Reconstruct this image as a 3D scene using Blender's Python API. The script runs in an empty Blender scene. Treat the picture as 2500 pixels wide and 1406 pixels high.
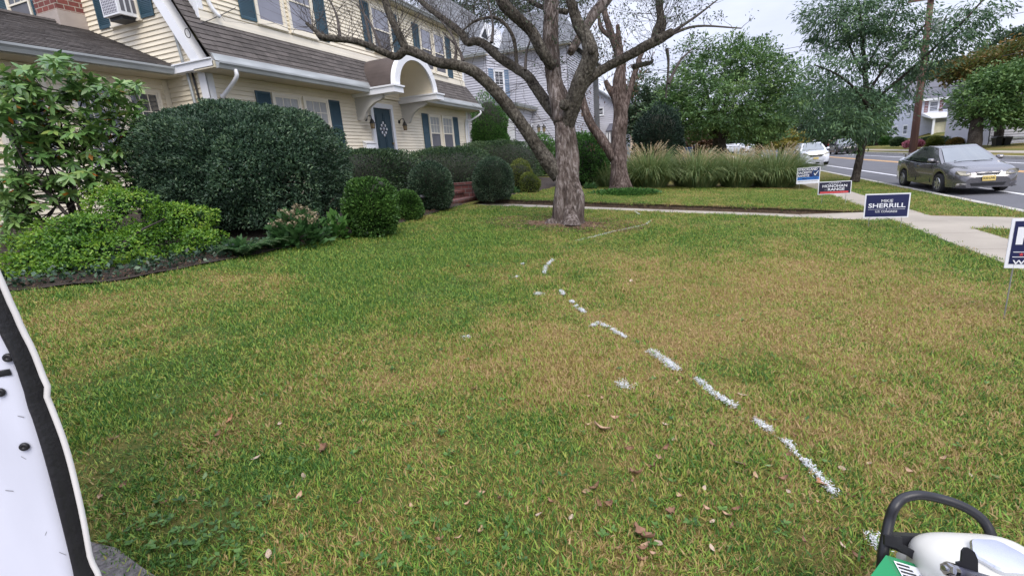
import bpy, bmesh, math, random
import numpy as np
from mathutils import Matrix, Vector
rnd = random.Random(7); RS = np.random.RandomState(11)
SC = bpy.context.scene; COL = SC.collection
ZO = 1.5                                   # camera height above the public sidewalk; all z below are relative to the eye
# ---------------------------------------------------------------- camera
F_PX, PITCH, ROLL, YAW = 1200.0, 0.248296, -0.0790842, 0.3821243
_cy, _sy = math.cos(YAW), math.sin(YAW)
FW = np.array([-_sy*math.cos(PITCH), _cy*math.cos(PITCH), -math.sin(PITCH)])
_r0 = np.array([_cy, _sy, 0.0]); _u0 = np.cross(_r0, FW)
RT = math.cos(ROLL)*_r0 + math.sin(ROLL)*_u0
UP = -math.sin(ROLL)*_r0 + math.cos(ROLL)*_u0
cam = bpy.data.cameras.new('camera'); cam.sensor_width = 36; cam.lens = 36*F_PX/2500; cam.clip_start = .05; cam.clip_end = 2000
cob = bpy.data.objects.new('camera', cam); COL.objects.link(cob)
cob.matrix_world = Matrix(((RT[0], UP[0], -FW[0], 0), (RT[1], UP[1], -FW[1], 0), (RT[2], UP[2], -FW[2], ZO), (0, 0, 0, 1)))
SC.camera = cob
# ---------------------------------------------------------------- sky and light (bright overcast)
SUN_EL, SUN_AZ = math.radians(52), math.radians(140)      # azimuth clockwise from +Y: behind right of the camera
W = bpy.data.worlds.new('World'); SC.world = W; W.use_nodes = True
nt = W.node_tree; nt.nodes.clear(); N = nt.nodes.new; LK = nt.links.new
out = N('ShaderNodeOutputWorld'); bg = N('ShaderNodeBackground'); sky = N('ShaderNodeTexSky'); sky.sky_type = 'NISHITA'
sky.sun_disc = False; sky.sun_elevation = SUN_EL; sky.sun_rotation = SUN_AZ; sky.air_density = 1.0; sky.dust_density = 3.0
tc = N('ShaderNodeTexCoord'); mp = N('ShaderNodeMapping'); mp.inputs['Scale'].default_value = (1.2, 1.2, 4.0)
nz = N('ShaderNodeTexNoise'); nz.inputs['Scale'].default_value = 1.6; nz.inputs['Detail'].default_value = 5; nz.inputs['Roughness'].default_value = .55
cr = N('ShaderNodeValToRGB'); cr.color_ramp.elements[0].position = .33; cr.color_ramp.elements[0].color = (3.55, 3.85, 5.15, 1)
cr.color_ramp.elements[1].position = .66; cr.color_ramp.elements[1].color = (5.7, 5.95, 7.0, 1)
sx = N('ShaderNodeSeparateXYZ'); mr = N('ShaderNodeMapRange'); mr.inputs[1].default_value = .34; mr.inputs[2].default_value = .95; mr.inputs[3].default_value = 1.0; mr.inputs[4].default_value = 2.25
vm = N('ShaderNodeVectorMath'); vm.operation = 'SCALE'
mx = N('ShaderNodeMixRGB'); mx.inputs[0].default_value = .9
LK(tc.outputs['Generated'], mp.inputs[0]); LK(mp.outputs[0], nz.inputs['Vector']); LK(nz.outputs['Fac'], cr.inputs[0])
LK(tc.outputs['Generated'], sx.inputs[0]); LK(sx.outputs['Z'], mr.inputs[0]); LK(cr.outputs[0], vm.inputs[0]); LK(mr.outputs[0], vm.inputs['Scale'])
LK(sky.outputs[0], mx.inputs[1]); LK(vm.outputs[0], mx.inputs[2]); LK(mx.outputs[0], bg.inputs[0])
bg.inputs[1].default_value = .132; LK(bg.outputs[0], out.inputs[0])
sun = bpy.data.lights.new('sun', 'SUN'); sun.energy = 1.75; sun.angle = math.radians(35); sun.color = (1, .93, .82)
so = bpy.data.objects.new('sun', sun); COL.objects.link(so)
sd = Vector((math.sin(SUN_AZ)*math.cos(SUN_EL), math.cos(SUN_AZ)*math.cos(SUN_EL), math.sin(SUN_EL)))
so.rotation_euler = (-sd).to_track_quat('-Z', 'Y').to_euler(); so.location = (6, -6, 12)
SC.view_settings.view_transform = 'Standard'; SC.view_settings.look = 'None'; SC.view_settings.exposure = 0.54; SC.view_settings.gamma = 1
try: SC.cycles.use_denoising = True; SC.cycles.max_bounces = 6; SC.cycles.transparent_max_bounces = 8; SC.cycles.use_fast_gi = False
except Exception: pass
# ---------------------------------------------------------------- pixel geometry (photograph 2500 x 1406), rel. to the eye
def ray(x, y):
    d = FW*F_PX + RT*(x-1250) - UP*(y-703); return d/np.linalg.norm(d)
def onX(x, y, v): d = ray(x, y); return d*v/d[0]
def onY(x, y, v): d = ray(x, y); return d*v/d[1]
def onZ(x, y, v): d = ray(x, y); return d*v/d[2]
def atd(x, y, fd): d = ray(x, y); return d*fd/(d@FW)
def onP(x, y, p, n): d = ray(x, y); return d*((np.asarray(p)@n)/(d@n))
def G(X, Y=0.0):
    X = np.asarray(X, float)
    return np.where(X < 2.8, -1.5 + .077*(2.8-np.maximum(X, -16)), -1.5)
def ground(x, y):
    d = ray(x, y)
    for t in np.geomspace(.5, 300, 5000):
        if d[2]*t < G(d[0]*t): break
    return d*t
# ---------------------------------------------------------------- objects
def tag(o, label=None, cat=None, group=None, kind=None):
    if label: o['label'] = label
    if cat: o['category'] = cat
    if group: o['group'] = group
    if kind: o['kind'] = kind
    return o
WLOC = {}
def thing(name, loc, label, cat, group=None, rz=0.0):
    o = bpy.data.objects.new(name, None); COL.objects.link(o); o.empty_display_size = .2
    o.location = (loc[0], loc[1], loc[2]+ZO); o.rotation_euler = (0, 0, rz); WLOC[o.name] = np.array(loc, float)
    return tag(o, label, cat, group)
def make(name, V, Fc, mat, parent=None, smooth=False, tint=None, midx=None, local=False, sharp=None):
    """one mesh object. V: n x 3 rel. to the eye (or local to the parent), Fc: list of faces or an int array n x k"""
    V = np.asarray(V, np.float32).reshape(-1, 3)
    if not local:
        V = V.copy()
        if parent is not None:
            r = parent
            V -= WLOC[r.name].astype(np.float32)
        else: V[:, 2] += ZO
    me = bpy.data.meshes.new(name)
    if isinstance(Fc, np.ndarray):
        n, k = Fc.shape
        me.vertices.add(len(V)); me.vertices.foreach_set('co', V.ravel())
        me.loops.add(n*k); me.loops.foreach_set('vertex_index', Fc.astype(np.int32).ravel())
        me.polygons.add(n); me.polygons.foreach_set('loop_start', np.arange(0, n*k, k, dtype=np.int32))
        me.update(calc_edges=True)
    else:
        me.from_pydata(V.tolist(), [], [list(f) for f in Fc]); me.update()
    for m in (mat if isinstance(mat, (list, tuple)) else [mat]): me.materials.append(m)
    if midx is not None: me.polygons.foreach_set('material_index', np.asarray(midx, np.int32))
    if smooth: me.polygons.foreach_set('use_smooth', np.ones(len(me.polygons), bool))
    if tint is not None:
        a = me.attributes.new('tint', 'FLOAT', 'FACE'); a.data.foreach_set('value', np.asarray(tint, np.float32))
    if sharp is not None and smooth:
        try: me.set_sharp_from_angle(angle=math.radians(sharp))
        except Exception: pass
    o = bpy.data.objects.new(name, me); COL.objects.link(o)
    if parent is not None:
        o.parent = parent
        WLOC[o.name] = WLOC.get(parent.name, np.zeros(3))
    else: WLOC[o.name] = np.zeros(3)
    return o
class MB:
    def __init__(s): s.v = []; s.f = []; s.m = []; s.t = []
    def poly(s, pts, m=0, t=.5):
        b = len(s.v); s.v += [tuple(map(float, p)) for p in pts]; s.f.append(tuple(range(b, b+len(pts)))); s.m.append(m); s.t.append(t); return s
    def box(s, x0, x1, y0, y1, z0, z1, m=0, t=.5):
        x0, x1 = min(x0, x1), max(x0, x1); y0, y1 = min(y0, y1), max(y0, y1); z0, z1 = min(z0, z1), max(z0, z1)
        b = len(s.v); s.v += [(x, y, z) for z in (z0, z1) for (x, y) in ((x0, y0), (x1, y0), (x1, y1), (x0, y1))]
        for q in ((3, 2, 1, 0), (4, 5, 6, 7), (0, 1, 5, 4), (1, 2, 6, 5), (2, 3, 7, 6), (3, 0, 4, 7)):
            s.f.append(tuple(b+i for i in q)); s.m.append(m); s.t.append(t)
        return s
    def hexa(s, bot, top, m=0, t=.5):
        b = len(s.v); n = len(bot); s.v += [tuple(map(float, p)) for p in list(bot)+list(top)]
        fs = [tuple(b+i for i in reversed(range(n))), tuple(b+n+i for i in range(n))]
        fs += [(b+i, b+(i+1) % n, b+n+(i+1) % n, b+n+i) for i in range(n)]
        s.f += fs; s.m += [m]*len(fs); s.t += [t]*len(fs); return s
    def tube(s, P, R, n=8, m=0, cap=True, t=.5, rough=0.0, flute=None):
        P = np.asarray(P, float); R = np.broadcast_to(np.asarray(R, float), (len(P),)); k = len(P)
        T = np.gradient(P, axis=0); T /= np.linalg.norm(T, axis=1)[:, None]+1e-9
        ref = np.array([0, 0, 1.0]) if abs(T[0, 2]) < .8 else np.array([1.0, 0, 0])
        b = len(s.v); prevA = None
        for i in range(k):
            A = np.cross(T[i], ref) if prevA is None else prevA - T[i]*(prevA@T[i])
            A /= np.linalg.norm(A)+1e-9; B = np.cross(T[i], A); prevA = A
            for j in range(n):
                th = 2*math.pi*j/n; r = R[i]
                if flute: r *= flute(th, i, P[i])
                if rough: r *= 1+rough*(rnd.random()-.5)*2
                s.v.append(tuple(P[i]+r*(math.cos(th)*A+math.sin(th)*B)))
        for i in range(k-1):
            for j in range(n):
                s.f.append((b+i*n+j, b+i*n+(j+1) % n, b+(i+1)*n+(j+1) % n, b+(i+1)*n+j)); s.m.append(m); s.t.append(t)
        if cap and n > 2:
            s.f.append(tuple(b+j for j in reversed(range(n)))); s.f.append(tuple(b+(k-1)*n+j for j in range(n))); s.m += [m, m]; s.t += [t, t]
        return s
    def lathe(s, c, prof, n=16, m=0, axis='z', t=.5, caps=True):
        b = len(s.v); k = len(prof)
        for (r, h) in prof:
            for j in range(n):
                th = 2*math.pi*j/n; a, q = r*math.cos(th), r*math.sin(th)
                s.v.append({'z': (c[0]+a, c[1]+q, c[2]+h), 'x': (c[0]+h, c[1]+a, c[2]+q), 'y': (c[0]+a, c[1]+h, c[2]+q)}[axis])
        for i in range(k-1):
            for j in range(n): s.f.append((b+i*n+j, b+i*n+(j+1) % n, b+(i+1)*n+(j+1) % n, b+(i+1)*n+j)); s.m.append(m); s.t.append(t)
        if caps: s.f.append(tuple(b+j for j in reversed(range(n)))); s.f.append(tuple(b+(k-1)*n+j for j in range(n))); s.m += [m, m]; s.t += [t, t]
        return s
    def build(s, name, mat, parent=None, smooth=False, local=False, sharp=None):
        return make(name, s.v, s.f, mat, parent, smooth, s.t, s.m, local, sharp)
def smooth_path(P, R, per=6):
    """Catmull-Rom through the points"""
    P = np.asarray(P, float); R = np.asarray(R, float); n = len(P)
    Q = np.vstack([2*P[0]-P[1], P, 2*P[-1]-P[-2]]); o = []; rr = []
    for i in range(n-1):
        p0, p1, p2, p3 = Q[i:i+4]
        for k in range(per):
            u = k/per; o.append(.5*((2*p1)+(-p0+p2)*u+(2*p0-5*p1+4*p2-p3)*u*u+(-p0+3*p1-3*p2+p3)*u**3)); rr.append(R[i]*(1-u)+R[i+1]*u)
    o.append(P[-1]); rr.append(R[-1]); return np.array(o), np.array(rr)
# ---------------------------------------------------------------- noise
_H = RS.rand(4096).astype(np.float32)
def vnoise(P, s=1.0):
    P = np.asarray(P, float)*s; I = np.floor(P).astype(int); f = P-I; f = f*f*(3-2*f); o = 0
    for dx in (0, 1):
        for dy in (0, 1):
            for dz in (0, 1):
                h = _H[((I[:, 0]+dx)*73 ^ (I[:, 1]+dy)*1553 ^ (I[:, 2]+dz)*317) & 4095]
                o = o + h*np.where(dx, f[:, 0], 1-f[:, 0])*np.where(dy, f[:, 1], 1-f[:, 1])*np.where(dz, f[:, 2], 1-f[:, 2])
    return o
def unit(A): return A/(np.linalg.norm(A, axis=-1, keepdims=True)+1e-9)
# ---------------------------------------------------------------- materials
MATS = {}
def bsdf(m): return m.node_tree.nodes['Principled BSDF']
def mat(name, col, rough=.6, metal=0.0, var=.12, vs=3.0, bump=0.0, bs=40.0, spec=.5, stretch=None, var2=None, tint=0.0, obj=False):
    if name in MATS: return MATS[name]
    m = bpy.data.materials.new(name); m.use_nodes = True; t = m.node_tree; b = bsdf(m); MATS[name] = m
    b.inputs['Roughness'].default_value = rough; b.inputs['Metallic'].default_value = metal; b.inputs['Specular IOR Level'].default_value = spec
    n = t.nodes.new; l = t.links.new
    if obj: pos = n('ShaderNodeTexCoord').outputs['Object']
    else: pos = n('ShaderNodeNewGeometry').outputs['Position']
    if stretch:
        mp = n('ShaderNodeMapping'); mp.inputs['Scale'].default_value = stretch; l(pos, mp.inputs[0]); pos = mp.outputs[0]
    nz = n('ShaderNodeTexNoise'); nz.inputs['Scale'].default_value = vs; nz.inputs['Detail'].default_value = 6; l(pos, nz.inputs['Vector'])
    r = n('ShaderNodeValToRGB'); r.color_ramp.elements[0].position = .3; r.color_ramp.elements[1].position = .7
    c0 = tuple(max(0, c*(1-var)) for c in col); c1 = tuple(c*(1+var) for c in col) if var2 is None else var2
    r.color_ramp.elements[0].color = (*c0, 1); r.color_ramp.elements[1].color = (*c1, 1); l(nz.outputs['Fac'], r.inputs[0]); cs = r.outputs[0]
    if tint:
        a = n('ShaderNodeAttribute'); a.attribute_name = 'tint'; mr = n('ShaderNodeMapRange'); mr.inputs[3].default_value = 1-tint; mr.inputs[4].default_value = 1+tint
        l(a.outputs['Fac'], mr.inputs[0]); vm = n('ShaderNodeVectorMath'); vm.operation = 'SCALE'; l(cs, vm.inputs[0]); l(mr.outputs[0], vm.inputs['Scale']); cs = vm.outputs[0]
    l(cs, b.inputs['Base Color'])
    if bump:
        n2 = n('ShaderNodeTexNoise'); n2.inputs['Scale'].default_value = bs; n2.inputs['Detail'].default_value = 4; l(pos, n2.inputs['Vector'])
        bp = n('ShaderNodeBump'); bp.inputs['Strength'].default_value = bump; bp.inputs['Distance'].default_value = .02; l(n2.outputs['Fac'], bp.inputs['Height']); l(bp.outputs[0], b.inputs['Normal'])
    return m
def leafmat(name, cols, rough=.5, trans=.3, spec=.35):
    """leaf colours run over the per-leaf 'tint' value"""
    m = bpy.data.materials.new(name); m.use_nodes = True; t = m.node_tree; b = bsdf(m); n = t.nodes.new; l = t.links.new
    a = n('ShaderNodeAttribute'); a.attribute_name = 'tint'; r = n('ShaderNodeValToRGB')
    e = r.color_ramp.elements; e[0].position = 0; e[0].color = (*cols[0], 1); e[1].position = 1; e[1].color = (*cols[-1], 1)
    for i, c in enumerate(cols[1:-1]): x = e.new((i+1)/(len(cols)-1)); x.color = (*c, 1)
    l(a.outputs['Fac'], r.inputs[0]); l(r.outputs[0], b.inputs['Base Color']); b.inputs['Roughness'].default_value = rough; b.inputs['Specular IOR Level'].default_value = spec
    tr = n('ShaderNodeBsdfTranslucent'); l(r.outputs[0], tr.inputs['Color']); ms = n('ShaderNodeMixShader'); ms.inputs[0].default_value = trans
    l(b.outputs[0], ms.inputs[1]); l(tr.outputs[0], ms.inputs[2]); l(ms.outputs[0], t.nodes['Material Output'].inputs['Surface']); MATS[name] = m
    return m
def glassmat(name, base=(.02, .025, .03), rough=.04, ior=1.9):
    m = bpy.data.materials.new(name); m.use_nodes = True; b = bsdf(m); MATS[name] = m; t = m.node_tree
    b.inputs['Roughness'].default_value = rough; b.inputs['IOR'].default_value = ior
    n = t.nodes.new; l = t.links.new; g = n('ShaderNodeNewGeometry'); nz = n('ShaderNodeTexNoise'); nz.inputs['Scale'].default_value = 1.5; l(g.outputs['Position'], nz.inputs['Vector'])
    r = n('ShaderNodeValToRGB'); r.color_ramp.elements[0].color = (*[c*.6 for c in base], 1); r.color_ramp.elements[1].color = (*[c*1.4 for c in base], 1)
    l(nz.outputs['Fac'], r.inputs[0]); l(r.outputs[0], b.inputs['Base Color'])
    bp = n('ShaderNodeBump'); bp.inputs['Strength'].default_value = .02; l(nz.outputs['Fac'], bp.inputs['Height']); l(bp.outputs[0], b.inputs['Normal'])
    return m
M_SIDING = mat('cream_siding', (.81, .735, .585), .55, var=.09, vs=.9, bump=.05, bs=25, tint=.05)
M_TRIM = mat('cream_trim', (.80, .74, .62), .5, var=.05, vs=1.5)
M_WHITE = mat('white_paint', (.78, .79, .82), .45, var=.05, vs=1.2)
M_BRACKET = mat('grey_painted_wood', (.50, .49, .46), .55, var=.05, vs=2)
M_GUTTER = mat('weathered_aluminium', (.37, .39, .39), .45, metal=.2, var=.22, vs=2.2, stretch=(1, .6, 4))
M_SOFFIT = mat('soffit_paint', (.55, .50, .38), .7, var=.06)
M_SHINGLE = mat('brown_shingle', (.098, .086, .080), .9, var=.18, vs=9, bump=.35, bs=160, tint=.24)
M_SHINGLE_DARK = mat('felt_roofing', (.085, .066, .06), .85, var=.2, vs=2.2, bump=.25, bs=120)
M_GREYROOF = mat('grey_shingle', (.16, .168, .185), .9, var=.12, vs=6, bump=.3, bs=90, tint=.16)
M_SHUTTER = mat('blue_shutter', (.030, .075, .105), .5, var=.14, vs=2)
M_DOOR = mat('door_paint', (.018, .048, .068), .4, var=.1, vs=2)
M_GLASS = glassmat('window_glass', (.05, .055, .065))
M_GLASSUP = glassmat('reflection_tinted_glass', (.20, .20, .24), .06, 2.2)  # grey sky reflection put into the base colour of the upper panes
M_SCREEN = mat('insect_screen', (.13, .13, .15), .8, var=.12)
M_CURTAIN = mat('curtain_behind_glass', (.34, .34, .33), .35, var=.25, vs=7, stretch=(1, 9, .5), spec=.8)
M_BRICK = None
def brickmat(name, c1, c2, mortar, scale, bw=.5, rh=.25, axis=None):
    m = bpy.data.materials.new(name); m.use_nodes = True; t = m.node_tree; b = bsdf(m); n = t.nodes.new; l = t.links.new
    g = n('ShaderNodeNewGeometry'); sp = n('ShaderNodeSeparateXYZ'); l(g.outputs['Position'], sp.inputs[0]); ad = n('ShaderNodeMath'); l(sp.outputs[0], ad.inputs[0]); l(sp.outputs[1], ad.inputs[1])
    cb = n('ShaderNodeCombineXYZ'); l(ad.outputs[0], cb.inputs[0]); l(sp.outputs[2], cb.inputs[1])
    br = n('ShaderNodeTexBrick'); l(cb.outputs[0], br.inputs['Vector']); br.inputs['Color1'].default_value = (*c1, 1); br.inputs['Color2'].default_value = (*c2, 1); br.inputs['Mortar'].default_value = (*mortar, 1)
    br.inputs['Scale'].default_value = scale; br.inputs['Mortar Size'].default_value = .022; br.inputs['Brick Width'].default_value = bw; br.inputs['Row Height'].default_value = rh; br.inputs['Bias'].default_value = -.1
    nz = n('ShaderNodeTexNoise'); nz.inputs['Scale'].default_value = 14; l(g.outputs['Position'], nz.inputs['Vector']); mx = n('ShaderNodeMixRGB'); mx.blend_type = 'MULTIPLY'; mx.inputs[0].default_value = .5
    rr = n('ShaderNodeValToRGB'); rr.color_ramp.elements[0].position = .3; rr.color_ramp.elements[0].color = (.5, .5, .5, 1); rr.color_ramp.elements[1].color = (1.2, 1.2, 1.2, 1); l(nz.outputs['Fac'], rr.inputs[0])
    l(br.outputs[0], mx.inputs[1]); l(rr.outputs[0], mx.inputs[2]); l(mx.outputs[0], b.inputs['Base Color']); b.inputs['Roughness'].default_value = .9
    bp = n('ShaderNodeBump'); bp.inputs['Strength'].default_value = .5; bp.inputs['Distance'].default_value = .01; bp.invert = True; l(br.outputs['Fac'], bp.inputs['Height']); l(bp.outputs[0], b.inputs['Normal'])
    return m
M_BRICK = brickmat('red_brick', (.26, .075, .06), (.17, .05, .045), (.42, .36, .30), 2.3)
M_STEPBRICK = brickmat('step_brick', (.17, .06, .05), (.10, .04, .035), (.16, .13, .12), 2.4)
M_CONC = mat('pavement_concrete', (.315, .28, .23), .9, var=.16, vs=1.1, bump=.2, bs=70)
M_CONC2 = mat('kerb_concrete', (.42, .40, .36), .9, var=.15, vs=2, bump=.2, bs=60)
M_ROAD = mat('street_asphalt', (.105, .105, .115), .85, var=.10, vs=1.5, bump=.3, bs=140, stretch=(1, .3, 1))
M_DRIVE = mat('gravelly_asphalt', (.15, .135, .125), .95, var=.45, vs=55, bump=.8, bs=80)
M_LINEW = mat('white_road_paint', (.68, .68, .70), .7, var=.12, vs=8)
M_LINEY = mat('yellow_road_paint', (.75, .42, .14), .7, var=.12, vs=8)
M_SOIL = mat('dark_soil', (.062, .042, .026), 1, var=.5, vs=22, bump=.8, bs=60)
M_MULCH = mat('mulch', (.032, .022, .015), 1, var=.55, vs=30, bump=1, bs=45)
M_BLACK = mat('black_plastic', (.012, .012, .014), .45, var=.2)
M_IRON = mat('black_iron', (.02, .018, .016), .5, var=.2)
# ================================================================ ground
_patch = [(1850, 690, .42, 1.5), (1700, 770, .3, .9), (2050, 880, .22, .7), (330, 765, .42, .7), (130, 860, .3, .5), (600, 690, .3, .6), (1330, 860, .25, .6), (950, 920, .25, .4), (1560, 830, .2, .5), (2150, 760, .2, .6),
          (900, 640, -.42, 1.3), (1150, 560, -.3, 1.3), (700, 760, -.2, .5), (2420, 650, -.5, .32), (2250, 580, -.35, .35), (600, 1250, -.22, .35), (1150, 1270, -.15, .3), (1750, 505, .22, .8), (2000, 620, .12, .8), (1350, 800, .1, .8)]
_patch += [(700, 820, -.22, .9), (1000, 620, -.25, 1.2), (450, 1000, -.15, .5), (1900, 700, .18, 1.6), (1500, 1100, .14, .5), (2200, 1000, .16, .6)]
PATCH = [(*ground(a, b)[:2], c, r) for a, b, c, r in _patch]
def dryness(X, Y):
    P = np.stack([X, Y, np.zeros_like(X)], 1)
    d = .31 + .42*(vnoise(P, .55)-.5) + .55*(vnoise(P+7, 1.9)-.5) + .6*(vnoise(P+31, 6.0)-.5) + .35*(vnoise(P+57, 14.0)-.5)
    for x, y, a, r in PATCH: d += .72*a*np.exp(-((X-x)**2+(Y-y)**2)/(2*r*r))
    return np.clip(d, 0, 1)
def lawnmat(name, blade):
    m = bpy.data.materials.new(name); m.use_nodes = True; t = m.node_tree; b = bsdf(m); n = t.nodes.new; l = t.links.new
    a = n('ShaderNodeAttribute'); a.attribute_name = 'dry'
    if blade: a.attribute_type = 'INSTANCER'
    fac = a.outputs['Fac']
    if blade:
        a2 = n('ShaderNodeAttribute'); a2.attribute_name = 'tint'
        m1 = n('ShaderNodeMath'); m1.operation = 'MULTIPLY_ADD'; m1.inputs[1].default_value = 1.15; m1.inputs[2].default_value = -.57; l(a2.outputs['Fac'], m1.inputs[0])
        m2 = n('ShaderNodeMath'); l(m1.outputs[0], m2.inputs[0]); l(fac, m2.inputs[1]); fac = m2.outputs[0]
    else:
        g = n('ShaderNodeNewGeometry'); nz = n('ShaderNodeTexNoise'); nz.inputs['Scale'].default_value = 38; nz.inputs['Detail'].default_value = 8; nz.inputs['Roughness'].default_value = .75; l(g.outputs['Position'], nz.inputs['Vector'])
        m1 = n('ShaderNodeMath'); m1.operation = 'MULTIPLY_ADD'; m1.inputs[1].default_value = 2.2; m1.inputs[2].default_value = -1.0; l(nz.outputs['Fac'], m1.inputs[0])
        m2 = n('ShaderNodeMath'); l(m1.outputs[0], m2.inputs[0]); l(fac, m2.inputs[1]); fac = m2.outputs[0]
    r = n('ShaderNodeValToRGB'); e = r.color_ramp.elements
    stops = [(0.0, (.06, .145, .026)), (.24, (.185, .335, .048)), (.50, (.31, .37, .066)), (.76, (.335, .235, .08)), (1.0, (.43, .305, .145))] if blade else [(0, (.06, .085, .022)), (.5, (.14, .125, .036)), (1, (.22, .15, .065))]
    e[0].position, e[0].color = stops[0][0], (*stops[0][1], 1); e[1].position, e[1].color = stops[-1][0], (*stops[-1][1], 1)
    for p, c in stops[1:-1]: x = e.new(p); x.color = (*c, 1)
    l(fac, r.inputs[0]); l(r.outputs[0], b.inputs['Base Color']); b.inputs['Roughness'].default_value = .6 if blade else .95; b.inputs['Specular IOR Level'].default_value = .3 if blade else .1
    if blade:
        tr = n('ShaderNodeBsdfTranslucent'); l(r.outputs[0], tr.inputs['Color']); ms = n('ShaderNodeMixShader'); ms.inputs[0].default_value = .3
        l(b.outputs[0], ms.inputs[1]); l(tr.outputs[0], ms.inputs[2]); l(ms.outputs[0], t.nodes['Material Output'].inputs['Surface'])
    else:
        bp = n('ShaderNodeBump'); bp.inputs['Strength'].default_value = .8; bp.inputs['Distance'].default_value = .02; l(nz.outputs['Fac'], bp.inputs['Height']); l(bp.outputs[0], b.inputs['Normal'])
    return m
M_LAWN = lawnmat('lawn_thatch', False); M_BLADE = lawnmat('grass_blade', True)
def Gz(X, Y):
    X = np.asarray(X, float); z = G(X).copy()
    z = np.where((X > 3.8) & (X < 5.6), -1.5-.06*(X-3.8), z); z = np.where(X > 16, -1.5 + np.clip(.3*(X-24.5), 0, 1.05), z)
    return z
def grid(name, xs, ys, m, bump=.012, dz=0.0):
    A, B = np.meshgrid(xs, ys); X, Y = A.ravel(), B.ravel(); P = np.stack([X, Y, 0*X], 1)
    Z = Gz(X, Y) + dz + bump*(vnoise(P, 3)-.5)*2
    nx = len(xs); i = np.arange(len(xs)-1); j = np.arange(len(ys)-1); II, JJ = np.meshgrid(i, j); b = (JJ*nx+II).ravel()
    F = np.stack([b, b+1, b+nx+1, b+nx], 1); o = make(name, np.stack([X, Y, Z], 1), F, m, smooth=True)
    a = o.data.attributes.new('dry', 'FLOAT', 'POINT'); a.data.foreach_set('value', dryness(X, Y).astype(np.float32)); tag(o, kind='structure'); return o
def lin(a, b, s): return np.linspace(a, b, max(2, int(round((b-a)/s))+1))
o = make('ground', [(-900, -900, -1.95), (900, -900, -1.95), (900, 900, -1.95), (-900, 900, -1.95)], [(0, 1, 2, 3)], mat('far_ground', (.06, .085, .03), 1)); tag(o, kind='structure')
WY0, WY1 = 10.62, 11.75                       # the sunken front walk
grid('lawn', lin(-16, 3.12, .12), lin(.73, WY0, .12), M_LAWN)
grid('lawn', lin(-5.3, 3.12, .14), lin(WY1, 22, .16), M_LAWN, dz=.03)
grid('lawn', lin(-16, -5.3, .5), lin(WY0+.0, 22, .5), M_LAWN, dz=-.01)
grid('lawn', lin(-40, 3.12, 1.0), lin(22, 140, 2.0), M_LAWN)
grid('lawn', lin(-40, -16, 2.0), lin(-10, 22, 2.0), M_LAWN)
AP0, AP1 = 9.45, 10.95                        # path crossing the verge
grid('verge', lin(3.80, 5.46, .14), lin(-6, AP0, .2), M_LAWN); grid('verge', lin(3.80, 5.46, .14), lin(AP1, 60, .25), M_LAWN); grid('verge', lin(3.80, 5.46, .3), lin(60, 160, 2), M_LAWN)
grid('far_verge', lin(13.62, 14.9, .3), lin(-10, 160, 1.5), M_LAWN); grid('far_lawn', lin(16.1, 90, 1.0), lin(-10, 220, 3), M_LAWN)
def slab(name, x0, x1, ys, m, z1, z0=-1.9, joint=.012, fz=None):
    mb = MB()
    for a, b in zip(ys[:-1], ys[1:]):
        mb.box(x0, x1, a+joint/2, b-joint/2, z0, z1, t=rnd.random())
    mb.box(x0+.01, x1-.01, ys[0], ys[-1], z0, z1-.02); return tag(mb.build(name, m), kind='structure')
slab('sidewalk', 3.12, 3.80, list(np.arange(-6, 160, 1.25)), M_CONC, -1.492)
mb = MB(); mb.hexa([(3.8, AP0, -1.9), (5.46, AP0, -1.9), (5.46, AP1, -1.9), (3.8, AP1, -1.9)], [(3.8, AP0, -1.494), (5.46, AP0, -1.590), (5.46, AP1, -1.590), (3.8, AP1, -1.494)]); tag(mb.build('verge_path', M_CONC), kind='structure')
slab('kerb', 5.46, 5.60, list(np.arange(-6, 160, 2.5)), M_CONC2, -1.585)
slab('far_kerb', 13.45, 13.62, list(np.arange(-10, 160, 3)), M_CONC2, -1.49)
slab('far_sidewalk', 14.9, 16.1, list(np.arange(-10, 160, 1.5)), M_CONC, -1.49)
tag(make('street', [(5.6, -30, -1.62), (13.45, -30, -1.62), (13.45, 260, -1.62), (5.6, 260, -1.62)], [(0, 1, 2, 3)], M_ROAD), kind='structure')
def line(name, x0, x1, m): tag(make(name, [(x0, -30, -1.614), (x1, -30, -1.614), (x1, 260, -1.614), (x0, 260, -1.614)], [(0, 1, 2, 3)], m), kind='structure')
line('road_marking', 6.84, 6.97, M_LINEW); line('road_marking', 12.05, 12.18, M_LINEW); line('road_marking', 9.90, 10.01, M_LINEY); line('road_marking', 10.13, 10.24, M_LINEY)
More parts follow.
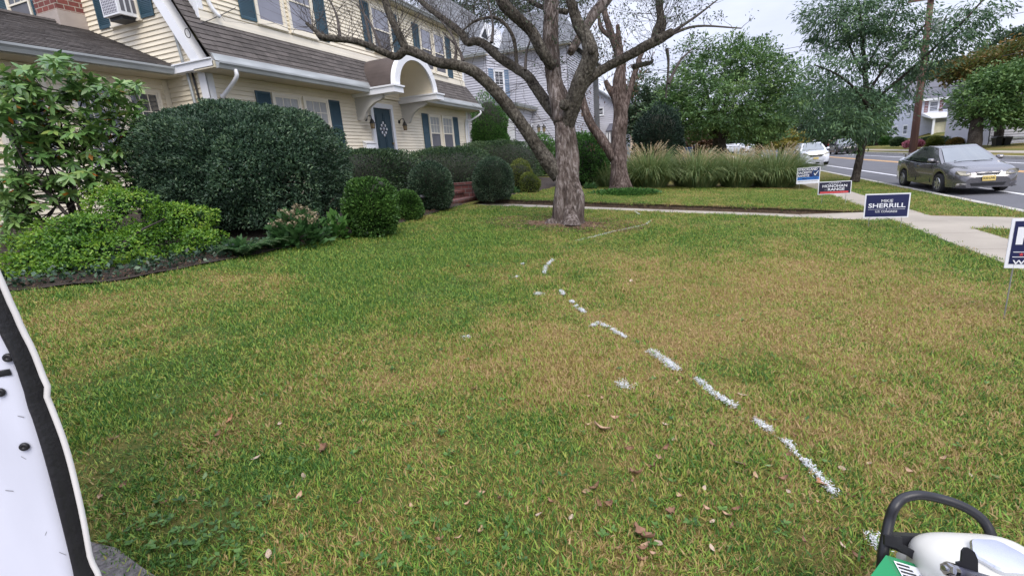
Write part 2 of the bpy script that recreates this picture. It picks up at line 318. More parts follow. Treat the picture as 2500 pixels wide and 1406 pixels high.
# front walk, sloping with the yard, 8 cm below the grass
mb = MB(); xs = np.arange(-5.65, 3.2, 1.25)
for a, b in zip(xs[:-1], xs[1:]):
    za, zb = float(G(a))-.07, float(G(b))-.07
    if b > 2.6: zb = -1.497
    mb.hexa([(a+.006, WY0-.05, za-.3), (b-.006, WY0-.05, zb-.3), (b-.006, WY1+.02, zb-.3), (a+.006, WY1+.02, za-.3)], [(a+.006, WY0-.05, za), (b-.006, WY0-.05, zb), (b-.006, WY1+.02, zb), (a+.006, WY1+.02, za)])
tag(mb.build('front_walk', M_CONC), kind='structure')
mb = MB(); xs = lin(-5.4, 3.12, .08)
zz = [float(G(a)) for a in xs]; jit = [rnd.uniform(-.02, .02) for _ in xs]
for i in range(len(xs)-1):
    a, b = xs[i], xs[i+1]
    mb.poly([(a, WY1-.03+jit[i], zz[i]-.1), (b, WY1-.03+jit[i+1], zz[i+1]-.1), (b, WY1+.05, zz[i+1]+.045+jit[i+1]*.4), (a, WY1+.05, zz[i]+.045+jit[i]*.4)])
    mb.poly([(a, WY0+.03+jit[i]*.4, zz[i]-.1), (b, WY0+.03+jit[i+1]*.4, zz[i+1]-.1), (b, WY0-.02, zz[i+1]+.005), (a, WY0-.02, zz[i]+.005)])
tag(mb.build('soil_edge', M_SOIL, smooth=True), kind='structure')
# driveway under the camera
dv = [(-16, -6), (5.4, -6), (5.4, .55)] + [(x, .73+.05*math.sin(3*x)+rnd.uniform(-.04, .04)) for x in np.arange(3.0, -16, -.15)]
mb = MB(); b0 = len(dv)
mb.v = [(x, y, float(G(x))+(.012 if y > .3 else .004)) for x, y in dv]; 
o = bpy.data.meshes.new('driveway'); bm = bmesh.new(); vs_ = [bm.verts.new((x, y, z+ZO)) for x, y, z in mb.v]; bm.faces.new(vs_); bmesh.ops.triangulate(bm, faces=bm.faces[:]); bm.to_mesh(o); bm.free()
o.materials.append(M_DRIVE); o = bpy.data.objects.new('driveway', o); COL.objects.link(o); tag(o, kind='structure')
# planting bed along the house
BED = [(-16, .85), (-7.3, .95), (-6.35, 1.9), (-6.02, 2.5), (-5.5, 3.05), (-5.3, 4.1), (-5.08, 5.6), (-5.02, 7.2), (-5.12, 8.6), (-5.2, 9.6), (-5.28, 10.55), (-16, 10.55)]
bedp, _ = smooth_path([(x, y, 0) for x, y in BED[1:-1]], [1]*(len(BED)-2), 10)
mb = MB(); xs = np.linspace(0, 1, 12)
for i in range(len(bedp)-1):
    for a, b in zip(xs[:-1], xs[1:]):
        q = []
        for p, u in ((bedp[i], a), (bedp[i+1], a), (bedp[i+1], b), (bedp[i], b)):
            x = p[0]*(1-u)+(-12.5)*u; q.append((x, p[1], float(G(x))+.012+.035*min(1, u*25)+.03*float(vnoise(np.array([[x, p[1], 0]]), 5)[0])))
        mb.poly(q)
tag(mb.build('planting_bed', M_MULCH, smooth=True), kind='structure')
mb = MB(); xs = lin(-8.5, -4.7, .25); ys = lin(WY1+.1, 21.5, .25)
for i in range(len(xs)-1):
    for j in range(len(ys)-1):
        e = -5.0+.4*math.sin(ys[j]*.5)
        if xs[i+1] < e: mb.poly([(x, y, float(G(x))+.04+.03*rnd.random()*0) for x, y in ((xs[i], ys[j]), (xs[i+1], ys[j]), (xs[i+1], ys[j+1]), (xs[i], ys[j+1]))])
tag(mb.build('planting_bed', M_MULCH), kind='structure')
mb = MB(); n = 40; c = (-2.26, 8.35)
ring = [(c[0]+(.78+.16*math.sin(5*k)+rnd.uniform(-.1, .1))*math.cos(2*math.pi*k/n), c[1]+(.48+rnd.uniform(-.08, .08))*math.sin(2*math.pi*k/n)) for k in range(n)]
mb.v = [(c[0], c[1], float(G(c[0]))+.035)]+[(x, y, float(G(x))+.014) for x, y in ring]; mb.f = [(0, 1+k, 1+(k+1) % n) for k in range(n)]; mb.m = [0]*n; mb.t = [.5]*n
tag(mb.build('mulch_ring', mat('leaf_mulch', (.13, .075, .045), 1, var=.5, vs=26, bump=1, bs=50), smooth=True), kind='structure')
# ---------------------------------------------------------------- grass blades
def tuft(name, nb, rad, L, wd, seed):
    R_ = np.random.RandomState(seed); V = []; Fc = []; T = []
    for i in range(nb):
        a, r = R_.rand()*6.283, rad*math.sqrt(R_.rand()); b = np.array([r*math.cos(a), r*math.sin(a), -.004]); az = R_.rand()*6.283
        le = L*(.55+.8*R_.rand()); lean = R_.uniform(.5, 1.6); w = wd*R_.uniform(.7, 1.3); h = np.array([math.cos(az), math.sin(az), 0]); s = np.array([-h[1], h[0], 0])
        p = b; t = R_.rand(); k0 = len(V); n = 3
        for k in range(n+1):
            ww = w*(1-(k/n)**2*.85)/2; V += [p-s*ww, p+s*ww]; an = lean*(.55+.55*k/n); p = p+(h*math.sin(an)+np.array([0, 0, math.cos(an)]))*le/n
        for k in range(n): Fc.append((k0+2*k, k0+2*k+1, k0+2*k+3, k0+2*k+2)); T.append(t)
    me = bpy.data.meshes.new(name); me.from_pydata([tuple(v) for v in V], [], Fc); me.materials.append(M_BLADE); me.polygons.foreach_set('use_smooth', np.ones(len(Fc), bool))
    at = me.attributes.new('tint', 'FLOAT', 'FACE'); at.data.foreach_set('value', np.array(T, np.float32))
    return bpy.data.objects.new(name, me)
tcol = bpy.data.collections.new('tuft_sources')
for i in range(4): tcol.objects.link(tuft('grass_tuft', 28, .064, .021, .0036, 50+i))
def scatter_group():
    ng = bpy.data.node_groups.new('grass_scatter', 'GeometryNodeTree'); ng.is_modifier = True
    ng.interface.new_socket('Geometry', in_out='INPUT', socket_type='NodeSocketGeometry'); ng.interface.new_socket('Geometry', in_out='OUTPUT', socket_type='NodeSocketGeometry')
    n = ng.nodes.new; l = ng.links.new; gi, go = n('NodeGroupInput'), n('NodeGroupOutput'); ip = n('GeometryNodeInstanceOnPoints'); ci = n('GeometryNodeCollectionInfo')
    ci.inputs['Collection'].default_value = tcol; ci.inputs['Separate Children'].default_value = True; ci.inputs['Reset Children'].default_value = True
    ip.inputs['Pick Instance'].default_value = True
    def na(nm, dt):
        a = n('GeometryNodeInputNamedAttribute'); a.data_type = dt; a.inputs['Name'].default_value = nm; return a.outputs['Attribute']
    l(gi.outputs[0], ip.inputs['Points']); l(ci.outputs[0], ip.inputs['Instance']); l(na('pick', 'INT'), ip.inputs['Instance Index']); l(na('rot', 'FLOAT_VECTOR'), ip.inputs['Rotation']); l(na('scl', 'FLOAT_VECTOR'), ip.inputs['Scale']); l(ip.outputs[0], go.inputs[0])
    return ng
NG = scatter_group()
def grass(name, X, Y, zoff, scl, label, hs=None):
    n = len(X); me = bpy.data.meshes.new(name); me.vertices.add(n)
    Z = Gz(X, Y)+zoff+ZO
    me.vertices.foreach_set('co', np.stack([X, Y, Z], 1).astype(np.float32).ravel())
    def at(nm, ty, v, key='value'): a = me.attributes.new(nm, ty, 'POINT'); a.data.foreach_set(key, np.ascontiguousarray(v).ravel())
    at('dry', 'FLOAT', np.clip(dryness(X, Y)*(.35 if name == 'coarse_grass' else 1)+.1*RS.randn(n), 0, 1).astype(np.float32)); at('pick', 'INT', RS.randint(0, 4, n).astype(np.int32))
    at('rot', 'FLOAT_VECTOR', np.stack([.15*RS.randn(n), .15*RS.randn(n), 6.283*RS.rand(n)], 1).astype(np.float32), 'vector')
    s = scl*(.75+.6*RS.rand(n)); h = s*(.7+.6*vnoise(np.stack([X, Y, 0*X], 1)+90, 2.2)) if hs is None else s*hs
    at('scl', 'FLOAT_VECTOR', np.stack([s, s, h], 1).astype(np.float32), 'vector')
    o = bpy.data.objects.new(name, me); COL.objects.link(o); me.materials.append(M_BLADE)
    md = o.modifiers.new('grass', 'NODES'); md.node_group = NG; return tag(o, label, 'grass', kind='stuff')
def in_bed(X, Y):
    return X < np.interp(Y, bedp[:, 1], bedp[:, 0], left=-99, right=-5.3)
def edge_driveway(X): return .73+.05*np.sin(3*X)
def sample(n, x0, x1, y0, y1, dens):
    X = RS.uniform(x0, x1, n); Y = RS.uniform(y0, y1, n); d = np.hypot(X, Y+.2); k = RS.rand(n) < dens(d); return X[k], Y[k]
X, Y = sample(150000, -7, 3.12, .6, WY0-.02, lambda d: np.clip(1.0/(1+(d/4.5)**2)*1.25, .14, 1))
k = ~in_bed(X+.03+.07*RS.rand(len(X)), Y) & (Y > edge_driveway(X)-.06*RS.rand(len(X))**2) & (np.hypot((X+2.26)/.8, (Y-8.35)/.5) > .5+.55*RS.rand(len(X)))
# leave out what lies outside the view cone with a margin
X, Y = X[k], Y[k]
def inview(X, Y, mg=1000):
    P = np.stack([X, Y, G(X)], 1); fz = P@FW; px = 1250+F_PX*(P@RT)/np.maximum(fz, .05); py = 703-F_PX*(P@UP)/np.maximum(fz, .05)
    return (fz > .2) & (px > -mg) & (px < 2500+mg) & (py < 1406+mg)
k = inview(X, Y) & (vnoise(np.stack([X, Y, 0*X], 1)+70, 9.0)+.35*RS.rand(len(X)) > .29); X, Y = X[k], Y[k]; d = np.hypot(X, Y)
grass('lawn_grass', X, Y, .0, np.interp(d, [1, 4, 9], [1.0, 1.2, 1.6]), 'short patchy green and straw coloured grass of the front lawn', None)
Xc, Yc = sample(5200, -7, 3.12, .9, 9.5, lambda d: np.clip(1.1/(1+(d/3.5)**2), .1, 1)); k = ~in_bed(Xc, Yc+.05) & inview(Xc, Yc) & (vnoise(np.stack([Xc, Yc, 0*Xc], 1)+130, 2.2) > .52); Xc, Yc = Xc[k], Yc[k]
grass('coarse_grass', Xc, Yc, .0, 1.45, 'coarser bright green grass tufts scattered in the front lawn', .85)
X, Y = sample(14000, -5.3, 3.1, WY1+.05, 17.2, lambda d: np.full_like(d, .9)); k = inview(X, Y) & (X > -5.0+.4*np.sin(Y*.5)); X, Y = X[k], Y[k]
grass('lawn_grass', X, Y, .035, 1.6, 'mown grass beyond the front walk up to the tall ornamental grasses')
X, Y = sample(9000, 3.82, 5.45, 3.5, 24, lambda d: np.clip(1.3-d/22, .2, 1)); k = inview(X, Y) & ((Y < AP0) | (Y > AP1)); X, Y = X[k], Y[k]
grass('verge_grass', X, Y, .0, 1.6, 'thin mown grass of the verge between pavement and kerb')
# ================================================================ building helpers
class Wall:
    """vertical wall frame: u runs along the wall, w is out of the wall, z up"""
    def __init__(s, o, du, dw): s.o = np.array(o, float); s.u = np.array([du[0], du[1], 0.0]); s.w = np.array([dw[0], dw[1], 0.0])
    def p(s, u, w, z): q = s.o+s.u*u+s.w*w; return (q[0], q[1], z)
    def box(s, mb, u0, u1, w0, w1, z0, z1, m=0, t=.5):
        c = [s.p(u0, w0, z0), s.p(u1, w0, z0), s.p(u1, w1, z0), s.p(u0, w1, z0)]; c2 = [(a, b, z1) for a, b, _ in c]
        if np.dot(np.cross(s.u, s.w), (0, 0, 1)) < 0: c.reverse(); c2.reverse()
        mb.hexa(c, c2, m, t)
    def quad(s, mb, pts, m=0, t=.5):
        q = [s.p(*a) for a in pts]; n = np.cross(np.subtract(q[1], q[0]), np.subtract(q[2], q[0]))
        if n@s.w < -1e-9: q.reverse()
        mb.poly(q, m, t)
def siding(wl, parent, u0, u1, z0, z1, expo=.1, m=None, name='wall', back=.12, u0f=None, u1f=None, lap=.026):
    lap = lap if m is None else lap*1.7; mb = MB(); z = z0
    a = u0f or (lambda z: u0); b = u1f or (lambda z: u1)
    while z < z1-1e-4:
        zt = min(z+expo, z1); la, lb, ta, tb = a(z), b(z), a(zt), b(zt)
        if lb > la:
            t = rnd.random()
            wl.quad(mb, [(la, lap, z), (lb, lap, z), (max(tb, ta), .002, zt), (min(ta, tb), .002, zt)], t=t)
            mb.poly([wl.p(la, 0, z), wl.p(lb, 0, z), wl.p(lb, lap, z), wl.p(la, lap, z)], t=t)
        z = zt
    pts = [(a(z0), z0), (b(z0), z0)]+[(b(q), q) for q in np.linspace(z0, z1, 6)[1:]]+[(a(q), q) for q in np.linspace(z1, z0, 6)[:-1]]
    mb.poly([wl.p(u, -back, z) for u, z in pts])
    return mb.build(name, m or M_SIDING, parent)
def window(wl, parent, u0, u1, z0, z1, cols=3, rows=2, pane=None, lower=None, trim=None, cs=.06, both=False, name='window'):
    """double-hung sash window standing proud of the siding; glass set back inside its frame"""
    wl = Wall(wl.o+wl.w*.013, wl.u[:2], wl.w[:2]); trim = trim or M_TRIM; mb = MB(); zm = (z0+z1)/2
    for (a, b, c, d) in ((u0-cs, u0, z0-cs, z1+cs), (u1, u1+cs, z0-cs, z1+cs), (u0, u1, z1, z1+cs), (u0, u1, z0-cs, z0)): wl.box(mb, a, b, 0, .055, c, d)
    wl.box(mb, u0-cs-.02, u1+cs+.02, 0, .075, z0-cs-.035, z0-cs)
    sw = .04
    for (a, b, wd) in ((zm-.02, z1, .042), (z0, zm+.02, .034)):
        wl.box(mb, u0, u0+sw, .012, wd, a, b); wl.box(mb, u1-sw, u1, .012, wd, a, b); wl.box(mb, u0+sw, u1-sw, .012, wd, b-sw, b); wl.box(mb, u0+sw, u1-sw, .012, wd, a, a+sw)
    def munt(a, b):
        for i in range(1, cols): x = u0+sw+(u1-u0-2*sw)*i/cols; wl.box(mb, x-.009, x+.009, .02, .036, a+sw, b-sw)
        for i in range(1, rows): zz = a+sw+(b-a-2*sw)*i/rows; wl.box(mb, u0+sw, u1-sw, .0205, .0355, zz-.009, zz+.009)
    if cols: munt(zm-.02, z1)
    if both: munt(z0, zm+.02)
    f = mb.build(name, trim, parent)
    g = MB(); wl.quad(g, [(u0, .026, zm), (u1, .026, zm), (u1, .026, z1), (u0, .026, z1)]); g.build('pane', pane or M_GLASS, f)
    g = MB(); wl.quad(g, [(u0, .02, z0), (u1, .02, z0), (u1, .02, zm), (u0, .02, zm)]); g.build('pane', lower or pane or M_GLASS, f)
    return f
def shutter(wl, parent, u0, u1, z0, z1, m=None, louver=True, t=.035, label=None):
    wl = Wall(wl.o+wl.w*.012, wl.u[:2], wl.w[:2]); mb = MB(); e = .045; m = m or M_SHUTTER; zm = z0+(z1-z0)*.48
    wl.box(mb, u0, u0+e, .018, t, z0, z1); wl.box(mb, u1-e, u1, .018, t, z0, z1)
    for a, b in ((z0, z0+e*1.3), (zm-e/2, zm+e/2), (z1-e, z1)): wl.box(mb, u0+e, u1-e, .018, t, a, b)
    if louver:
        z = z0+e*1.3
        while z < z1-e:
            wl.quad(mb, [(u0+e, t-.004, z), (u1-e, t-.004, z), (u1-e, .02, z+.03), (u0+e, .02, z+.03)])
            z += .034
    wl.quad(mb, [(u0+e, .0195, z0), (u1-e, .0195, z0), (u1-e, .0195, z1), (u0+e, .0195, z1)])
    o = mb.build('shutter', m, parent); return o
def shingles(parent, A, B, C, D, rows, tab, m, name='roof', thick=.012, under=None, keep=None):
    """tabs on the quad A,B (lower edge, left to right) and D,C (upper edge)"""
    A, B, C, D = [np.array(p, float) for p in (A, B, C, D)]; nrm = np.cross(B-A, D-A); nrm /= np.linalg.norm(nrm); mb = MB()
    for r in range(rows):
        v0, v1 = r/rows, (r+1.06)/rows if r < rows-1 else 1.0
        a0, b0 = A+(D-A)*v0, B+(C-B)*v0; a1, b1 = A+(D-A)*v1, B+(C-B)*v1; L = np.linalg.norm(b0-a0); u = -rnd.random()*tab
        while u < L:
            s, e = max(u, 0)/L, min(u+tab, L)/L; u += tab
            if e-s < 1e-4: continue
            if keep and not keep((a0+(b0-a0)*(s+e)/2)): continue
            gap = .004/L; th = thick*(1+.5*rnd.random()); dz = (rnd.random()-.5)*.012*(D-A)/np.linalg.norm(D-A)
            p0, p1, p2, p3 = a0+(b0-a0)*s+dz, a0+(b0-a0)*(e-gap)+dz, a1+(b1-a1)*(e-gap), a1+(b1-a1)*s
            t = rnd.random(); q = [p0+nrm*th, p1+nrm*th, p2+nrm*.001, p3+nrm*.001]
            mb.poly(q, t=t); mb.poly([p0, p1, q[1], q[0]], t=t*.2)
    if not keep: mb.poly([A-nrm*.004, B-nrm*.004, C-nrm*.004, D-nrm*.004], t=.3)
    return mb.build(name, m, parent)
def gutter(parent, p0, p1, outv, h=.13, d=.12, m=None, name='gutter'):
    """k-style gutter from p0 to p1 (top back edge), outv horizontal unit"""
    prof = [(0, 0), (0, -h), (d*.62, -h), (d*.78, -h*.55), (d, -h*.28), (d, 0), (d-.014, 0), (d-.014, -h*.25), (d*.7, -h*.6), (.012, -h*.6), (.012, 0)]
    o = np.array([outv[0], outv[1], 0.0]); p0, p1 = np.array(p0, float), np.array(p1, float); mb = MB()
    a = [p0+o*x+np.array([0, 0, z]) for x, z in prof]; b = [p1+o*x+np.array([0, 0, z]) for x, z in prof]; n = len(prof)
    for i in range(n): mb.poly([a[i], a[(i+1) % n], b[(i+1) % n], b[i]])
    mb.poly(list(reversed(a))[0:n]); mb.poly(b)
    return mb.build(name, m or M_GUTTER, parent)
def pipe(parent, pts, r=.04, m=None, name='downspout', n=8): return MB().tube(*smooth_path(pts, [r]*len(pts), 4), n=n).build(name, m or M_WHITE, parent, smooth=True)
# ================================================================ the cream house
H1 = thing('house', (-13, 14.6, -.62), 'cream clapboard house with dark blue shutters, brown shingle skirt roof and arched entry hood', 'house')
XW, YG, YE = -10.0, 8.3, 21.1
wf = Wall((XW, 0, 0), (0, 1), (1, 0)); wg = Wall((0, YG, 0), (1, 0), (0, -1)); ww = Wall((-11.2, 0, 0), (0, 1), (1, 0)); wr = Wall((0, YE, 0), (1, 0), (0, 1))
siding(wf, H1, YG, YE, -.62, 2.46); siding(wf, H1, 8.45, YE, 3.44, 5.46)
gx = lambda z: -9.99 if z < 2.5 else -9.99-(z-2.5)/1.76
gtop = lambda z: gx(z) if z < 5.6 else gx(5.6)-(z-5.6)*2.2
siding(wg, H1, -18, -10, -.62, 7.0, u1f=gtop, back=.1)
siding(wr, H1, -18, -10, -.62, 7.0, u1f=gtop, back=.1)
siding(ww, H1, -1.0, YG-.02, -.75, 2.36)
mb = MB(); wf.box(mb, YG-.02, YG+.15, 0, .04, -.62, 2.42); wg.box(mb, XW-.16, XW+.04, .003, .04, -.62, 2.42); mb.build('corner_board', M_WHITE, H1)
for a, b, c, d in ((YE-.13, YE+.02, -.62, 2.42), (8.45, 8.57, 3.62, 5.46), (YE-.13, YE+.02, 3.62, 5.46)): mb = MB(); wf.box(mb, a, b, 0, .03, c, d); mb.build('corner_board', M_WHITE, H1)
mb = MB(); wf.box(mb, 8.45, YE+.02, .018, .05, 3.40, 3.47); wf.box(mb, 8.45, YE+.02, .018, .035, 3.47, 3.60); wf.box(mb, 8.45, YE, .018, .034, 3.625, 3.645); mb.build('band_trim', M_TRIM, H1)
# skirt roof (lower gambrel slope), gutter, soffit
ex, ez, tx, tz = -9.42, 2.50, -9.985, 3.42
shingles(H1, (ex, 8.06, ez), (ex, 13.42, ez), (tx, 13.42, tz), (tx, 8.06, tz), 8, .34, M_SHINGLE)
shingles(H1, (ex, 15.75, ez), (ex, 21.55, ez), (tx, 21.25, tz), (tx, 15.75, tz), 8, .34, M_SHINGLE)
shingles(H1, (tx, 8.06, tz), (tx, 8.46, tz), (-11.24, 8.46, 5.62), (-11.24, 8.06, 5.62), 18, .34, M_SHINGLE)
for a_, b_ in ((13.42, 14.62), (14.62, 15.75)): shingles(H1, (ex, a_, ez), (ex, b_, ez), (tx, b_, tz), (tx, a_, tz), 8, .15, M_SHINGLE, keep=lambda p: ((p[1]-14.62)/1.12)**2+((p[2]-2.47)/.94)**2 > 1)
mb = MB()
for a, b in ((8.06, 13.3), (15.9, 21.55)):
    mb.hexa([(-10, a, 2.36), (-9.40, a, 2.36), (-9.40, b, 2.36), (-10, b, 2.36)], [(-10, a, 2.40), (-9.40, a, 2.40), (-9.40, b, 2.40), (-10, b, 2.40)])
    mb.hexa([(-9.44, a, 2.40), (-9.405, a, 2.40), (-9.405, b, 2.40), (-9.44, b, 2.40)], [(-9.44, a, 2.49), (-9.405, a, 2.49), (-9.405, b, 2.49), (-9.44, b, 2.49)])
mb.build('soffit', M_SOFFIT, H1)
mb = MB()
for a, b in ((8.1, 13.3), (15.9, 21.5)): mb.hexa([(-9.47, a, 2.53), (-9.385, a, 2.495), (-9.385, b, 2.495), (-9.47, b, 2.53)], [(-9.52, a, 2.665), (-9.44, a, 2.64), (-9.44, b, 2.64), (-9.52, b, 2.665)])
mb.build('drip_edge', M_GUTTER, H1)
gutter(H1, (-9.40, 8.10, 2.475), (-9.40, 13.2, 2.475), (1, 0)); gutter(H1, (-9.40, 16.05, 2.475), (-9.40, 21.5, 2.475), (1, 0))
# rake board and eave return on the left gable, dormer cheek
mb = MB()
for a, b in ((2.55, 5.62),):
    xo = lambda z: -9.80-(z-2.6)/1.76; xi = lambda z: xo(z)-.25
    mb.hexa([(xi(a), 8.06, a), (xo(a), 8.06, a), (xo(a), 8.29, a), (xi(a), 8.29, a)], [(xi(b), 8.06, b), (xo(b), 8.06, b), (xo(b), 8.29, b), (xi(b), 8.29, b)])
mb.box(-10.62, -9.42, 8.06, 8.295, 2.385, 2.53); mb.box(-10.60, -9.44, 8.03, 8.297, 2.53, 2.555)
mb.build('rake_board', M_WHITE, H1)
mb = MB(); mb.poly([(-10, 8.445, 3.44), (-10, 8.445, 5.6), (-11.25, 8.445, 5.6)]); mb.hexa([(-10.02, 8.41, 3.45), (-9.975, 8.41, 3.45), (-9.975, 8.46, 3.45), (-10.02, 8.46, 3.45)], [(-10.24, 8.41, 5.5), (-9.975, 8.41, 5.5), (-9.975, 8.46, 5.5), (-10.24, 8.46, 5.5)]); mb.build('dormer_cheek', M_WHITE, H1)
# upper eave and roofs
mb = MB(); mb.box(-10, -9.76, 8.2, 21.35, 5.44, 5.48); mb.box(-9.80, -9.765, 8.2, 21.35, 5.48, 5.60); mb.build('soffit', M_SOFFIT, H1)
gutter(H1, (-9.76, 8.2, 5.60), (-9.76, 21.3, 5.60), (1, 0))
shingles(H1, (-9.72, 8.1, 5.62), (-9.72, 21.4, 5.62), (-14.0, 21.4, 6.75), (-14.0, 8.1, 6.75), 22, .5, M_GREYROOF)
mb = MB(); mb.poly([(-14, 8.06, 6.75), (-14, 21.4, 6.75), (-18.4, 21.4, 5.4), (-18.4, 8.06, 5.4)]); mb.poly([(-18, 8.3, -.6), (-18, 8.3, 5.4), (-18, 21, 5.4), (-18, 21, -.6)]); mb.build('roof', M_GREYROOF, H1)
# wing
shingles(H1, (-10.68, -1.2, 2.55), (-10.68, 8.27, 2.55), (-13.5, 8.27, 3.78), (-13.5, -1.2, 3.78), 24, .32, M_SHINGLE)
mb = MB(); mb.poly([(-13.5, -1.2, 3.78), (-13.5, 8.27, 3.78), (-16.5, 8.27, 2.5), (-16.5, -1.2, 2.5)]); mb.tube([(-13.5, -1.2, 3.79), (-13.5, 8.1, 3.79)], [.06, .06], 6); mb.build('roof', M_SHINGLE, H1)
gutter(H1, (-10.66, -1.0, 2.515), (-10.66, 8.05, 2.515), (1, 0), h=.14)
mb = MB(); mb.box(-11.2, -10.665, -1.0, 8.28, 2.355, 2.385); mb.box(-10.71, -10.667, -1.0, 8.28, 2.385, 2.53); mb.build('soffit', M_SOFFIT, H1)
mb = MB(); ww.box(mb, YG-.14, YG-.02, .0, .03, -.7, 2.35); mb.build('corner_board', M_SIDING, H1)
mb = MB(); mb.poly([(-11.2, -1, -.8), (-11.2, -1, 2.4), (-16, -1, 2.4), (-16, -1, -.8)]); mb.build('wall', M_SIDING, H1)
for a, b in ((3.0, 3.75), (4.05, 4.8), (5.15, 5.9), (6.35, 7.12), (7.36, 7.98)): window(ww, H1, a, b, .52, 2.05, 3, 2, M_GLASS, M_GLASS, both=True)
# chimney on the gable
mb = MB(); mb.box(-14.1, -13.33, 7.75, 8.31, 4.02, 9.0); ch = mb.build('chimney', M_BRICK, H1)
mb = MB(); mb.box(-14.13, -13.31, 7.73, 8.30, 3.3, 4.02); mb.build('chimney_base', mat('chimney_render', (.42, .36, .32), .9, var=.1, bump=.3, bs=50), ch)
window(wg, H1, -16.0, -15.2, 3.9, 5.4, 3, 2, M_GLASS, M_SCREEN, both=False); shutter(wg, H1, -16.55, -16.08, 3.85, 5.45); shutter(wg, H1, -15.12, -14.68, 3.85, 5.45)
window(wg, H1, -12.40, -11.55, 3.70, 5.1, 2, 2, M_GLASS, M_GLASS); shutter(wg, H1, -12.9, -12.47, 3.64, 5.15); shutter(wg, H1, -11.48, -11.06, 3.64, 5.15)
# front windows
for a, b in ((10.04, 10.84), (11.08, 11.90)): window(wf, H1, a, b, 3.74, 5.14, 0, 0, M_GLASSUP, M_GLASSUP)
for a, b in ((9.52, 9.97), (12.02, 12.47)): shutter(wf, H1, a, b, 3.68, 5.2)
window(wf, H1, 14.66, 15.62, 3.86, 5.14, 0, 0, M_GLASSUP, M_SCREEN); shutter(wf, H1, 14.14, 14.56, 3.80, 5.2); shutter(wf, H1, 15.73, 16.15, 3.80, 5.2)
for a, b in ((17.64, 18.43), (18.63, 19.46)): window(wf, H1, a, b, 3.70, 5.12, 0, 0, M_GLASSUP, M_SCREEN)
shutter(wf, H1, 17.11, 17.54, 3.62, 5.18); shutter(wf, H1, 19.6, 20.05, 3.62, 5.18)
for a, b in ((10.04, 10.86), (11.08, 11.92)): window(wf, H1, a, b, .82, 2.06, 3, 2, M_CURTAIN, M_SCREEN)
for a, b in ((9.50, 9.95), (12.03, 12.48)): shutter(wf, H1, a, b, .76, 2.12, louver=True)
for a, b in ((17.64, 18.41), (18.67, 19.48)): window(wf, H1, a, b, .72, 2.0, 3, 2, M_CURTAIN, M_SCREEN)
for a, b in ((17.09, 17.53), (19.62, 20.06)): shutter(wf, H1, a, b, .66, 2.06)
# door
mb = MB(); wf.box(mb, 13.88, 14.02, 0, .09, -.05, 2.05); wf.box(mb, 15.00, 15.13, 0, .09, -.05, 2.05); wf.box(mb, 13.88, 15.13, 0, .09, 2.05, 2.2); mb.build('door_frame', M_WHITE, H1)
mb = MB(); wf.box(mb, 14.02, 15.0, .0, .030, -.05, 2.05)
for a, b in ((14.12, 14.46), (14.56, 14.90)):
    for c, d in ((1.35, 1.92), (.5, 1.25), (.05, .42)):
        wf.box(mb, a, b, .030, .042, c, d); wf.box(mb, a+.06, b-.06, .042, .050, c+.07, d-.07)
dr = mb.build('door', M_DOOR, H1); mb = MB(); mb.lathe((XW+.06, 14.93, .95), [(.0, -.02), (.03, -.02), (.03, .02), (0, .02)], 10, axis='x'); mb.build('handle', mat('brass', (.5, .35, .12), .3, 1), dr)
for s_, y, z in (('1', 13.80, 1.08), ('2', 13.84, .93)):
    V_, F_ = None, None
    cu = bpy.data.curves.new('numeral', 'FONT'); cu.body = s_; cu.size = .13; o_ = bpy.data.objects.new('numeral', cu); COL.objects.link(o_); me_ = bpy.data.meshes.new_from_object(o_.evaluated_get(bpy.context.evaluated_depsgraph_get())); bpy.data.objects.remove(o_)
    make('house_number', [(XW+.03, y+v.co[0], z+v.co[1]) for v in me_.vertices], [tuple(p.vertices) for p in me_.polygons], M_WHITE, H1)
# stoop
mb = MB(); mb.box(-9.98, -8.4, 13.4, 15.6, -.9, -.08); mb.build('stoop', M_STEPBRICK, H1)
# arched entry hood
YC, HX = 14.62, -8.60; ao, bo = 1.22, 1.04; ai, bi = 1.02, .86; z0 = 2.47
ring = lambda a, b, n=28: [(YC-a*math.cos(math.pi*i/n), z0+b*math.sin(math.pi*i/n)) for i in range(n+1)]
mb = MB(); R0 = ring(ao, bo)
for (y0, q0), (y1, q1) in zip(R0[:-1], R0[1:]): mb.poly([(HX, y0, q0), (HX, y1, q1), (-10.02, y1, q1), (-10.02, y0, q0)])
hood = mb.build('entry_hood', M_SHINGLE_DARK, H1, smooth=True)
mb = MB(); Ri = ring(ai, bi)
for (y0, q0), (y1, q1) in zip(Ri[:-1], Ri[1:]): mb.poly([(HX, y0, q0), (-10.0, y0, q0), (-10.0, y1, q1), (HX, y1, q1)])
mb.build('hood_vault', M_SIDING, hood, smooth=True)
def halfell(z): v = (z-z0)/bi; return ai*math.sqrt(max(0, 1-v*v))
siding(Wall((-9.93, YC, 0), (0, 1), (1, 0)), hood, -ai, ai, z0-.1, z0+bi, .085, name='hood_back', back=.005, u0f=lambda z: -halfell(max(z, z0)), u1f=lambda z: halfell(max(z, z0)))
mb = MB(); Ro = ring(ao+.05, bo+.05)
for i in range(len(Ro)-1):
    a, b, c, d = Ro[i], Ro[i+1], Ri[i+1], Ri[i]
    mb.poly([(HX+.06, *a), (HX+.06, *d), (HX+.06, *c), (HX+.06, *b)]); mb.poly([(HX+.06, *d), (HX-.02, *d), (HX-.02, *c), (HX+.06, *c)]); mb.poly([(HX+.06, *b), (HX-.10, *b), (HX-.10, *a), (HX+.06, *a)])
mb.build('arch_trim', M_WHITE, hood)
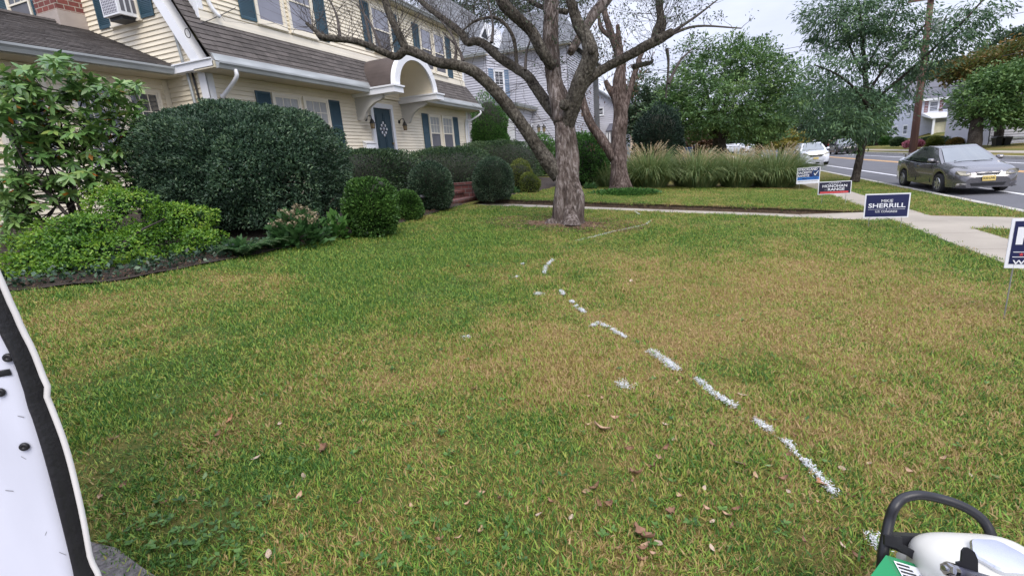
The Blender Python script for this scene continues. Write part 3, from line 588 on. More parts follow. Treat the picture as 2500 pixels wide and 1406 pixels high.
for a, b in ((13.13, 13.62), (15.64, 16.13)):
    mb = MB(); mb.box(-9.99, -8.46, a, b, 2.27, 2.43); mb.box(-9.985, -8.42, a-.03, b+.03, 2.43, 2.475); mb.build('hood_beam', M_WHITE, hood)
bp = [(0, 2.27), (1.02, 2.27), (1.02, 2.17), (.93, 2.12), (.72, 2.07), (.50, 1.95), (.36, 1.80), (.30, 1.68), (.24, 1.62), (0, 1.62)]
for y in (13.30, 15.82):
    mb = MB(); mb.hexa([(XW+a, y-.06, z) for a, z in bp], [(XW+a, y+.06, z) for a, z in bp]); mb.build('bracket', M_BRACKET, hood)
# downspouts, service mast
pipe(H1, [(-9.34, 8.50, 2.36), (-9.34, 8.50, 2.22), (-9.62, 8.52, 2.04), (-9.92, 8.56, 1.88), (-9.94, 8.57, 1.75), (-9.94, 8.57, -.5)], .042)
pipe(H1, [(-9.34, 21.1, 2.36), (-9.34, 21.1, 2.2), (-9.75, 20.9, 1.95), (-9.93, 20.75, 1.8), (-9.93, 20.75, -.5)], .042)
pipe(H1, [(-10.02, 8.66, 5.5), (-9.95, 8.66, 4.2), (-9.92, 8.72, 3.75), (-9.85, 8.85, 3.52)], .04)
pipe(H1, [(-10.55, 8.22, 3.6), (-10.50, 8.22, 3.0), (-10.47, 8.22, 2.60)], .03, M_GUTTER, 'conduit'); pipe(H1, [(-10.40, 8.21, 2.42), (-10.36, 8.21, 1.5), (-10.33, 8.21, -.5)], .032, M_GUTTER, 'conduit'); pipe(H1, [(-10.29, 8.24, 2.4), (-10.24, 8.24, 1.5), (-10.2, 8.24, -.5)], .022, M_BLACK, 'conduit')
q_ = onX(458, 82, -9.72); MB().tube([q_+np.array([.0, .055*math.cos(k*.35), .085*math.sin(k*.35)]) for k in range(37)], [.008]*37, 6, cap=False).build('cable_coil', M_BLACK, H1, smooth=True)
# things fixed on the house
ac = thing('air_conditioner', (-11.8, 8.07, 3.66), 'white window air conditioner in the upper gable window between blue shutters', 'air conditioner')
mb = MB(); mb.box(-12.06, -11.55, 7.86, 8.27, 3.67, 4.06); mb.build('case', M_WHITE, ac)
mb = MB()
for i in range(9): mb.box(-12.03+.053*i, -12.022+.053*i, 7.853, 7.862, 3.71, 4.02)
for i in range(7): mb.box(-12.03, -11.59, 7.853, 7.8615, 3.715+.05*i, 3.723+.05*i)
mb.build('grille', M_WHITE, ac); mb = MB(); mb.box(-12.03, -11.59, 7.8555, 7.8605, 3.71, 4.02); mb.build('coil', mat('ac_coil', (.16, .15, .19), .6), ac)
mb = MB()
for a, b in ((7.92, 8.0), (8.04, 8.12), (8.16, 8.24)): mb.box(-11.552, -11.545, a, b, 3.74, 4.0)
mb.build('side_vent', M_SCREEN, ac); mb = MB(); mb.box(-12.02, -11.6, 7.95, 8.25, 3.60, 3.67); mb.build('base_pan', M_BLACK, ac)
for y, zz, lb in ((13.66, 1.70, 'rusty carriage lantern on the wall left of the blue front door'), (15.52, 1.70, 'rusty carriage lantern on the wall right of the blue front door')):
    t = thing('wall_lantern', (-9.99, y, zz-.28), lb, 'lantern', 'lanterns beside the front door')
    MB().lathe((-9.985, y, zz-.02), [(0, 0), (.065, 0), (.06, .02), (.02, .03), (0, .03)], 12, axis='x').build('wall_plate', M_IRON, t, smooth=True)
    MB().tube(*smooth_path([(-9.97, y, zz-.05), (-9.9, y, zz+.05), (-9.80, y+.01, zz+.06), (-9.77, y+.01, zz-.02)], [.013]*4), n=6).build('arm', M_IRON, t, smooth=True)
    mb = MB().lathe((-9.77, y+.01, zz-.02), [(.01, 0), (.03, -.02), (.085, -.13), (.09, -.145), (0, -.145)], 8); mb.build('cap', M_IRON, t)
    mb = MB()
    for k in range(6): c, s_ = math.cos(k*1.047), math.sin(k*1.047); mb.tube([(-9.77+.075*c, y+.01+.075*s_, zz-.165), (-9.77+.06*c, y+.01+.06*s_, zz-.32)], [.007, .007], 4)
    mb.lathe((-9.77, y+.01, zz-.325), [(.065, 0), (.07, .015), (0, .015)], 8); mb.build('cage', mat('rusty_copper', (.12, .06, .03), .6, .5), t)
    MB().lathe((-9.77, y+.01, zz-.31), [(.055, 0), (.066, .14)], 8).build('glass', glassmat('lantern_glass', (.25, .2, .12), .15, 1.5) if 'lantern_glass' not in MATS else MATS['lantern_glass'], t)
wz = thing('door_wreath', (-9.97, 14.50, 1.38), 'white flower ornament hanging on the blue front door', 'wreath')
mb = MB()
for k in range(8):
    a = k*math.pi/4; rr = .17 if k % 2 == 0 else .14; c = (-9.945, 14.50+rr*math.cos(a), 1.40+rr*1.15*math.sin(a))
    mb.lathe(c, [(0, -.012), (.045, -.006), (.05, .004), (0, .014)], 8, axis='x')
mb.build('petals', M_WHITE, wz, smooth=True); mb = MB()
for k in range(8): a = k*math.pi/4; mb.tube([(-9.95, 14.5, 1.40), (-9.95, 14.5+.2*math.cos(a), 1.40+.22*math.sin(a))], [.007, .005], 4)
mb.lathe((-9.95, 14.5, 1.40), [(0, 0), (.06, .0), (.05, .02), (0, .03)], 10, axis='x'); mb.build('stem_ring', mat('silver_wire', (.45, .45, .5), .4, .6), wz)
mbx = thing('mailbox', (-9.95, 13.55, .72), 'white wall mailbox left of the front door', 'mailbox')
mb = MB(); mb.hexa([(-9.98, 13.32, .72), (-9.83, 13.32, .72), (-9.83, 13.80, .72), (-9.98, 13.80, .72)], [(-9.98, 13.32, 1.0), (-9.85, 13.32, .93), (-9.85, 13.80, .93), (-9.98, 13.80, 1.0)]); mb.build('box', M_WHITE, mbx)
mb = MB(); mb.hexa([(-9.98, 13.30, 1.003), (-9.83, 13.30, .925), (-9.83, 13.82, .925), (-9.98, 13.82, 1.003)], [(-9.98, 13.30, 1.02), (-9.82, 13.30, .945), (-9.82, 13.82, .945), (-9.98, 13.82, 1.02)]); mb.build('lid', M_WHITE, mbx)
# brick steps with a cheek wall
st = thing('brick_steps', (-5.6, 10.9, -1.0), 'red brick steps with a low brick side wall at the end of the front walk', 'steps')
for k in range(3):
    x1 = -5.52-.36*k; z1 = -.76+.165*k; mb = MB(); mb.box(-8.5 if k == 2 else x1-.42, x1, 10.45, 11.75, -1.1, z1-.055); mb.box(-8.5 if k == 2 else x1-.42, x1+.025, 10.43, 11.75, z1-.055, z1)
    mb.build('step', [M_STEPBRICK, M_STEPBRICK], st)
mb = MB(); mb.box(-7.9, -5.62, 11.752, 12.0, -1.1, -.46); mb.box(-7.9, -5.60, 11.73, 12.02, -.46, -.40); mb.build('side_wall', M_STEPBRICK, st)
mb = MB(); mb.box(-5.60, -5.34, 11.74, 12.03, -1.1, -.62); mb.build('pier', M_STEPBRICK, st)
# ================================================================ plants
def leaves(Cn, D, Nn, L, Wd, fold=.15):
    """kite shaped leaves: base point, direction, face normal, length, width -> V, F"""
    n = len(Cn); D = unit(D); S = unit(np.cross(D, Nn)); Nn = np.cross(S, D); L = np.broadcast_to(L, (n,))[:, None]; Wd = np.broadcast_to(Wd, (n,))[:, None]
    V = np.stack([Cn, Cn+D*L*.5+S*Wd/2+Nn*Wd*fold, Cn+D*L, Cn+D*L*.5-S*Wd/2+Nn*Wd*fold], 1).reshape(-1, 3)
    return V, (np.arange(n)[:, None]*4+np.array([[0, 1, 2, 3]]))
def oval(Cn, D, Nn, L, Wd):
    """longer oval leaves of three quads each"""
    n = len(Cn); D = unit(D); S = unit(np.cross(D, Nn)); Nn = np.cross(S, D); L = L[:, None]; Wd = Wd[:, None]; q = []
    for u, w in ((0, .15), (.33, 1), (.70, .92), (1.0, .18)):
        for sg in (1, -1): q.append(Cn+D*L*u+S*Wd/2*w*sg+Nn*(Wd*.1*w-L*.22*u*u))
    b = (np.arange(n)*8)[:, None, None]; F = b+np.array([[0, 1, 3, 2], [2, 3, 5, 4], [4, 5, 7, 6]])[None]; return np.stack(q, 1).reshape(-1, 3), F.reshape(-1, 4)
def rdir(n): return unit(RS.randn(n, 3))
def super_r(U, R, p):
    return (np.sum((np.abs(U)/np.asarray(R))**p, 1))**(-1/p)
def shrub(name, label, cat, base, R, zc, m, n, L, Wd, p=2.4, lump=.12, ls=2.2, group=None, up=.5, spread=.8, depth=.22, core=None, cut=None, zmin=None, tone=.5, fine=0.0, stems=0, part='foliage', twig=False, root=None):
    """clipped or mounded shrub: leaves on and under a lumpy superellipsoid, over stems and a core with shade in its colour; base = ground point, zc = height of the centre over the ground"""
    base = np.array(base, float); t = root or thing(name, base, label, cat, group); c = base+np.array([0, 0, zc]); R = np.array(R, float)
    U = rdir(int(n*1.7)); lo = -zc/R[2]
    r = super_r(U, R, p); P0 = c+U*r[:, None]
    k = (P0[:, 2] > base[2]+(.03 if zmin is None else zmin)); U, r, P0 = U[k][:n], r[k][:n], P0[k][:n]; n = len(U)
    nz_ = vnoise(P0+tone*50, ls); sh = 1+lump*(nz_-.5)*2+lump*.5*(vnoise(P0+9, ls*2.7)-.5)*2
    dd = 1-depth*RS.rand(n)**1.6
    P = c+U*(r*sh*dd)[:, None]
    if fine: fn = vnoise(P0*np.array([1, 1, 1.25]), 6.5); P = P+U*(fine*2*(fn-.42))[:, None]; nz_ = .25*nz_+1.15*fn-.2
    if cut is not None: k = cut(P); P, U, nz_ = P[k], U[k], nz_[k]; n = len(P)
    D = unit(unit(U/R)*1.0+np.array([0, 0, up])+spread*rdir(n)); V, F = leaves(P, D, unit(U+.8*rdir(n)), L*RS.uniform(.7, 1.3, n), Wd*RS.uniform(.7, 1.3, n))
    T = np.clip(tone+.32*(nz_-.5)*2+.28*RS.randn(n), 0, 1); make(part, V, F, m, t, tint=T)  # lumps tinted lighter, hollows darker: light and shade put into leaf colour
    if core:
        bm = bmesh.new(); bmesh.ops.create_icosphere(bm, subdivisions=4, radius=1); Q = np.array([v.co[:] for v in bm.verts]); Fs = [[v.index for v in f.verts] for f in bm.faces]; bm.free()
        q = c+unit(Q)*(super_r(unit(Q), R, p)*core)[:, None]; q += (vnoise(q, 6)[:, None]-.5)*.06; q[:, 2] = np.maximum(q[:, 2], base[2]+.01); make('branch_mass', q, Fs, M_SHADECORE, t, smooth=True)  # solid dark hull in place of the shaded inner wood
    if stems:
        for s_ in range(stems):
            a = 6.283*s_/stems+rnd.random(); e = c+np.array([math.cos(a)*R[0]*.6, math.sin(a)*R[1]*.6, R[2]*.35]); b = base+np.array([math.cos(a)*.12*R[0], math.sin(a)*.12*R[1], -.05])
            mb = MB(); mb.tube(*smooth_path([b, b*.6+e*.4+np.array([0, 0, .12]), e], [.045, .035, .015], 5), n=6); mb.build('stem', M_BARKDARK, t, smooth=True)
    return t
M_SHADECORE = mat('shaded_twig_interior', (.018, .022, .013), 1, var=.5, vs=18, bump=1, bs=40)  # near-black colour stands in for the shaded gaps behind the leaves
M_BARKDARK = mat('dark_bark', (.05, .042, .036), .95, var=.4, vs=12, bump=.8, bs=40)
YEW = leafmat('yew_needles', [(0.018, 0.038, 0.023), (0.031, 0.067, 0.038), (0.052, 0.101, 0.053), (0.097, 0.157, 0.074)], .5, .12)
BOXD = leafmat('box_leaves_dark', [(0.009, 0.023, 0.014), (0.021, 0.048, 0.025), (0.052, 0.101, 0.055), (0.138, 0.196, 0.115)], .4, .12)
BOXL = leafmat('box_leaves_green', [(0.018, 0.044, 0.011), (0.044, 0.110, 0.022), (0.088, 0.187, 0.039), (0.143, 0.264, 0.055)], .45, .25)
AZAL = leafmat('azalea_leaves', [(.035, .10, .012), (.08, .19, .02), (.14, .28, .026), (.22, .36, .04), (.30, .40, .055)], .42, .3)
RHOD = leafmat('rhododendron_leaves', [(.045, .10, .03), (.085, .18, .048), (.14, .26, .07), (.22, .34, .10), (.28, .34, .08)], .32, .2, .5)
RHODO = leafmat('orange_leaves', [(.35, .10, .02), (.50, .16, .025), (.42, .25, .04)], .4, .3)
HEDG = leafmat('hedge_leaves', [(0.014, 0.033, 0.016), (0.032, 0.065, 0.029), (0.057, 0.106, 0.045), (0.108, 0.163, 0.062)], .45, .12)
BUSH = leafmat('bush_leaves', [(.015, .05, .012), (.04, .11, .025), (.075, .18, .04), (.12, .25, .06)], .42, .3)
GOLD = leafmat('gold_leaves', [(.05, .08, .015), (.11, .15, .025), (.19, .20, .04)], .5, .25)
CONI = leafmat('conifer_needles', [(.008, .02, .014), (.016, .04, .024), (.03, .06, .035)], .6, .1)
TREE = leafmat('tree_leaves', [(0.038, 0.081, 0.026), (0.070, 0.144, 0.044), (0.114, 0.207, 0.060), (0.183, 0.276, 0.087)], .5, .25)
LOCU = leafmat('locust_leaves', [(0.036, 0.075, 0.041), (0.060, 0.121, 0.060), (0.097, 0.172, 0.081), (0.157, 0.265, 0.092)], .5, .3)
TREEY = leafmat('yellowing_leaves', [(.10, .11, .02), (.20, .18, .03), (.30, .24, .04)], .5, .3)
TREEO = leafmat('autumn_leaves', [(.05, .09, .025), (.09, .12, .03), (.17, .12, .03), (.22, .12, .03)], .5, .3)
TREEB = leafmat('bronze_leaves', [(.05, .03, .02), (.10, .05, .03), (.13, .08, .035)], .55, .2)
FARL = leafmat('distant_leaves', [(0.040, 0.075, 0.046), (0.063, 0.109, 0.057), (0.098, 0.149, 0.069)], .6, .2)
FERN = leafmat('fern_leaves', [(.02, .06, .02), (.05, .12, .035), (.09, .18, .06)], .5, .3)
def vface(pt):                                  # vertical plane facing the eye through a point
    n = np.array([pt[0], pt[1], 0.0]); return n/np.linalg.norm(n)
def fit(px0, px1, ptop, basepx, depth_ratio=.8, push=0.0):
    """base point, half width, half depth and height of a plant from its outline in the photograph; push moves the base away from the eye by so many metres"""
    b = ground(*basepx); n = vface(b); b = b+n*push; b[2] = float(G(b[0])); L_, R_ = onP(px0, basepx[1]-20, b, n), onP(px1, basepx[1]-20, b, n); T_ = onP((px0+px1)/2, ptop, b, n)
    mid = (L_+R_)/2; hw = np.linalg.norm((R_-L_)[:2])/2; return np.array([mid[0], mid[1], float(G(mid[0]))]), hw, T_[2]-float(G(mid[0]))
# the giant yew: leaves in sprays, dark stems showing through a gap at its front
b, hw, h = fit(322, 878, 242, (640, 596), push=hw0 if False else 1.5)
yb = b; ydir = -vface(b)
gapc = onP(722, 455, b+ydir*hw*.55, vface(b)); gapd = unit(gapc)
def ycut(P):
    Q = unit(P); a = np.arccos(np.clip(Q@gapd, -1, 1)); r_ = .034*(1+1.3*(vnoise(P, 5)-.5)); return ~((a < r_) & (RS.rand(len(P)) < .55))
yt = shrub('yew_shrub', 'huge dark green clipped yew dome, the biggest bush in front of the house', 'shrub', b, (hw*.97, hw*.85, h*.53), h*.41, YEW, 120000, .046, .02, p=2.4, lump=.13, ls=1.5, up=.3, spread=1.1, depth=.2, cut=ycut, tone=.45, stems=0, zmin=.12, fine=.085)
# inner foliage layer so that the dome is closed except for the gap
U = rdir(26000); Rr = np.array([hw*.97, hw*.85, h*.53]); P = b+np.array([0, 0, h*.41])+U*(super_r(U, Rr, 2.5)*RS.uniform(.45, .82, len(U)))[:, None]; k = (P[:, 2] > b[2]+.25) & ycut(P); P = P[k]; U = U[k]
V, F = leaves(P, U+.9*rdir(len(P)), rdir(len(P)), .12, .04); make('inner_foliage', V, F, YEW, yt, tint=np.clip(.25+.2*RS.randn(len(P)), 0, 1))
for i, (px, py) in enumerate(((640, 470), (668, 430), (700, 445), (735, 430), (760, 450), (790, 462), (690, 400), (610, 440), (740, 500), (820, 480))):
    q0 = onP(676+i*3, 575, b+ydir*hw*.35, vface(b)); q2 = onP(px, py, b+ydir*hw*(.35+.03*i), vface(b)); q1 = q0*.5+q2*.5+np.array([0, 0, -.1])
    MB().tube(*smooth_path([q0, q1, q2], [.055, .035, .014], 5), n=6, rough=.1).build('stem', M_BARKDARK, yt, smooth=True)
# box and yew balls
def ball(name, label, x0, x1, yt_, bpx, m, n, L, Wd, tone=.5, p=2.3, group=None, lump=.06, push=0, core=.86, cat='shrub', dr=.95, up=.3, ls=5):
    b, hw, h = fit(x0, x1, yt_, bpx, push=push); return shrub(name, label, cat, b, (hw, hw*dr, h*.56), h*.46, m, n, L, Wd, p=p, lump=lump, ls=ls, group=group, up=up, spread=.7, depth=.16, core=core, tone=tone)
ball('box_ball', 'light green clipped box ball at the right foot of the huge yew', 846, 978, 433, (910, 576), BOXL, 17000, .042, .025, .45, lump=.14, ls=4)
ball('box_ball', 'small low green ball between the light green ball and the dark egg bush', 962, 1031, 470, (996, 537), BOXL, 9000, .04, .024, .35, lump=.13, ls=4)
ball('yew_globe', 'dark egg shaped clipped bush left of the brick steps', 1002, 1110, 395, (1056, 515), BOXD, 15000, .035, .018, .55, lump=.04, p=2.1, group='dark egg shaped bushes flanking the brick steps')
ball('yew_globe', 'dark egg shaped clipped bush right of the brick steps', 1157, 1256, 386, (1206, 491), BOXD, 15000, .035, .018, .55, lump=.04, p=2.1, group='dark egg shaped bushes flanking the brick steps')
# hedges in front of the house
shrub('clipped_hedge', 'dark flat topped yew hedge left of the brick steps, under the front door', 'hedge', (-7.45, 10.1, -.72), (.8, 1.65, .66), .60, HEDG, 22000, .055, .022, p=3.0, lump=.08, ls=3, up=.3, core=.88, tone=.42)
shrub('clipped_hedge', 'long dark hedge right of the brick steps, below the ground floor window', 'hedge', (-7.5, 14.1, -.72), (1.5, 1.75, .76), .55, HEDG, 26000, .055, .022, p=2.3, lump=.08, ls=2.5, up=.3, core=.88, tone=.42)
b, hw, h = fit(1136, 1296, 321, (1215, 480), push=4.0)
shrub('mounded_hedge', 'broad dark green mound of hedge behind the long hedge, at the house corner', 'hedge', (-8.2, 19.6, -.66), (2.0, 1.5, .95), .62, HEDG, 24000, .06, .024, p=2.6, lump=.1, ls=2, up=.3, core=.86, tone=.55)
ball('leafy_bush', 'round bright green leafy bush behind the main tree trunk', 1358, 1487, 332, (1425, 470), BUSH, 12000, .07, .042, .5, lump=.1, push=2.2, core=.8)
ball('leafy_bush', 'light green bush seen between the leaning limb and the main tree trunk', 1292, 1362, 330, (1330, 440), BUSH, 7000, .07, .045, .72, lump=.15, push=3.0, core=.75)
ball('gold_shrub', 'small yellow green shrub beside the dark egg shaped bush right of the steps', 1240, 1302, 394, (1270, 474), GOLD, 6000, .04, .018, .5, lump=.15, push=.6)
ball('gold_shrub', 'narrow low yellow green shrub close to the left of the main tree trunk', 1270, 1318, 425, (1296, 476), GOLD, 4500, .04, .016, .4, lump=.15, push=.2)
shrub('arborvitae', 'tall bright green evergreen at the far corner of the cream house', 'evergreen', (-9.75, 23.0, -.56), (.85, .85, 2.1), 1.75, BUSH, 15000, .10, .035, p=2.3, lump=.16, ls=2, up=.9, spread=.6, depth=.2, core=.82, tone=.55)
b = np.array([-3.0, 25.5, -1.05])
shrub('dark_conifer', 'nearly black evergreen between the second old tree and the round street tree', 'evergreen', (-2.2, 26.2, -1.1), (1.25, 1.2, 1.75), 1.45, CONI, 14000, .12, .045, p=2.2, lump=.16, ls=1.5, core=.8, tone=.35)
# azalea cushions
az = [(120, 606, 74, 30, .95), (205, 560, 92, 30, 1.05), (292, 498, 74, 34, 1.3), (225, 618, 120, 36, .8), (70, 645, 62, 26, .75), (322, 585, 58, 30, 1.0), (322, 645, 72, 28, .7), (165, 662, 100, 28, .6), (260, 690, 66, 16, .5), (440, 536, 82, 36, 1.15), (400, 575, 44, 22, 1.0), (498, 592, 52, 34, .75), (440, 622, 44, 22, .7), (40, 690, 40, 20, .55), (140, 695, 84, 16, .45), (310, 668, 62, 18, .55)]
b = ground(240, 690); b = b+vface(b)*.75; b[2] = float(G(b[0])); azt = thing('azalea', b, 'bright yellow green low azalea cushions at the left end of the bed', 'shrub'); Pa = []; Na = []
for (x, y, rx, ry, push) in az:
    c = onP(x, y, b+vface(b)*(push-.75), vface(b)); s_ = np.linalg.norm(c)/F_PX*.83; n = int(rx*ry*1.25); U = rdir(n); U = U[U[:, 2] > -.35]; R_ = np.array([rx*s_, rx*s_*.75, ry*s_]); rr = super_r(U, R_, 2.3)
    rt = np.array([math.cos(YAW), math.sin(YAW), 0]); fr = np.array([-math.sin(YAW), math.cos(YAW), 0]); q = U*rr[:, None]; P = c+q[:, :1]*rt+q[:, 1:2]*fr+np.stack([0*q[:, 2], 0*q[:, 2], q[:, 2]], 1)
    P = P+unit(P-c)*((vnoise(P, 7)-.5)*.2+(vnoise(P, 15)-.5)*.08-.10*RS.rand(len(P))**2)[:, None]; Pa.append(P); Na.append(unit(P-c))
P = np.vstack(Pa); Nn = np.vstack(Na); k = P[:, 2] > G(P[:, 0])+.05; P, Nn = P[k], Nn[k]; n = len(P)
V, F = leaves(P, Nn*.5+np.array([0, 0, .25])+.9*rdir(n), Nn+.6*rdir(n)+np.array([0, 0, .5]), .038*RS.uniform(.7, 1.3, n), .02*RS.uniform(.8, 1.2, n))
make('foliage', V, F, AZAL, azt, tint=np.clip(.42+.45*(vnoise(P, 2.5)-.5)*2+.22*RS.randn(n), 0, 1))
P2 = P-Nn*RS.uniform(.08, .35, (n, 1)); k = (P2[:, 2] > G(P2[:, 0])+.03) & (RS.rand(n) < .5); P2 = P2[k]
V, F = leaves(P2, rdir(len(P2)), rdir(len(P2)), .05, .025); make('inner_foliage', V, F, BOXL, azt, tint=np.clip(.2+.2*RS.randn(len(P2)), 0, 1))  # darker inner leaves: shade between the cushions put into their colour
for k in range(11):
    a = k*.57; q = b+np.array([math.cos(a)*.25, math.sin(a)*.25, 0]); e = P[RS.randint(n)]*.85+b*.15
    MB().tube(*smooth_path([q, (q+e)/2+np.array([0, 0, .08]), e], [.02, .015, .006], 4), n=5).build('stem', M_BARKDARK, azt, smooth=True)
# rhododendron: whorls of long leaves on bare crooked stems
rb = np.array([-8.6, 4.15, float(G(-8.6))]); rh = thing('rhododendron', rb, 'tall loose rhododendron with leaf whorls and a few orange leaves before the windows', 'shrub'); rn = vface(rb)
rc = [(60, 200, 62, 34, 0), (150, 165, 50, 26, .2), (200, 215, 60, 34, .1), (270, 235, 45, 30, .2), (320, 225, 34, 26, .3), (120, 240, 70, 32, -.1), (40, 290, 55, 34, 0), (120, 300, 60, 36, -.2), (215, 300, 60, 36, .15), (310, 285, 50, 36, .2), (345, 300, 26, 26, .3),
      (60, 360, 60, 36, -.2), (160, 370, 70, 36, 0), (250, 375, 50, 40, .1), (305, 345, 45, 30, .25), (45, 430, 42, 24, -.3), (90, 455, 62, 34, -.3), (60, 510, 48, 40, -.4), (35, 560, 36, 34, -.4), (180, 455, 50, 26, 0), (225, 430, 45, 22, .1), (270, 445, 42, 20, .1), (20, 250, 30, 60, 0), (15, 480, 26, 60, -.4), (130, 150, 26, 14, .2)]
Pw = []; 
for (x, y, rx, ry, dp) in rc:
    for _ in range(max(7, int(rx*ry/72))):
        Pw.append(onP(x+rx*rnd.uniform(-1, 1)*.9, y+ry*rnd.uniform(-1, 1)*.9, rb-rn*(.25+dp*.6)+rn*rnd.uniform(-.45, .45), rn))
Pw = np.array(Pw); nw = len(Pw); cs = []; ds = []; ns = []; ts = []; orr = []
for p in Pw:
    ax = unit(np.array([rnd.gauss(0, .5), rnd.gauss(0, .5), 1.0])-.35*rn*rnd.random()); a0 = rnd.random()*6.28; e1 = unit(np.cross(ax, [0.3, .9, .1])); e2 = np.cross(ax, e1); tone = rnd.random(); kk = rnd.randint(7, 11)
    for j in range(kk):
        a = a0+6.283*j/kk+rnd.uniform(-.2, .2); h_ = math.cos(a)*e1+math.sin(a)*e2; el = rnd.uniform(-.55, .5); cs.append(p); ds.append(h_+ax*el); ns.append(ax-h_*el*.5+np.array([rnd.gauss(0, .2) for _ in range(3)])); ts.append(np.clip(.25+.45*tone+rnd.gauss(0, .16), 0, 1)); orr.append(el < -.3 and rnd.random() < .08)
cs, ds, ns, ts, orr = map(np.array, (cs, ds, ns, ts, orr)); n = len(cs); Ls = RS.uniform(.10, .16, n)
V, F = oval(cs[~orr], ds[~orr], ns[~orr], Ls[~orr], Ls[~orr]*.33); make('foliage', V, F, RHOD, rh, tint=np.repeat(ts[~orr], 3))
V, F = leaves(cs[orr], ds[orr], ns[orr], Ls[orr], Ls[orr]*.4, -.12); tag(make('orange_leaves', V, F, RHODO, rh, tint=ts[orr]), kind='stuff')
roots = [((185, 560), (150, 470), (120, 400), (90, 330)), ((195, 560), (170, 480), (195, 400), (215, 320), (205, 230)), ((205, 560), (225, 490), (245, 420), (290, 330), (320, 250)), ((175, 570), (110, 545), (70, 500), (40, 440)), ((200, 560), (185, 470), (160, 370), (140, 260)), ((190, 560), (140, 500), (60, 400), (30, 320))]
for i, pth in enumerate(roots):
    pts = [onP(x+rnd.uniform(-6, 6), y, rb-rn*(.1*i-.2), rn) for x, y in pth]; pts = [np.array([pts[0][0]*.3+rb[0]*.7, pts[0][1]*.3+rb[1]*.7, rb[2]-.03])]+pts
    MB().tube(*smooth_path(pts, list(np.linspace(.035, .012, len(pts))), 5), n=6, rough=.1).build('stem', M_BARKDARK, rh, smooth=True)
mb = MB()
for p in Pw[::2]:
    j = rnd.choice(roots); x, y = rnd.choice(j[1:]); s_ = onP(x, y, rb, rn); 
    if np.linalg.norm(s_-p) < .9: mb.tube(*smooth_path([s_, (s_+p)/2+np.array([0, 0, -.06]), p], [.012, .008, .005], 3), n=4, cap=False)
mb.build('twigs', M_BARKDARK, rh, smooth=True)
# bed flowers
def clump(name, label, cat, pt, parts):
    t = thing(name, pt, label, cat); pt = np.array(pt)
    for (nm, m, n, R_, zc, L, wd, up, tone) in parts:
        U = rdir(n); U[:, 2] = np.abs(U[:, 2])*.9; P = pt+np.array([0, 0, zc])+U*np.array(R_)*RS.uniform(.35, 1, (n, 1)); V, F = leaves(P, U+np.array([0, 0, up])+.5*rdir(n), np.array([0, 0, 1.0])+.7*rdir(n), L*RS.uniform(.6, 1.3, n), wd*RS.uniform(.7, 1.2, n)); make(nm, V, F, m, t, tint=np.clip(tone+.25*RS.randn(n), 0, 1))
    return t
CREAM = leafmat('cream_petals', [(.17, .16, .08), (.30, .25, .15), (.42, .34, .24)], .7, .3)
p = ground(735, 605); p[2] -= .02
hy = clump('hydrangea', 'hydrangea with fading cream flower heads at the foot of the yew', 'flowering shrub', p+vface(p)*.15, [('foliage', FERN, 560, (.44, .38, .5), .04, .12, .075, .2, .5)])
for k in range(15):
    a = k*2.4; r_ = .36*math.sqrt((k+.5)/15); c = p+vface(p)*.15+np.array([r_*math.cos(a), r_*math.sin(a)*.8, .60-.75*r_+.05*math.sin(5*k)]); U = rdir(60); V, F = leaves(c+U*.055*np.array([1, 1, .75]), rdir(60), U, .03, .026); make('flower_head', V, F, CREAM, hy, tint=np.clip(.5+.3*RS.randn(60), 0, 1))
p = ground(822, 588); clump('hydrangea_plant', 'small leafy green plant with pale tips right of the hydrangea', 'plant', p+vface(p)*.1, [('foliage', BUSH, 160, (.2, .18, .42), .02, .12, .08, .3, .7), ('tips', CREAM, 26, (.2, .18, .45), .08, .05, .04, .5, .6)])
for k, (x, y, lb) in enumerate(((600, 628, 'green fern with arching fronds at the foot of the yew'), (655, 612, 'smaller fern between the arching fern and the hydrangea'))):
    p = ground(x, y); t = thing('fern', p, lb, 'fern'); cs = []; ds = []; ns = []; Ls = []; mb = MB()
    for f in range(15):
        a = 6.283*f/15+rnd.random()*.4; L = rnd.uniform(.32, .55)*(1 if k == 0 else .75); h = np.array([math.cos(a), math.sin(a), 0]); pth = []
        for i in range(9): u = i/8; pth.append(p+h*L*(u*.9)+np.array([0, 0, .02+L*(1.0*u-.75*u*u)]))
        mb.tube(pth, np.linspace(.004, .002, 9), 4, cap=False)
        for i in range(1, 9):
            s_ = np.cross(h, [0, 0, 1.0]); w = .11*(1-(i/9)**1.5)*L/.45+.015
            for sg in (-1, 1):
                for q in (0, .5): cs.append(pth[i]*(1-q)+pth[i-1]*q); ds.append(sg*s_+.35*h); ns.append(np.array([0, 0, 1.0])); Ls.append(w)
    Ls = np.array(Ls); V, F = leaves(np.array(cs), np.array(ds), np.array(ns), Ls, Ls*.32); make('fronds', V, F, FERN, t, tint=np.clip(.5+.25*RS.randn(len(Ls)), 0, 1)); mb.build('stalks', mat('fern_stalk', (.06, .09, .03)), t)
for x, y, lb in ((578, 622, 'broad leaved green plant at the lawn edge left of the fern'), (690, 606, 'low broad leaved plant between the ferns and the hydrangea'), (880, 560, 'low weedy plant beneath the light green box ball'), (1250, 474, 'grey green leafy plant under the gold shrub'), (1440, 466, 'low mixed leaves under the round leafy bush')):
    p = ground(x, y); clump('leafy_plant', lb, 'plant', p, [('foliage', FERN, 130, (.22, .2, .16), .01, .13, .075, .35, .5)])
p = ground(1505, 480); clump('ivy_patch', 'low patch of green ivy round the foot of the second old tree', 'ground cover', np.array([p[0], p[1]+.35, p[2]]), [('foliage', BUSH, 4200, (1.15, .75, .17), .0, .07, .055, .6, .55)])
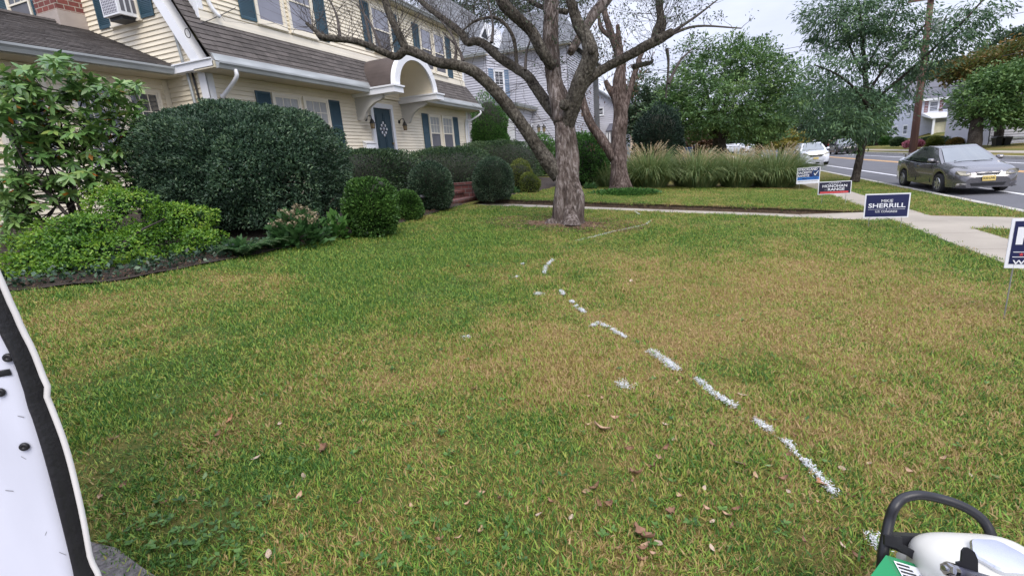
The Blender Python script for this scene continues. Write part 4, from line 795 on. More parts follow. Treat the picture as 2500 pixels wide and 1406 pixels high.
t = thing('sprinkler_stake', ground(785, 597), 'thin black stake light standing in the bed beside the hydrangea', 'garden light'); p = WLOC[t.name]; MB().tube([p, p+np.array([.01, 0, .36])], [.008, .008], 6).build('stake', M_BLACK, t); MB().lathe(p+np.array([.01, 0, .36]), [(0, 0), (.03, .01), (.034, .06), (0, .08)], 10).build('head', M_BLACK, t)
t = thing('path_light', ground(1034, 522), 'small black path light between the small box ball and the dark egg shaped bush', 'garden light'); p = WLOC[t.name]; MB().tube([p, p+np.array([0, 0, .34])], [.012, .012], 6).build('stake', M_BLACK, t); MB().lathe(p+np.array([0, 0, .33]), [(.02, -.1), (.035, -.02), (.09, 0), (.03, .05), (0, .06)], 12).build('cap', M_BLACK, t, smooth=True)
# ornamental grasses
GRB = leafmat('grass_blades', [(0.086, 0.143, 0.056), (0.143, 0.221, 0.080), (0.229, 0.299, 0.111), (0.372, 0.390, 0.173)], .5, .3)
PLU = leafmat('grass_plumes', [(.40, .28, .15), (.55, .42, .26), (.66, .56, .42)], .8, .35)
def ornamental(label, pt, w, h, nb, npl, name='ornamental_grass', group='tan plumed ornamental grasses in a row'):
    t = thing(name, pt, label, 'ornamental grass', group); pt = np.array(pt); n = nb; k = 7; a = RS.rand(n)*6.283; rr = .40*w*np.sqrt(RS.rand(n)); el = RS.uniform(.08, 1.0, n)+.9*rr/w; Lb = h*RS.uniform(.7, 1.3, n); H_ = np.stack([np.cos(a), np.sin(a), 0*a], 1)
    B = pt+np.stack([np.cos(a)*rr, np.sin(a)*rr*.8, 0*a], 1); S = np.stack([-np.sin(a), np.cos(a), 0*a], 1); Vs = np.zeros((n, k+1, 2, 3)); p_ = B.copy(); ang = el*.55
    for i in range(k+1):
        u = i/k; wd = .017*(1-.92*u*u); Vs[:, i, 0] = p_-S*wd/2; Vs[:, i, 1] = p_+S*wd/2
        an = ang+el*1.9*u*u; p_ = p_+(H_*np.sin(an)[:, None]+np.array([0, 0, 1.0])*np.cos(an)[:, None])*(Lb/k)[:, None]
    idx = np.arange(n)[:, None, None]*(2*(k+1))+np.arange(k)[None, :, None]*2+np.array([0, 1, 3, 2])[None, None]; make('blades', Vs.reshape(-1, 3), idx.reshape(-1, 4), GRB, t, smooth=True, tint=np.repeat(np.clip(.5+.28*RS.randn(n), 0, 1), k))
    a = RS.rand(npl)*6.283; el = RS.uniform(.05, .55, npl); Ls = h*RS.uniform(.92, 1.24, npl); H_ = np.stack([np.cos(a), np.sin(a), 0*a], 1); tip = pt+H_*(.2*w+np.sin(el)*Ls*.9)[:, None]+np.array([0, 0, 1.0])*(np.cos(el)*Ls)[:, None]; mb = MB()
    for i in range(npl): b_ = pt+H_[i]*.3*w; mb.tube([b_, (b_+tip[i])/2+np.array([0, 0, .06]), tip[i]], [.004, .003, .002], 3, cap=False)
    mb.build('stalks', mat('dry_stalk', (.32, .24, .12)), t); m_ = 16; q = np.repeat(np.arange(npl), m_); u = np.tile(np.linspace(0, 1, m_), npl); D0 = unit(tip-pt+H_*.5)[q]; P = tip[q]-D0*(.26*u)[:, None]+H_[q]*(.05*(1-u)**2)[:, None]
    V, F = leaves(P, D0+.45*rdir(len(q)), rdir(len(q)), .06, .012); make('plumes', V, F, PLU, t, tint=np.clip(.5+.3*RS.randn(len(q)), 0, 1)); return t
for x0, x1, yb_, hh, lb, q in ((1528, 1640, 463, 1.18, 'leftmost clump of tan plumed ornamental grass, just right of the second old tree', 1), (1636, 1762, 462, 1.12, 'wide plumed grass clump second from the left in the row', 1), (1752, 1842, 461, 1.08, 'narrower plumed grass clump, third in the row, before the round tree trunk', .8), (1826, 1958, 460, 1.16, 'rightmost big plumed grass clump next to the pavement and the white signs', 1)):
    p0 = ground((x0+x1)/2, yb_); nrm = vface(p0); w = np.linalg.norm(onP(x1, yb_, p0, nrm)-onP(x0, yb_, p0, nrm)); p0 = p0+nrm*w*.28; p0[2] = float(G(p0[0]))+.02; ornamental(lb, p0, w, hh, int(3200*q), int(85*q))
p0 = ground(1478, 462)+np.array([0, .5, 0]); ornamental('small plain green grass clump left of the second old tree', p0, .7, .75, 900, 4, group=None)
# ================================================================ trees
def barkmat(name, c0, c1, c2, sc=9, stretch=.16, bump=1.0):
    m = bpy.data.materials.new(name); m.use_nodes = True; t = m.node_tree; b = bsdf(m); n = t.nodes.new; l = t.links.new; MATS[name] = m
    g = n('ShaderNodeNewGeometry'); mp = n('ShaderNodeMapping'); mp.inputs['Scale'].default_value = (1, 1, stretch); l(g.outputs['Position'], mp.inputs[0])
    n1 = n('ShaderNodeTexNoise'); n1.inputs['Scale'].default_value = sc*3; n1.inputs['Detail'].default_value = 8; n1.inputs['Roughness'].default_value = .7; l(mp.outputs[0], n1.inputs['Vector'])
    vo = n('ShaderNodeTexVoronoi'); vo.feature = 'DISTANCE_TO_EDGE'; vo.inputs['Scale'].default_value = sc*1.8; l(mp.outputs[0], vo.inputs['Vector'])
    n2 = n('ShaderNodeTexNoise'); n2.inputs['Scale'].default_value = 3.0; n2.inputs['Detail'].default_value = 5; l(g.outputs['Position'], n2.inputs['Vector'])
    r = n('ShaderNodeValToRGB'); r.color_ramp.elements[0].position = .34; r.color_ramp.elements[0].color = (*c0, 1); r.color_ramp.elements[1].position = .68; r.color_ramp.elements[1].color = (*c2, 1); e = r.color_ramp.elements.new(.5); e.color = (*c1, 1)
    l(n1.outputs['Fac'], r.inputs[0]); mx = n('ShaderNodeMixRGB'); mx.blend_type = 'MULTIPLY'; mx.inputs[0].default_value = .85; r2 = n('ShaderNodeValToRGB'); r2.color_ramp.elements[0].position = .3; r2.color_ramp.elements[0].color = (.45, .42, .40, 1); r2.color_ramp.elements[1].position = .68; r2.color_ramp.elements[1].color = (1.25, 1.25, 1.3, 1)
    l(n2.outputs['Fac'], r2.inputs[0]); l(r.outputs[0], mx.inputs[1]); l(r2.outputs[0], mx.inputs[2]); l(mx.outputs[0], b.inputs['Base Color']); b.inputs['Roughness'].default_value = .95; b.inputs['Specular IOR Level'].default_value = .15
    ad = n('ShaderNodeMath'); ad.operation = 'ADD'; l(n1.outputs['Fac'], ad.inputs[0]); l(vo.outputs['Distance'], ad.inputs[1]); bp = n('ShaderNodeBump'); bp.inputs['Strength'].default_value = bump; bp.inputs['Distance'].default_value = .03; l(ad.outputs[0], bp.inputs['Height']); l(bp.outputs[0], b.inputs['Normal']); return m
BARK1 = barkmat('old_tree_bark', (.032, .024, .02), (.14, .112, .096), (.36, .325, .30), 8, .12, 1.3)
BARKL = barkmat('limb_bark', (.022, .019, .016), (.085, .075, .06), (.20, .185, .15), 9, .6)
BARK2 = barkmat('reddish_dead_bark', (.024, .016, .013), (.105, .078, .066), (.25, .205, .18), 8, .14, 1.3)
BARK3 = barkmat('tree_bark', (.02, .017, .014), (.055, .046, .038), (.10, .09, .075), 8)
TWIG = mat('twig_bark', (.07, .058, .052), .9, var=.3, vs=10)
SPARSE = leafmat('sparse_leaves', [(.04, .055, .04), (.06, .09, .05), (.09, .12, .06)], .6, .3)
DEADL = leafmat('withered_leaves', [(.10, .05, .035), (.16, .09, .06), (.20, .14, .09)], .8, .3)
def limb(pts, fd0, per=5, bend=0.0):
    """pixel polyline (x, y, radius px[, depth offset m]) -> path and radii"""
    P = []; R = []
    for q in pts:
        d = fd0+(q[3] if len(q) > 3 else 0.0); P.append(atd(q[0], q[1], d)); R.append(q[2]*d/F_PX)
    return smooth_path(P, R, per)
def fluted(th, i, p):
    v = vnoise(np.array([[math.cos(th)*2.2, math.sin(th)*2.2, p[2]*1.1]]), 1.0)[0]-.5; w = vnoise(np.array([[math.cos(th)*7, math.sin(th)*7, p[2]*2.5]])+5, 1.0)[0]-.5
    x = vnoise(np.array([[math.cos(th)*14, math.sin(th)*14, p[2]*4]])+9, 1.0)[0]-.5; return 1+.40*v+.20*w+.08*x
def twigs(mb, P, R, n, Lr, up=.8, spread=.9, r0=.0046, kids=3, tips=None, rng=None):
    for _ in range(n):
        i = rnd.randrange(len(P)); b = np.array(P[i]); d = unit(np.array([rnd.gauss(0, spread), rnd.gauss(0, spread), rnd.gauss(up, .45)])); L = rnd.uniform(*Lr); r = r0*rnd.uniform(.6, 1.5); stack = [(b, d, L, r, 0)]
        while stack:
            b, d, L, r, dep = stack.pop(); pts = [b]; k = 5
            for s_ in range(k):
                d = unit(d+np.array([rnd.gauss(0, .16), rnd.gauss(0, .16), rnd.gauss(.05, .14)])); pts.append(pts[-1]+d*L/k)
            mb.tube(pts, np.linspace(r, r*.35, k+1), 3 if r < .009 else 5, cap=False)
            if tips is not None: tips.append(pts[-1]); tips.append(pts[-2])
            if dep < 2:
                for c in range(rnd.randint(1, kids) if dep == 0 else rnd.randint(0, 2)):
                    j = rnd.randint(1, k); stack.append((pts[j], unit(d+np.array([rnd.gauss(0, .8), rnd.gauss(0, .8), rnd.gauss(.1, .5)])), L*rnd.uniform(.35, .65), r*.6, dep+1))
t1 = ground(1385, 545); fd = float(t1@FW)
OT = thing('old_tree', (t1[0], t1[1], t1[2]), 'big gnarled nearly leafless tree with a thick fluted trunk in the middle of the lawn', 'tree')
mb = MB(); P, R = limb([(1387, 560, 58.1), (1387, 549, 49.3), (1388, 538, 41.4), (1388, 524, 36.1), (1390, 505, 32.1), (1389, 480, 31.7, -.02), (1385, 440, 27.3), (1382, 390, 26.0), (1380, 340, 25.5), (1379, 305, 22.5, .03), (1380, 270, 18, .10), (1376, 235, 11, .14), (1370, 205, 4, .16)], fd, 6)
mb.tube(P, R, 40, flute=lambda th, i, p: fluted(th, i, p)*(1+.16*max(0, 1-(p[2]-t1[2])/.4)*math.cos(5*th+1)), cap=True)
P, R = limb([(1362, 566, 15.0, -.12), (1366, 500, 14.1, -.16), (1370, 430, 13.2, -.14), (1370, 350, 13.2, -.08), (1366, 290, 13.2)], fd, 5); mb.tube(P, R, 16, flute=fluted)
P, R = limb([(1412, 566, 13.2, -.16), (1416, 490, 13.2, -.2), (1410, 460, 10.6, -.16), (1398, 420, 7.9, -.1)], fd, 5); mb.tube(P, R, 14, flute=fluted)
mb.build('trunk', BARK1, OT, smooth=True)
LB = dict(
 a=[(1372, 300, 21), (1362, 245, 20), (1352, 195, 19), (1346, 140, 20), (1343, 90, 20), (1345, 40, 19), (1346, -20, 18), (1352, -90, 13, -.2)],
 b=[(1383, 350, 10, .02), (1386, 305, 17, -.05), (1400, 250, 20, -.2), (1420, 192, 20, -.4), (1440, 142, 21, -.55), (1433, 98, 17, -.6), (1412, 62, 15, -.65), (1398, 20, 13, -.7), (1383, -30, 11, -.8)],
 c=[(1400, 245, 12, .1), (1425, 210, 12, .05), (1450, 185, 12), (1485, 163, 11.5), (1530, 140, 12, -.1), (1580, 112, 12.5, -.2), (1612, 96, 12, -.25), (1642, 78, 9.5, -.3)],
 c2=[(1596, 100, 9, -.2), (1602, 75, 10, -.2), (1611, 50, 8.5, -.2), (1607, 15, 6.5, -.2), (1602, -30, 6, -.2)],
 d=[(1366, 430, 21, -.05), (1338, 398, 19, -.1), (1305, 350, 16, -.2), (1272, 302, 15, -.3), (1236, 255, 15, -.4), (1196, 211, 14, -.5), (1155, 175, 14, -.6), (1110, 160, 13, -.7), (1062, 152, 12, -.75), (1012, 128, 12, -.8), (985, 122, 11.5, -.85)],
 d1=[(992, 124, 10, -.85), (972, 82, 9.5, -.9), (952, 38, 8.5, -.95), (938, -5, 8, -1.0), (928, -50, 7, -1.1)],
 d2=[(988, 124, 11, -.85), (968, 139, 9.5, -.85), (938, 129, 8.5, -.9), (900, 112, 7.5, -.95), (860, 100, 7.5, -1), (820, 96, 7.5, -1), (786, 91, 8.5, -1), (770, 76, 5.5, -1), (748, 57, 4, -1)],
 e=[(1372, 300, 15, .2), (1342, 262, 13.5, .3), (1308, 215, 12.5, .4), (1288, 187, 11.5, .4), (1256, 166, 11, .5), (1216, 140, 11, .5), (1184, 110, 10.5, .6), (1160, 102, 9.5, .6), (1140, 104, 9, .6), (1126, 82, 9, .6), (1100, 60, 8, .7), (1062, 32, 7, .8), (1030, 5, 6.5, .9), (1000, -30, 6, 1)],
 f=[(1350, 165, 13, -.1), (1322, 122, 14, -.25), (1300, 80, 13.5, -.3), (1276, 56, 13.5, -.35), (1250, 32, 14, -.4), (1226, 4, 14.5, -.45), (1222, -40, 12, -.5)],
 g=[(1392, 130, 9, .5), (1425, 75, 11.5, .6), (1452, 32, 12.5, .7), (1480, 2, 12.5, .8), (1505, -35, 11, .9)],
 h=[(1262, 168, 5, .5), (1252, 90, 4.5, .5), (1215, 46, 4, .5), (1165, 50, 3, .5), (1130, 75, 2, .5)], i=[(1385, 30, 7, .1), (1330, 20, 6, .3), (1290, 0, 6, .4), (1250, -40, 5, .5)], j=[(1612, 92, 6, -.2), (1622, 60, 5.5, -.1), (1614, 25, 5, 0), (1618, -20, 4.5, .1)], k=[(1545, 165, 7, .1), (1570, 158, 6, .1), (1588, 154, 5.5, .1), (1594, 146, 3, .1)])
TP = {}; tips = []
for k_, pts in LB.items():
    P, R = limb(pts, fd, 6); TP[k_] = (P, R); mb = MB(); mb.tube(P, R, 16 if R.max() > .09 else 12, rough=.045, flute=(lambda th, i, p: .5+.5*fluted(th, i, p))); mb.build('limb', BARKL if k_ not in 'ag' else BARK1, OT, smooth=True)
for (x, y, r_, d) in ((1446, 122, 10, -.75), (1605, 92, 7, -.35), (1378, 256, 13, -.28)):
    c = atd(x, y, fd+d); MB().lathe(c, [(r_*.8*fd/F_PX, -.02), (r_*fd/F_PX, 0), (r_*.6*fd/F_PX, .012), (0, -.03)], 12, axis='y').build('burl', BARKL, OT, smooth=True)

mb = MB()
for k_, n, L in (('d', 34, (.4, 1.4)), ('d1', 40, (.5, 1.5)), ('d2', 64, (.35, 1.3)), ('e', 100, (.4, 1.6)), ('f', 46, (.4, 1.5)), ('g', 36, (.4, 1.3)), ('c', 40, (.3, 1.2)), ('c2', 34, (.4, 1.3)), ('j', 24, (.4, 1.3)), ('b', 24, (.4, 1.3)), ('a', 44, (.3, 1.2)), ('h', 40, (.3, 1.2)), ('i', 40, (.4, 1.3)), ('k', 8, (.3, .8))):
    P, R = TP[k_]; s_ = len(P)//5 if k_ in 'dcae' else 0; twigs(mb, P[s_:], R[s_:], n, L, tips=tips if k_ in ('c', 'c2', 'j', 'g', 'i', 'f') else None)
for (x0, y0, x1, y1, x2, y2) in ((1200, 105, 1203, 60, 1190, 0), (1282, 172, 1285, 130, 1298, 90), (1112, 155, 1110, 100, 1075, 50), (1130, 150, 1118, 118, 1080, 78), (1625, 90, 1700, 65, 1810, 70), (1628, 118, 1632, 160, 1625, 240), (1632, 205, 1660, 150, 1690, 120), (1640, 80, 1700, 40, 1752, 0), (905, 110, 895, 60, 880, 0), (930, 118, 905, 60, 870, 10), (830, 90, 822, 40, 800, -10)):
    P, R = limb([(x0, y0, 4.5, -.2), (x1, y1, 3, -.1), (x2, y2, 1.6, 0)], fd, 5); mb.tube(P, R, 5, cap=False); twigs(mb, P[2:], R, 5, (.2, .7), tips=tips if x0 > 1500 else None)
mb.build('twigs', TWIG, OT, smooth=True)
tp = np.array(tips); k = RS.rand(len(tp)) < .8; tp = np.repeat(tp[k], 2, 0)+.05*RS.randn(2*k.sum(), 3); V, F = leaves(tp, rdir(len(tp))-np.array([0, 0, .4]), rdir(len(tp)), .055, .024); make('leaves', V, F, SPARSE, OT, tint=RS.rand(len(tp)))
# second, dying tree
t2 = ground(1510, 470); fd2 = float(t2@FW); O2 = thing('dying_tree', t2, 'split reddish dying tree with peeling bark and withered leaves behind the big tree', 'tree')
mb = MB(); P, R = limb([(1510, 476, 26.3), (1512, 455, 22.4), (1510, 420, 19.4), (1509, 380, 17.8), (1510, 330, 17.1), (1514, 295, 16.3), (1512, 262, 15.5), (1506, 232, 16.3)], fd2, 6); mb.tube(P, R, 30, flute=fluted)
P, R = limb([(1543, 470, 7.7, -.1), (1530, 440, 8.5, -.12), (1520, 400, 7.7, -.1), (1514, 360, 6.2)], fd2, 5); mb.tube(P, R, 12, flute=fluted); mb.build('trunk', BARK2, O2, smooth=True)
tw = MB(); wl_ = []
for pts in ([(1500, 390, 11.6), (1472, 345, 11.3), (1442, 303, 10.5), (1426, 262, 9.7), (1416, 222, 8.5), (1408, 190, 7.0)], [(1506, 240, 14.7), (1510, 195, 13.9), (1516, 160, 11.6), (1506, 120, 9.3), (1492, 82, 8.5), (1479, 40, 7.4), (1468, 0, 7.0), (1460, -40, 6.2)], [(1518, 290, 9.3), (1534, 232, 7.4), (1546, 190, 7.0), (1556, 160, 6.6), (1566, 132, 5.8), (1580, 110, 4.7)], [(1522, 250, 7.7), (1521, 200, 7.4), (1517, 140, 7.0), (1511, 95, 6.2), (1508, 62, 4.7)], [(1500, 235, 10.0), (1486, 215, 7.7), (1478, 198, 5.5)], [(1490, 90, 6.2), (1468, 70, 5.5), (1462, 40, 3.9)]):
    P, R = limb(pts, fd2, 6); MB().tube(P, R, 14, rough=.05, flute=lambda th, i, p: .4+.6*fluted(th, i, p)).build('limb', BARK2, O2, smooth=True); twigs(tw, P[8:], R, 9, (.4, 1.3)); wl_ += list(P[6:])
tw.build('twigs', TWIG, O2, smooth=True); wl_ = np.array(wl_); n = 700; q = wl_[RS.randint(0, len(wl_), n)]+np.stack([.16*RS.randn(n), .16*RS.randn(n), -.22*np.abs(RS.randn(n))], 1); V, F = leaves(q, rdir(n)*.5-np.array([0, 0, 1.0]), rdir(n), .11*RS.uniform(.5, 1.2, n), .035); make('withered_leaves', V, F, DEADL, O2, tint=RS.rand(n))
# leafy trees
def crown(t, m, blobs, n, L, Wd, clump=.35, per=14, droop=.0, flat=.5, tone=.5, part='crown', var=.2):
    """leaf sprays in and on ellipsoid blobs (cx, cy, cz, rx, ry, rz, weight)"""
    w = np.array([b[6] if len(b) > 6 else 1 for b in blobs])*np.array([(b[3]*b[4]*b[5])**.67 for b in blobs]); w = w/w.sum(); nc = n//per; bi_ = RS.choice(len(blobs), nc, p=w); B = np.array([b[:6] for b in blobs])[bi_]
    U = rdir(nc); rr = RS.rand(nc)**.33; rr = .45+.55*rr; lump = 1+.28*(vnoise(B[:, :3]+U*2.2, 1.6)-.5)*2; Cc = B[:, :3]+U*B[:, 3:6]*(rr*lump)[:, None]
    ax = unit(U*np.array([1, 1, .5])+.5*rdir(nc)+np.array([0, 0, .15])); q = np.repeat(np.arange(nc), per); n = len(q); off = rdir(n)*RS.rand(n, 1)**.5*clump*np.array([1, 1, flat]); P = Cc[q]+off+ax[q]*(clump*RS.uniform(-.6, .8, (n, 1)))
    D = ax[q]+.75*rdir(n)+np.array([0, 0, -droop]); V, F = leaves(P, D, np.array([0, 0, 1.0])+.8*rdir(n), L*RS.uniform(.7, 1.3, n), Wd*RS.uniform(.7, 1.3, n)); T = np.clip(tone+var*RS.randn(nc)[q]+.15*RS.randn(n), 0, 1); return make(part, V, F, m, t, tint=T)
def blob(px, py, rx, ry, fd_, dr=.85, w=1.0):
    c = atd(px, py, fd_); s_ = fd_/F_PX; cs_ = abs(unit(ray(px, py))@FW); return (c[0], c[1], c[2], rx*s_*.92, rx*s_*dr, ry*s_, w)
def branch_mass(t, paths, fd_, m, n=8, name='trunk'):
    for i, pts in enumerate(paths): P, R = limb(pts, fd_, 5); MB().tube(P, R, n, rough=.06).build(name if i == 0 else 'branch', m, t, smooth=True)
rt = np.array([1.35, 31.0, float(G(1.35))]); fr_ = float(atd(1758, 380, 1)@FW)*0+float(rt@FW)
BT = thing('round_tree', rt, 'dense round crowned green tree behind the tan ornamental grasses', 'tree')
branch_mass(BT, [[(1757, 400, 20), (1757, 375, 17), (1756, 350, 15), (1757, 330, 15)], [(1755, 345, 9), (1735, 318, 7, -.3), (1712, 290, 5, -.6), (1690, 260, 3, -.8)], [(1752, 340, 8), (1745, 300, 7, .3), (1730, 250, 5, .5), (1720, 200, 3, .6)], [(1758, 335, 8), (1765, 290, 7), (1775, 240, 5), (1785, 180, 3)], [(1762, 345, 8), (1785, 315, 6, -.5), (1815, 285, 5, -.9), (1850, 250, 3, -1)], [(1760, 340, 7), (1800, 310, 5, .3), (1860, 270, 4, .5), (1900, 240, 2.5, .6)], [(1756, 340, 7), (1750, 300, 5, -.8), (1745, 250, 4, -1.4)]], fr_, BARK3)
crown(BT, TREE, [blob(1775, 215, 150, 95, fr_), blob(1690, 240, 85, 75, fr_-.6), blob(1640, 270, 60, 60, fr_-.4), blob(1860, 215, 95, 85, fr_-.3), blob(1900, 250, 62, 55, fr_-.8), blob(1740, 165, 75, 55, fr_+.2), blob(1820, 155, 70, 52, fr_), blob(1690, 300, 90, 36, fr_-1.2), blob(1830, 290, 90, 36, fr_-1.0), blob(1755, 260, 95, 60, fr_-2.2), blob(1625, 315, 45, 36, fr_-1), blob(1880, 300, 50, 30, fr_-1), blob(1930, 250, 40, 46, fr_-.5, .8, .8), blob(1905, 200, 46, 40, fr_, .8, .8), blob(1700, 120, 40, 30, fr_, .8, .5), blob(1790, 110, 40, 26, fr_, .8, .5), blob(1860, 125, 36, 26, fr_, .8, .5)], 40000, .18, .075, clump=.36, per=20, droop=.3, flat=.35, tone=.5, var=.26)
lt = ground(2092, 442); lt = np.array([4.85, 20.4, -1.5]); fl = float(lt@FW)
LT = thing('street_tree', lt, 'feathery honey locust street tree on the verge with a slim leaning trunk', 'tree')
branch_mass(LT, [[(2086, 446, 11.10), (2091, 425, 8.88), (2098, 390, 8.14), (2106, 350, 8.14), (2118, 312, 8.14), (2121, 280, 7.03), (2118, 240, 6.66), (2113, 195, 5.92), (2110, 150, 5.18), (2104, 90, 4.07), (2098, 30, 3.33), (2092, -30, 2.96)], [(2112, 190, 3.70), (2090, 150, 2.96), (2070, 100, 2.59, .3), (2060, 60, 1.85, .4)], [(2116, 235, 3.70), (2150, 180, 2.96, -.4), (2210, 110, 2.59, -.8), (2260, 60, 2.22, -1)], [(2120, 275, 4.44), (2160, 225, 3.70, -.6), (2230, 165, 3.33, -1), (2300, 100, 2.96, -1.5), (2360, 45, 2.22, -2), (2400, 0, 1.85, -2.3)], [(2112, 180, 2.96), (2140, 120, 2.59, .4), (2180, 50, 2.22, .6), (2200, 0, 1.85, .7)], [(2119, 262, 3.70), (2085, 215, 2.96, -.5), (2040, 180, 2.22, -.9), (1990, 160, 1.48, -1.3)], [(2118, 300, 3.70), (2180, 240, 2.96, .6), (2250, 180, 2.59, 1), (2290, 120, 2.22, 1.3), (2310, 40, 1.85, 1.5)]], fl, BARK3)
crown(LT, LOCU, [blob(2065, 55, 95, 55, fl, .85, 1), blob(2145, 35, 85, 55, fl-.4), blob(2010, 40, 55, 40, fl, .8, .8), blob(2110, 120, 85, 50, fl, .8, .8), blob(2205, 60, 60, 55, fl-.6, .8, .7), blob(2290, 95, 85, 42, fl-1.2, .8, .9), blob(2370, 55, 62, 50, fl-1.8, .8, .9), blob(2410, 25, 34, 36, fl-2, .8, .6), blob(2230, 150, 75, 42, fl-.8, .8, .7), blob(2160, 190, 80, 42, fl-.3, .8, .5), blob(2040, 165, 70, 32, fl-.6, .8, .55), blob(1985, 150, 50, 30, fl-1.2, .8, .5), blob(2085, 260, 85, 50, fl-.2), blob(2150, 262, 52, 44, fl+.3, .8, .5), blob(2050, 300, 70, 40, fl-.6), blob(2105, 318, 55, 32, fl-.4), blob(1995, 225, 52, 34, fl-1, .8, .6), blob(2235, 215, 50, 34, fl+.6, .8, .3), blob(2050, 215, 60, 30, fl, .8, .6), blob(1945, 262, 40, 34, fl-.8, .8, .5), blob(1990, 300, 50, 34, fl-.4, .8, .7)], 24000, .15, .042, clump=.30, per=22, droop=.8, flat=.6, tone=.5)
# trees farther off
def fartree(name, label, px, base_y, Yd, blobs, n, m, L, tw=8, Wr=.5, group=None, tone=.5, bark=BARK3, clump=.5, wall=True, bx=None):
    """tree standing at the distance Yd along the street; blobs and trunk in photograph pixels"""
    c = onY(px, base_y, Yd); fdd = float(c@FW); base = np.array([c[0], c[1], float(Gz([c[0]], [0])[0]) if True else c[2]]); t = thing(name, base, label, 'tree', group); top = blobs[0][1]
    q = atd(px+6, top, fdd); P, R = smooth_path([base-np.array([0, 0, .2]), base*.5+q*.5+np.array([.1, 0, 0]), q], np.array([tw*1.3, tw, tw*.4])*fdd/F_PX, 5); MB().tube(P, R, 8, rough=.08).build('trunk', bark, t, smooth=True)
    crown(t, m, [blob(b[0], b[1], b[2], b[3], fdd+(b[4] if len(b) > 4 else 0)) for b in blobs], n, L, L*Wr, clump=clump, per=12, droop=.2, tone=tone); return t
fartree('garden_tree', 'grey green tree crown behind the round tree and the white neighbour house', 1575, 340, 48, [(1570, 215, 45, 32), (1555, 255, 62, 45), (1600, 280, 60, 45), (1545, 300, 45, 40), (1640, 250, 40, 45)], 9000, FARL, .3)
fartree('tall_tree', 'leafy tree top rising behind the roofs at the top centre', 1150, 300, 42, [(1190, 15, 95, 38), (1120, -10, 80, 40), (1240, 0, 70, 42), (1060, -25, 60, 30), (1300, -10, 60, 40), (1400, -20, 60, 30)], 11000, FARL, .24, tone=.5)
fartree('street_tree', 'dark trunked small green street tree right of the round tree trunk', 1848, 372, 46, [(1845, 318, 52, 26), (1810, 312, 40, 22), (1875, 322, 40, 22)], 5000, TREE, .26, tw=7, tone=.6)
fartree('yellow_tree', 'small yellow green tree left of the white parked car', 1905, 372, 58, [(1900, 345, 45, 18), (1880, 335, 36, 16), (1935, 345, 34, 18)], 3600, TREEY, .3, tw=5, tone=.5)
fartree('bronze_shrub_tree', 'bronze leaved low tree behind the grasses, left of the round tree trunk', 1695, 372, 52, [(1700, 345, 46, 22), (1665, 352, 28, 16), (1725, 350, 30, 18)], 4200, TREEB, .28, tw=5)
fartree('street_tree', 'dense grey green tree behind the slim honey locust, over the far parked cars', 2010, 362, 66, [(1990, 270, 75, 62), (1940, 300, 50, 48), (2050, 280, 70, 58), (2000, 325, 60, 24)], 10000, FARL, .36, tw=8, tone=.4)
fartree('garden_tree', 'dark rounded tree on the far side of the street beside the white house', 2135, 355, 82, [(2105, 300, 55, 46), (2140, 282, 36, 46), (2085, 275, 55, 48), (2125, 325, 42, 26)], 9000, TREE, .42, tw=10, tone=.35)
fartree('maple_tree', 'broad green maple in front of the white house at the right edge', 2378, 352, 43.5, [(2415, 232, 72, 48), (2385, 258, 45, 38), (2465, 232, 75, 62), (2425, 282, 72, 24), (2485, 285, 50, 22), (2530, 225, 80, 75), (2440, 195, 60, 30), (2500, 180, 60, 34)], 17000, TREE, .24, tw=13, tone=.55)
fartree('autumn_tree', 'orange and green autumn tree rising behind the maple', 2440, 330, 48.5, [(2385, 166, 62, 26), (2455, 150, 75, 38), (2335, 178, 40, 22), (2510, 140, 70, 40)], 9000, TREEO, .3, tw=8, tone=.5)
fartree('tall_tree', 'tall grey green tree above the maple at the upper right edge', 2470, 330, 80, [(2465, 105, 48, 34), (2430, 125, 36, 22), (2510, 110, 40, 50), (2495, 150, 40, 26)], 6000, FARL, .42, tw=9)
fartree('garden_tree', 'hazy tree behind the roof of the far white house', 2290, 330, 130, [(2290, 180, 62, 24), (2240, 200, 50, 24), (2330, 190, 40, 18)], 5000, FARL, .7, tw=6)
for i, (px, Yd, s_, m_, lb) in enumerate(((1780, 120, 60, FARL, 'pale distant tree far down the street behind the round tree trunk'), (1850, 140, 55, TREE, 'distant green tree at the end of the street, above the white van'), (1960, 125, 60, FARL, 'distant tree over the roof of the white parked car'), (1660, 110, 70, TREE, 'distant tree behind the bronze shrub'), (1600, 95, 70, FARL, 'distant tree behind the white shed'), (1720, 150, 60, TREEY, 'distant yellowing tree behind the round tree'))):
    fartree('far_tree', lb, px, 362, Yd, [(px, 338-s_*.35, s_, s_*.5), (px-s_*.5, 345-s_*.2, s_*.7, s_*.35), (px+s_*.5, 345-s_*.25, s_*.7, s_*.35)], 3200, m_, .6, tw=5, clump=.8)
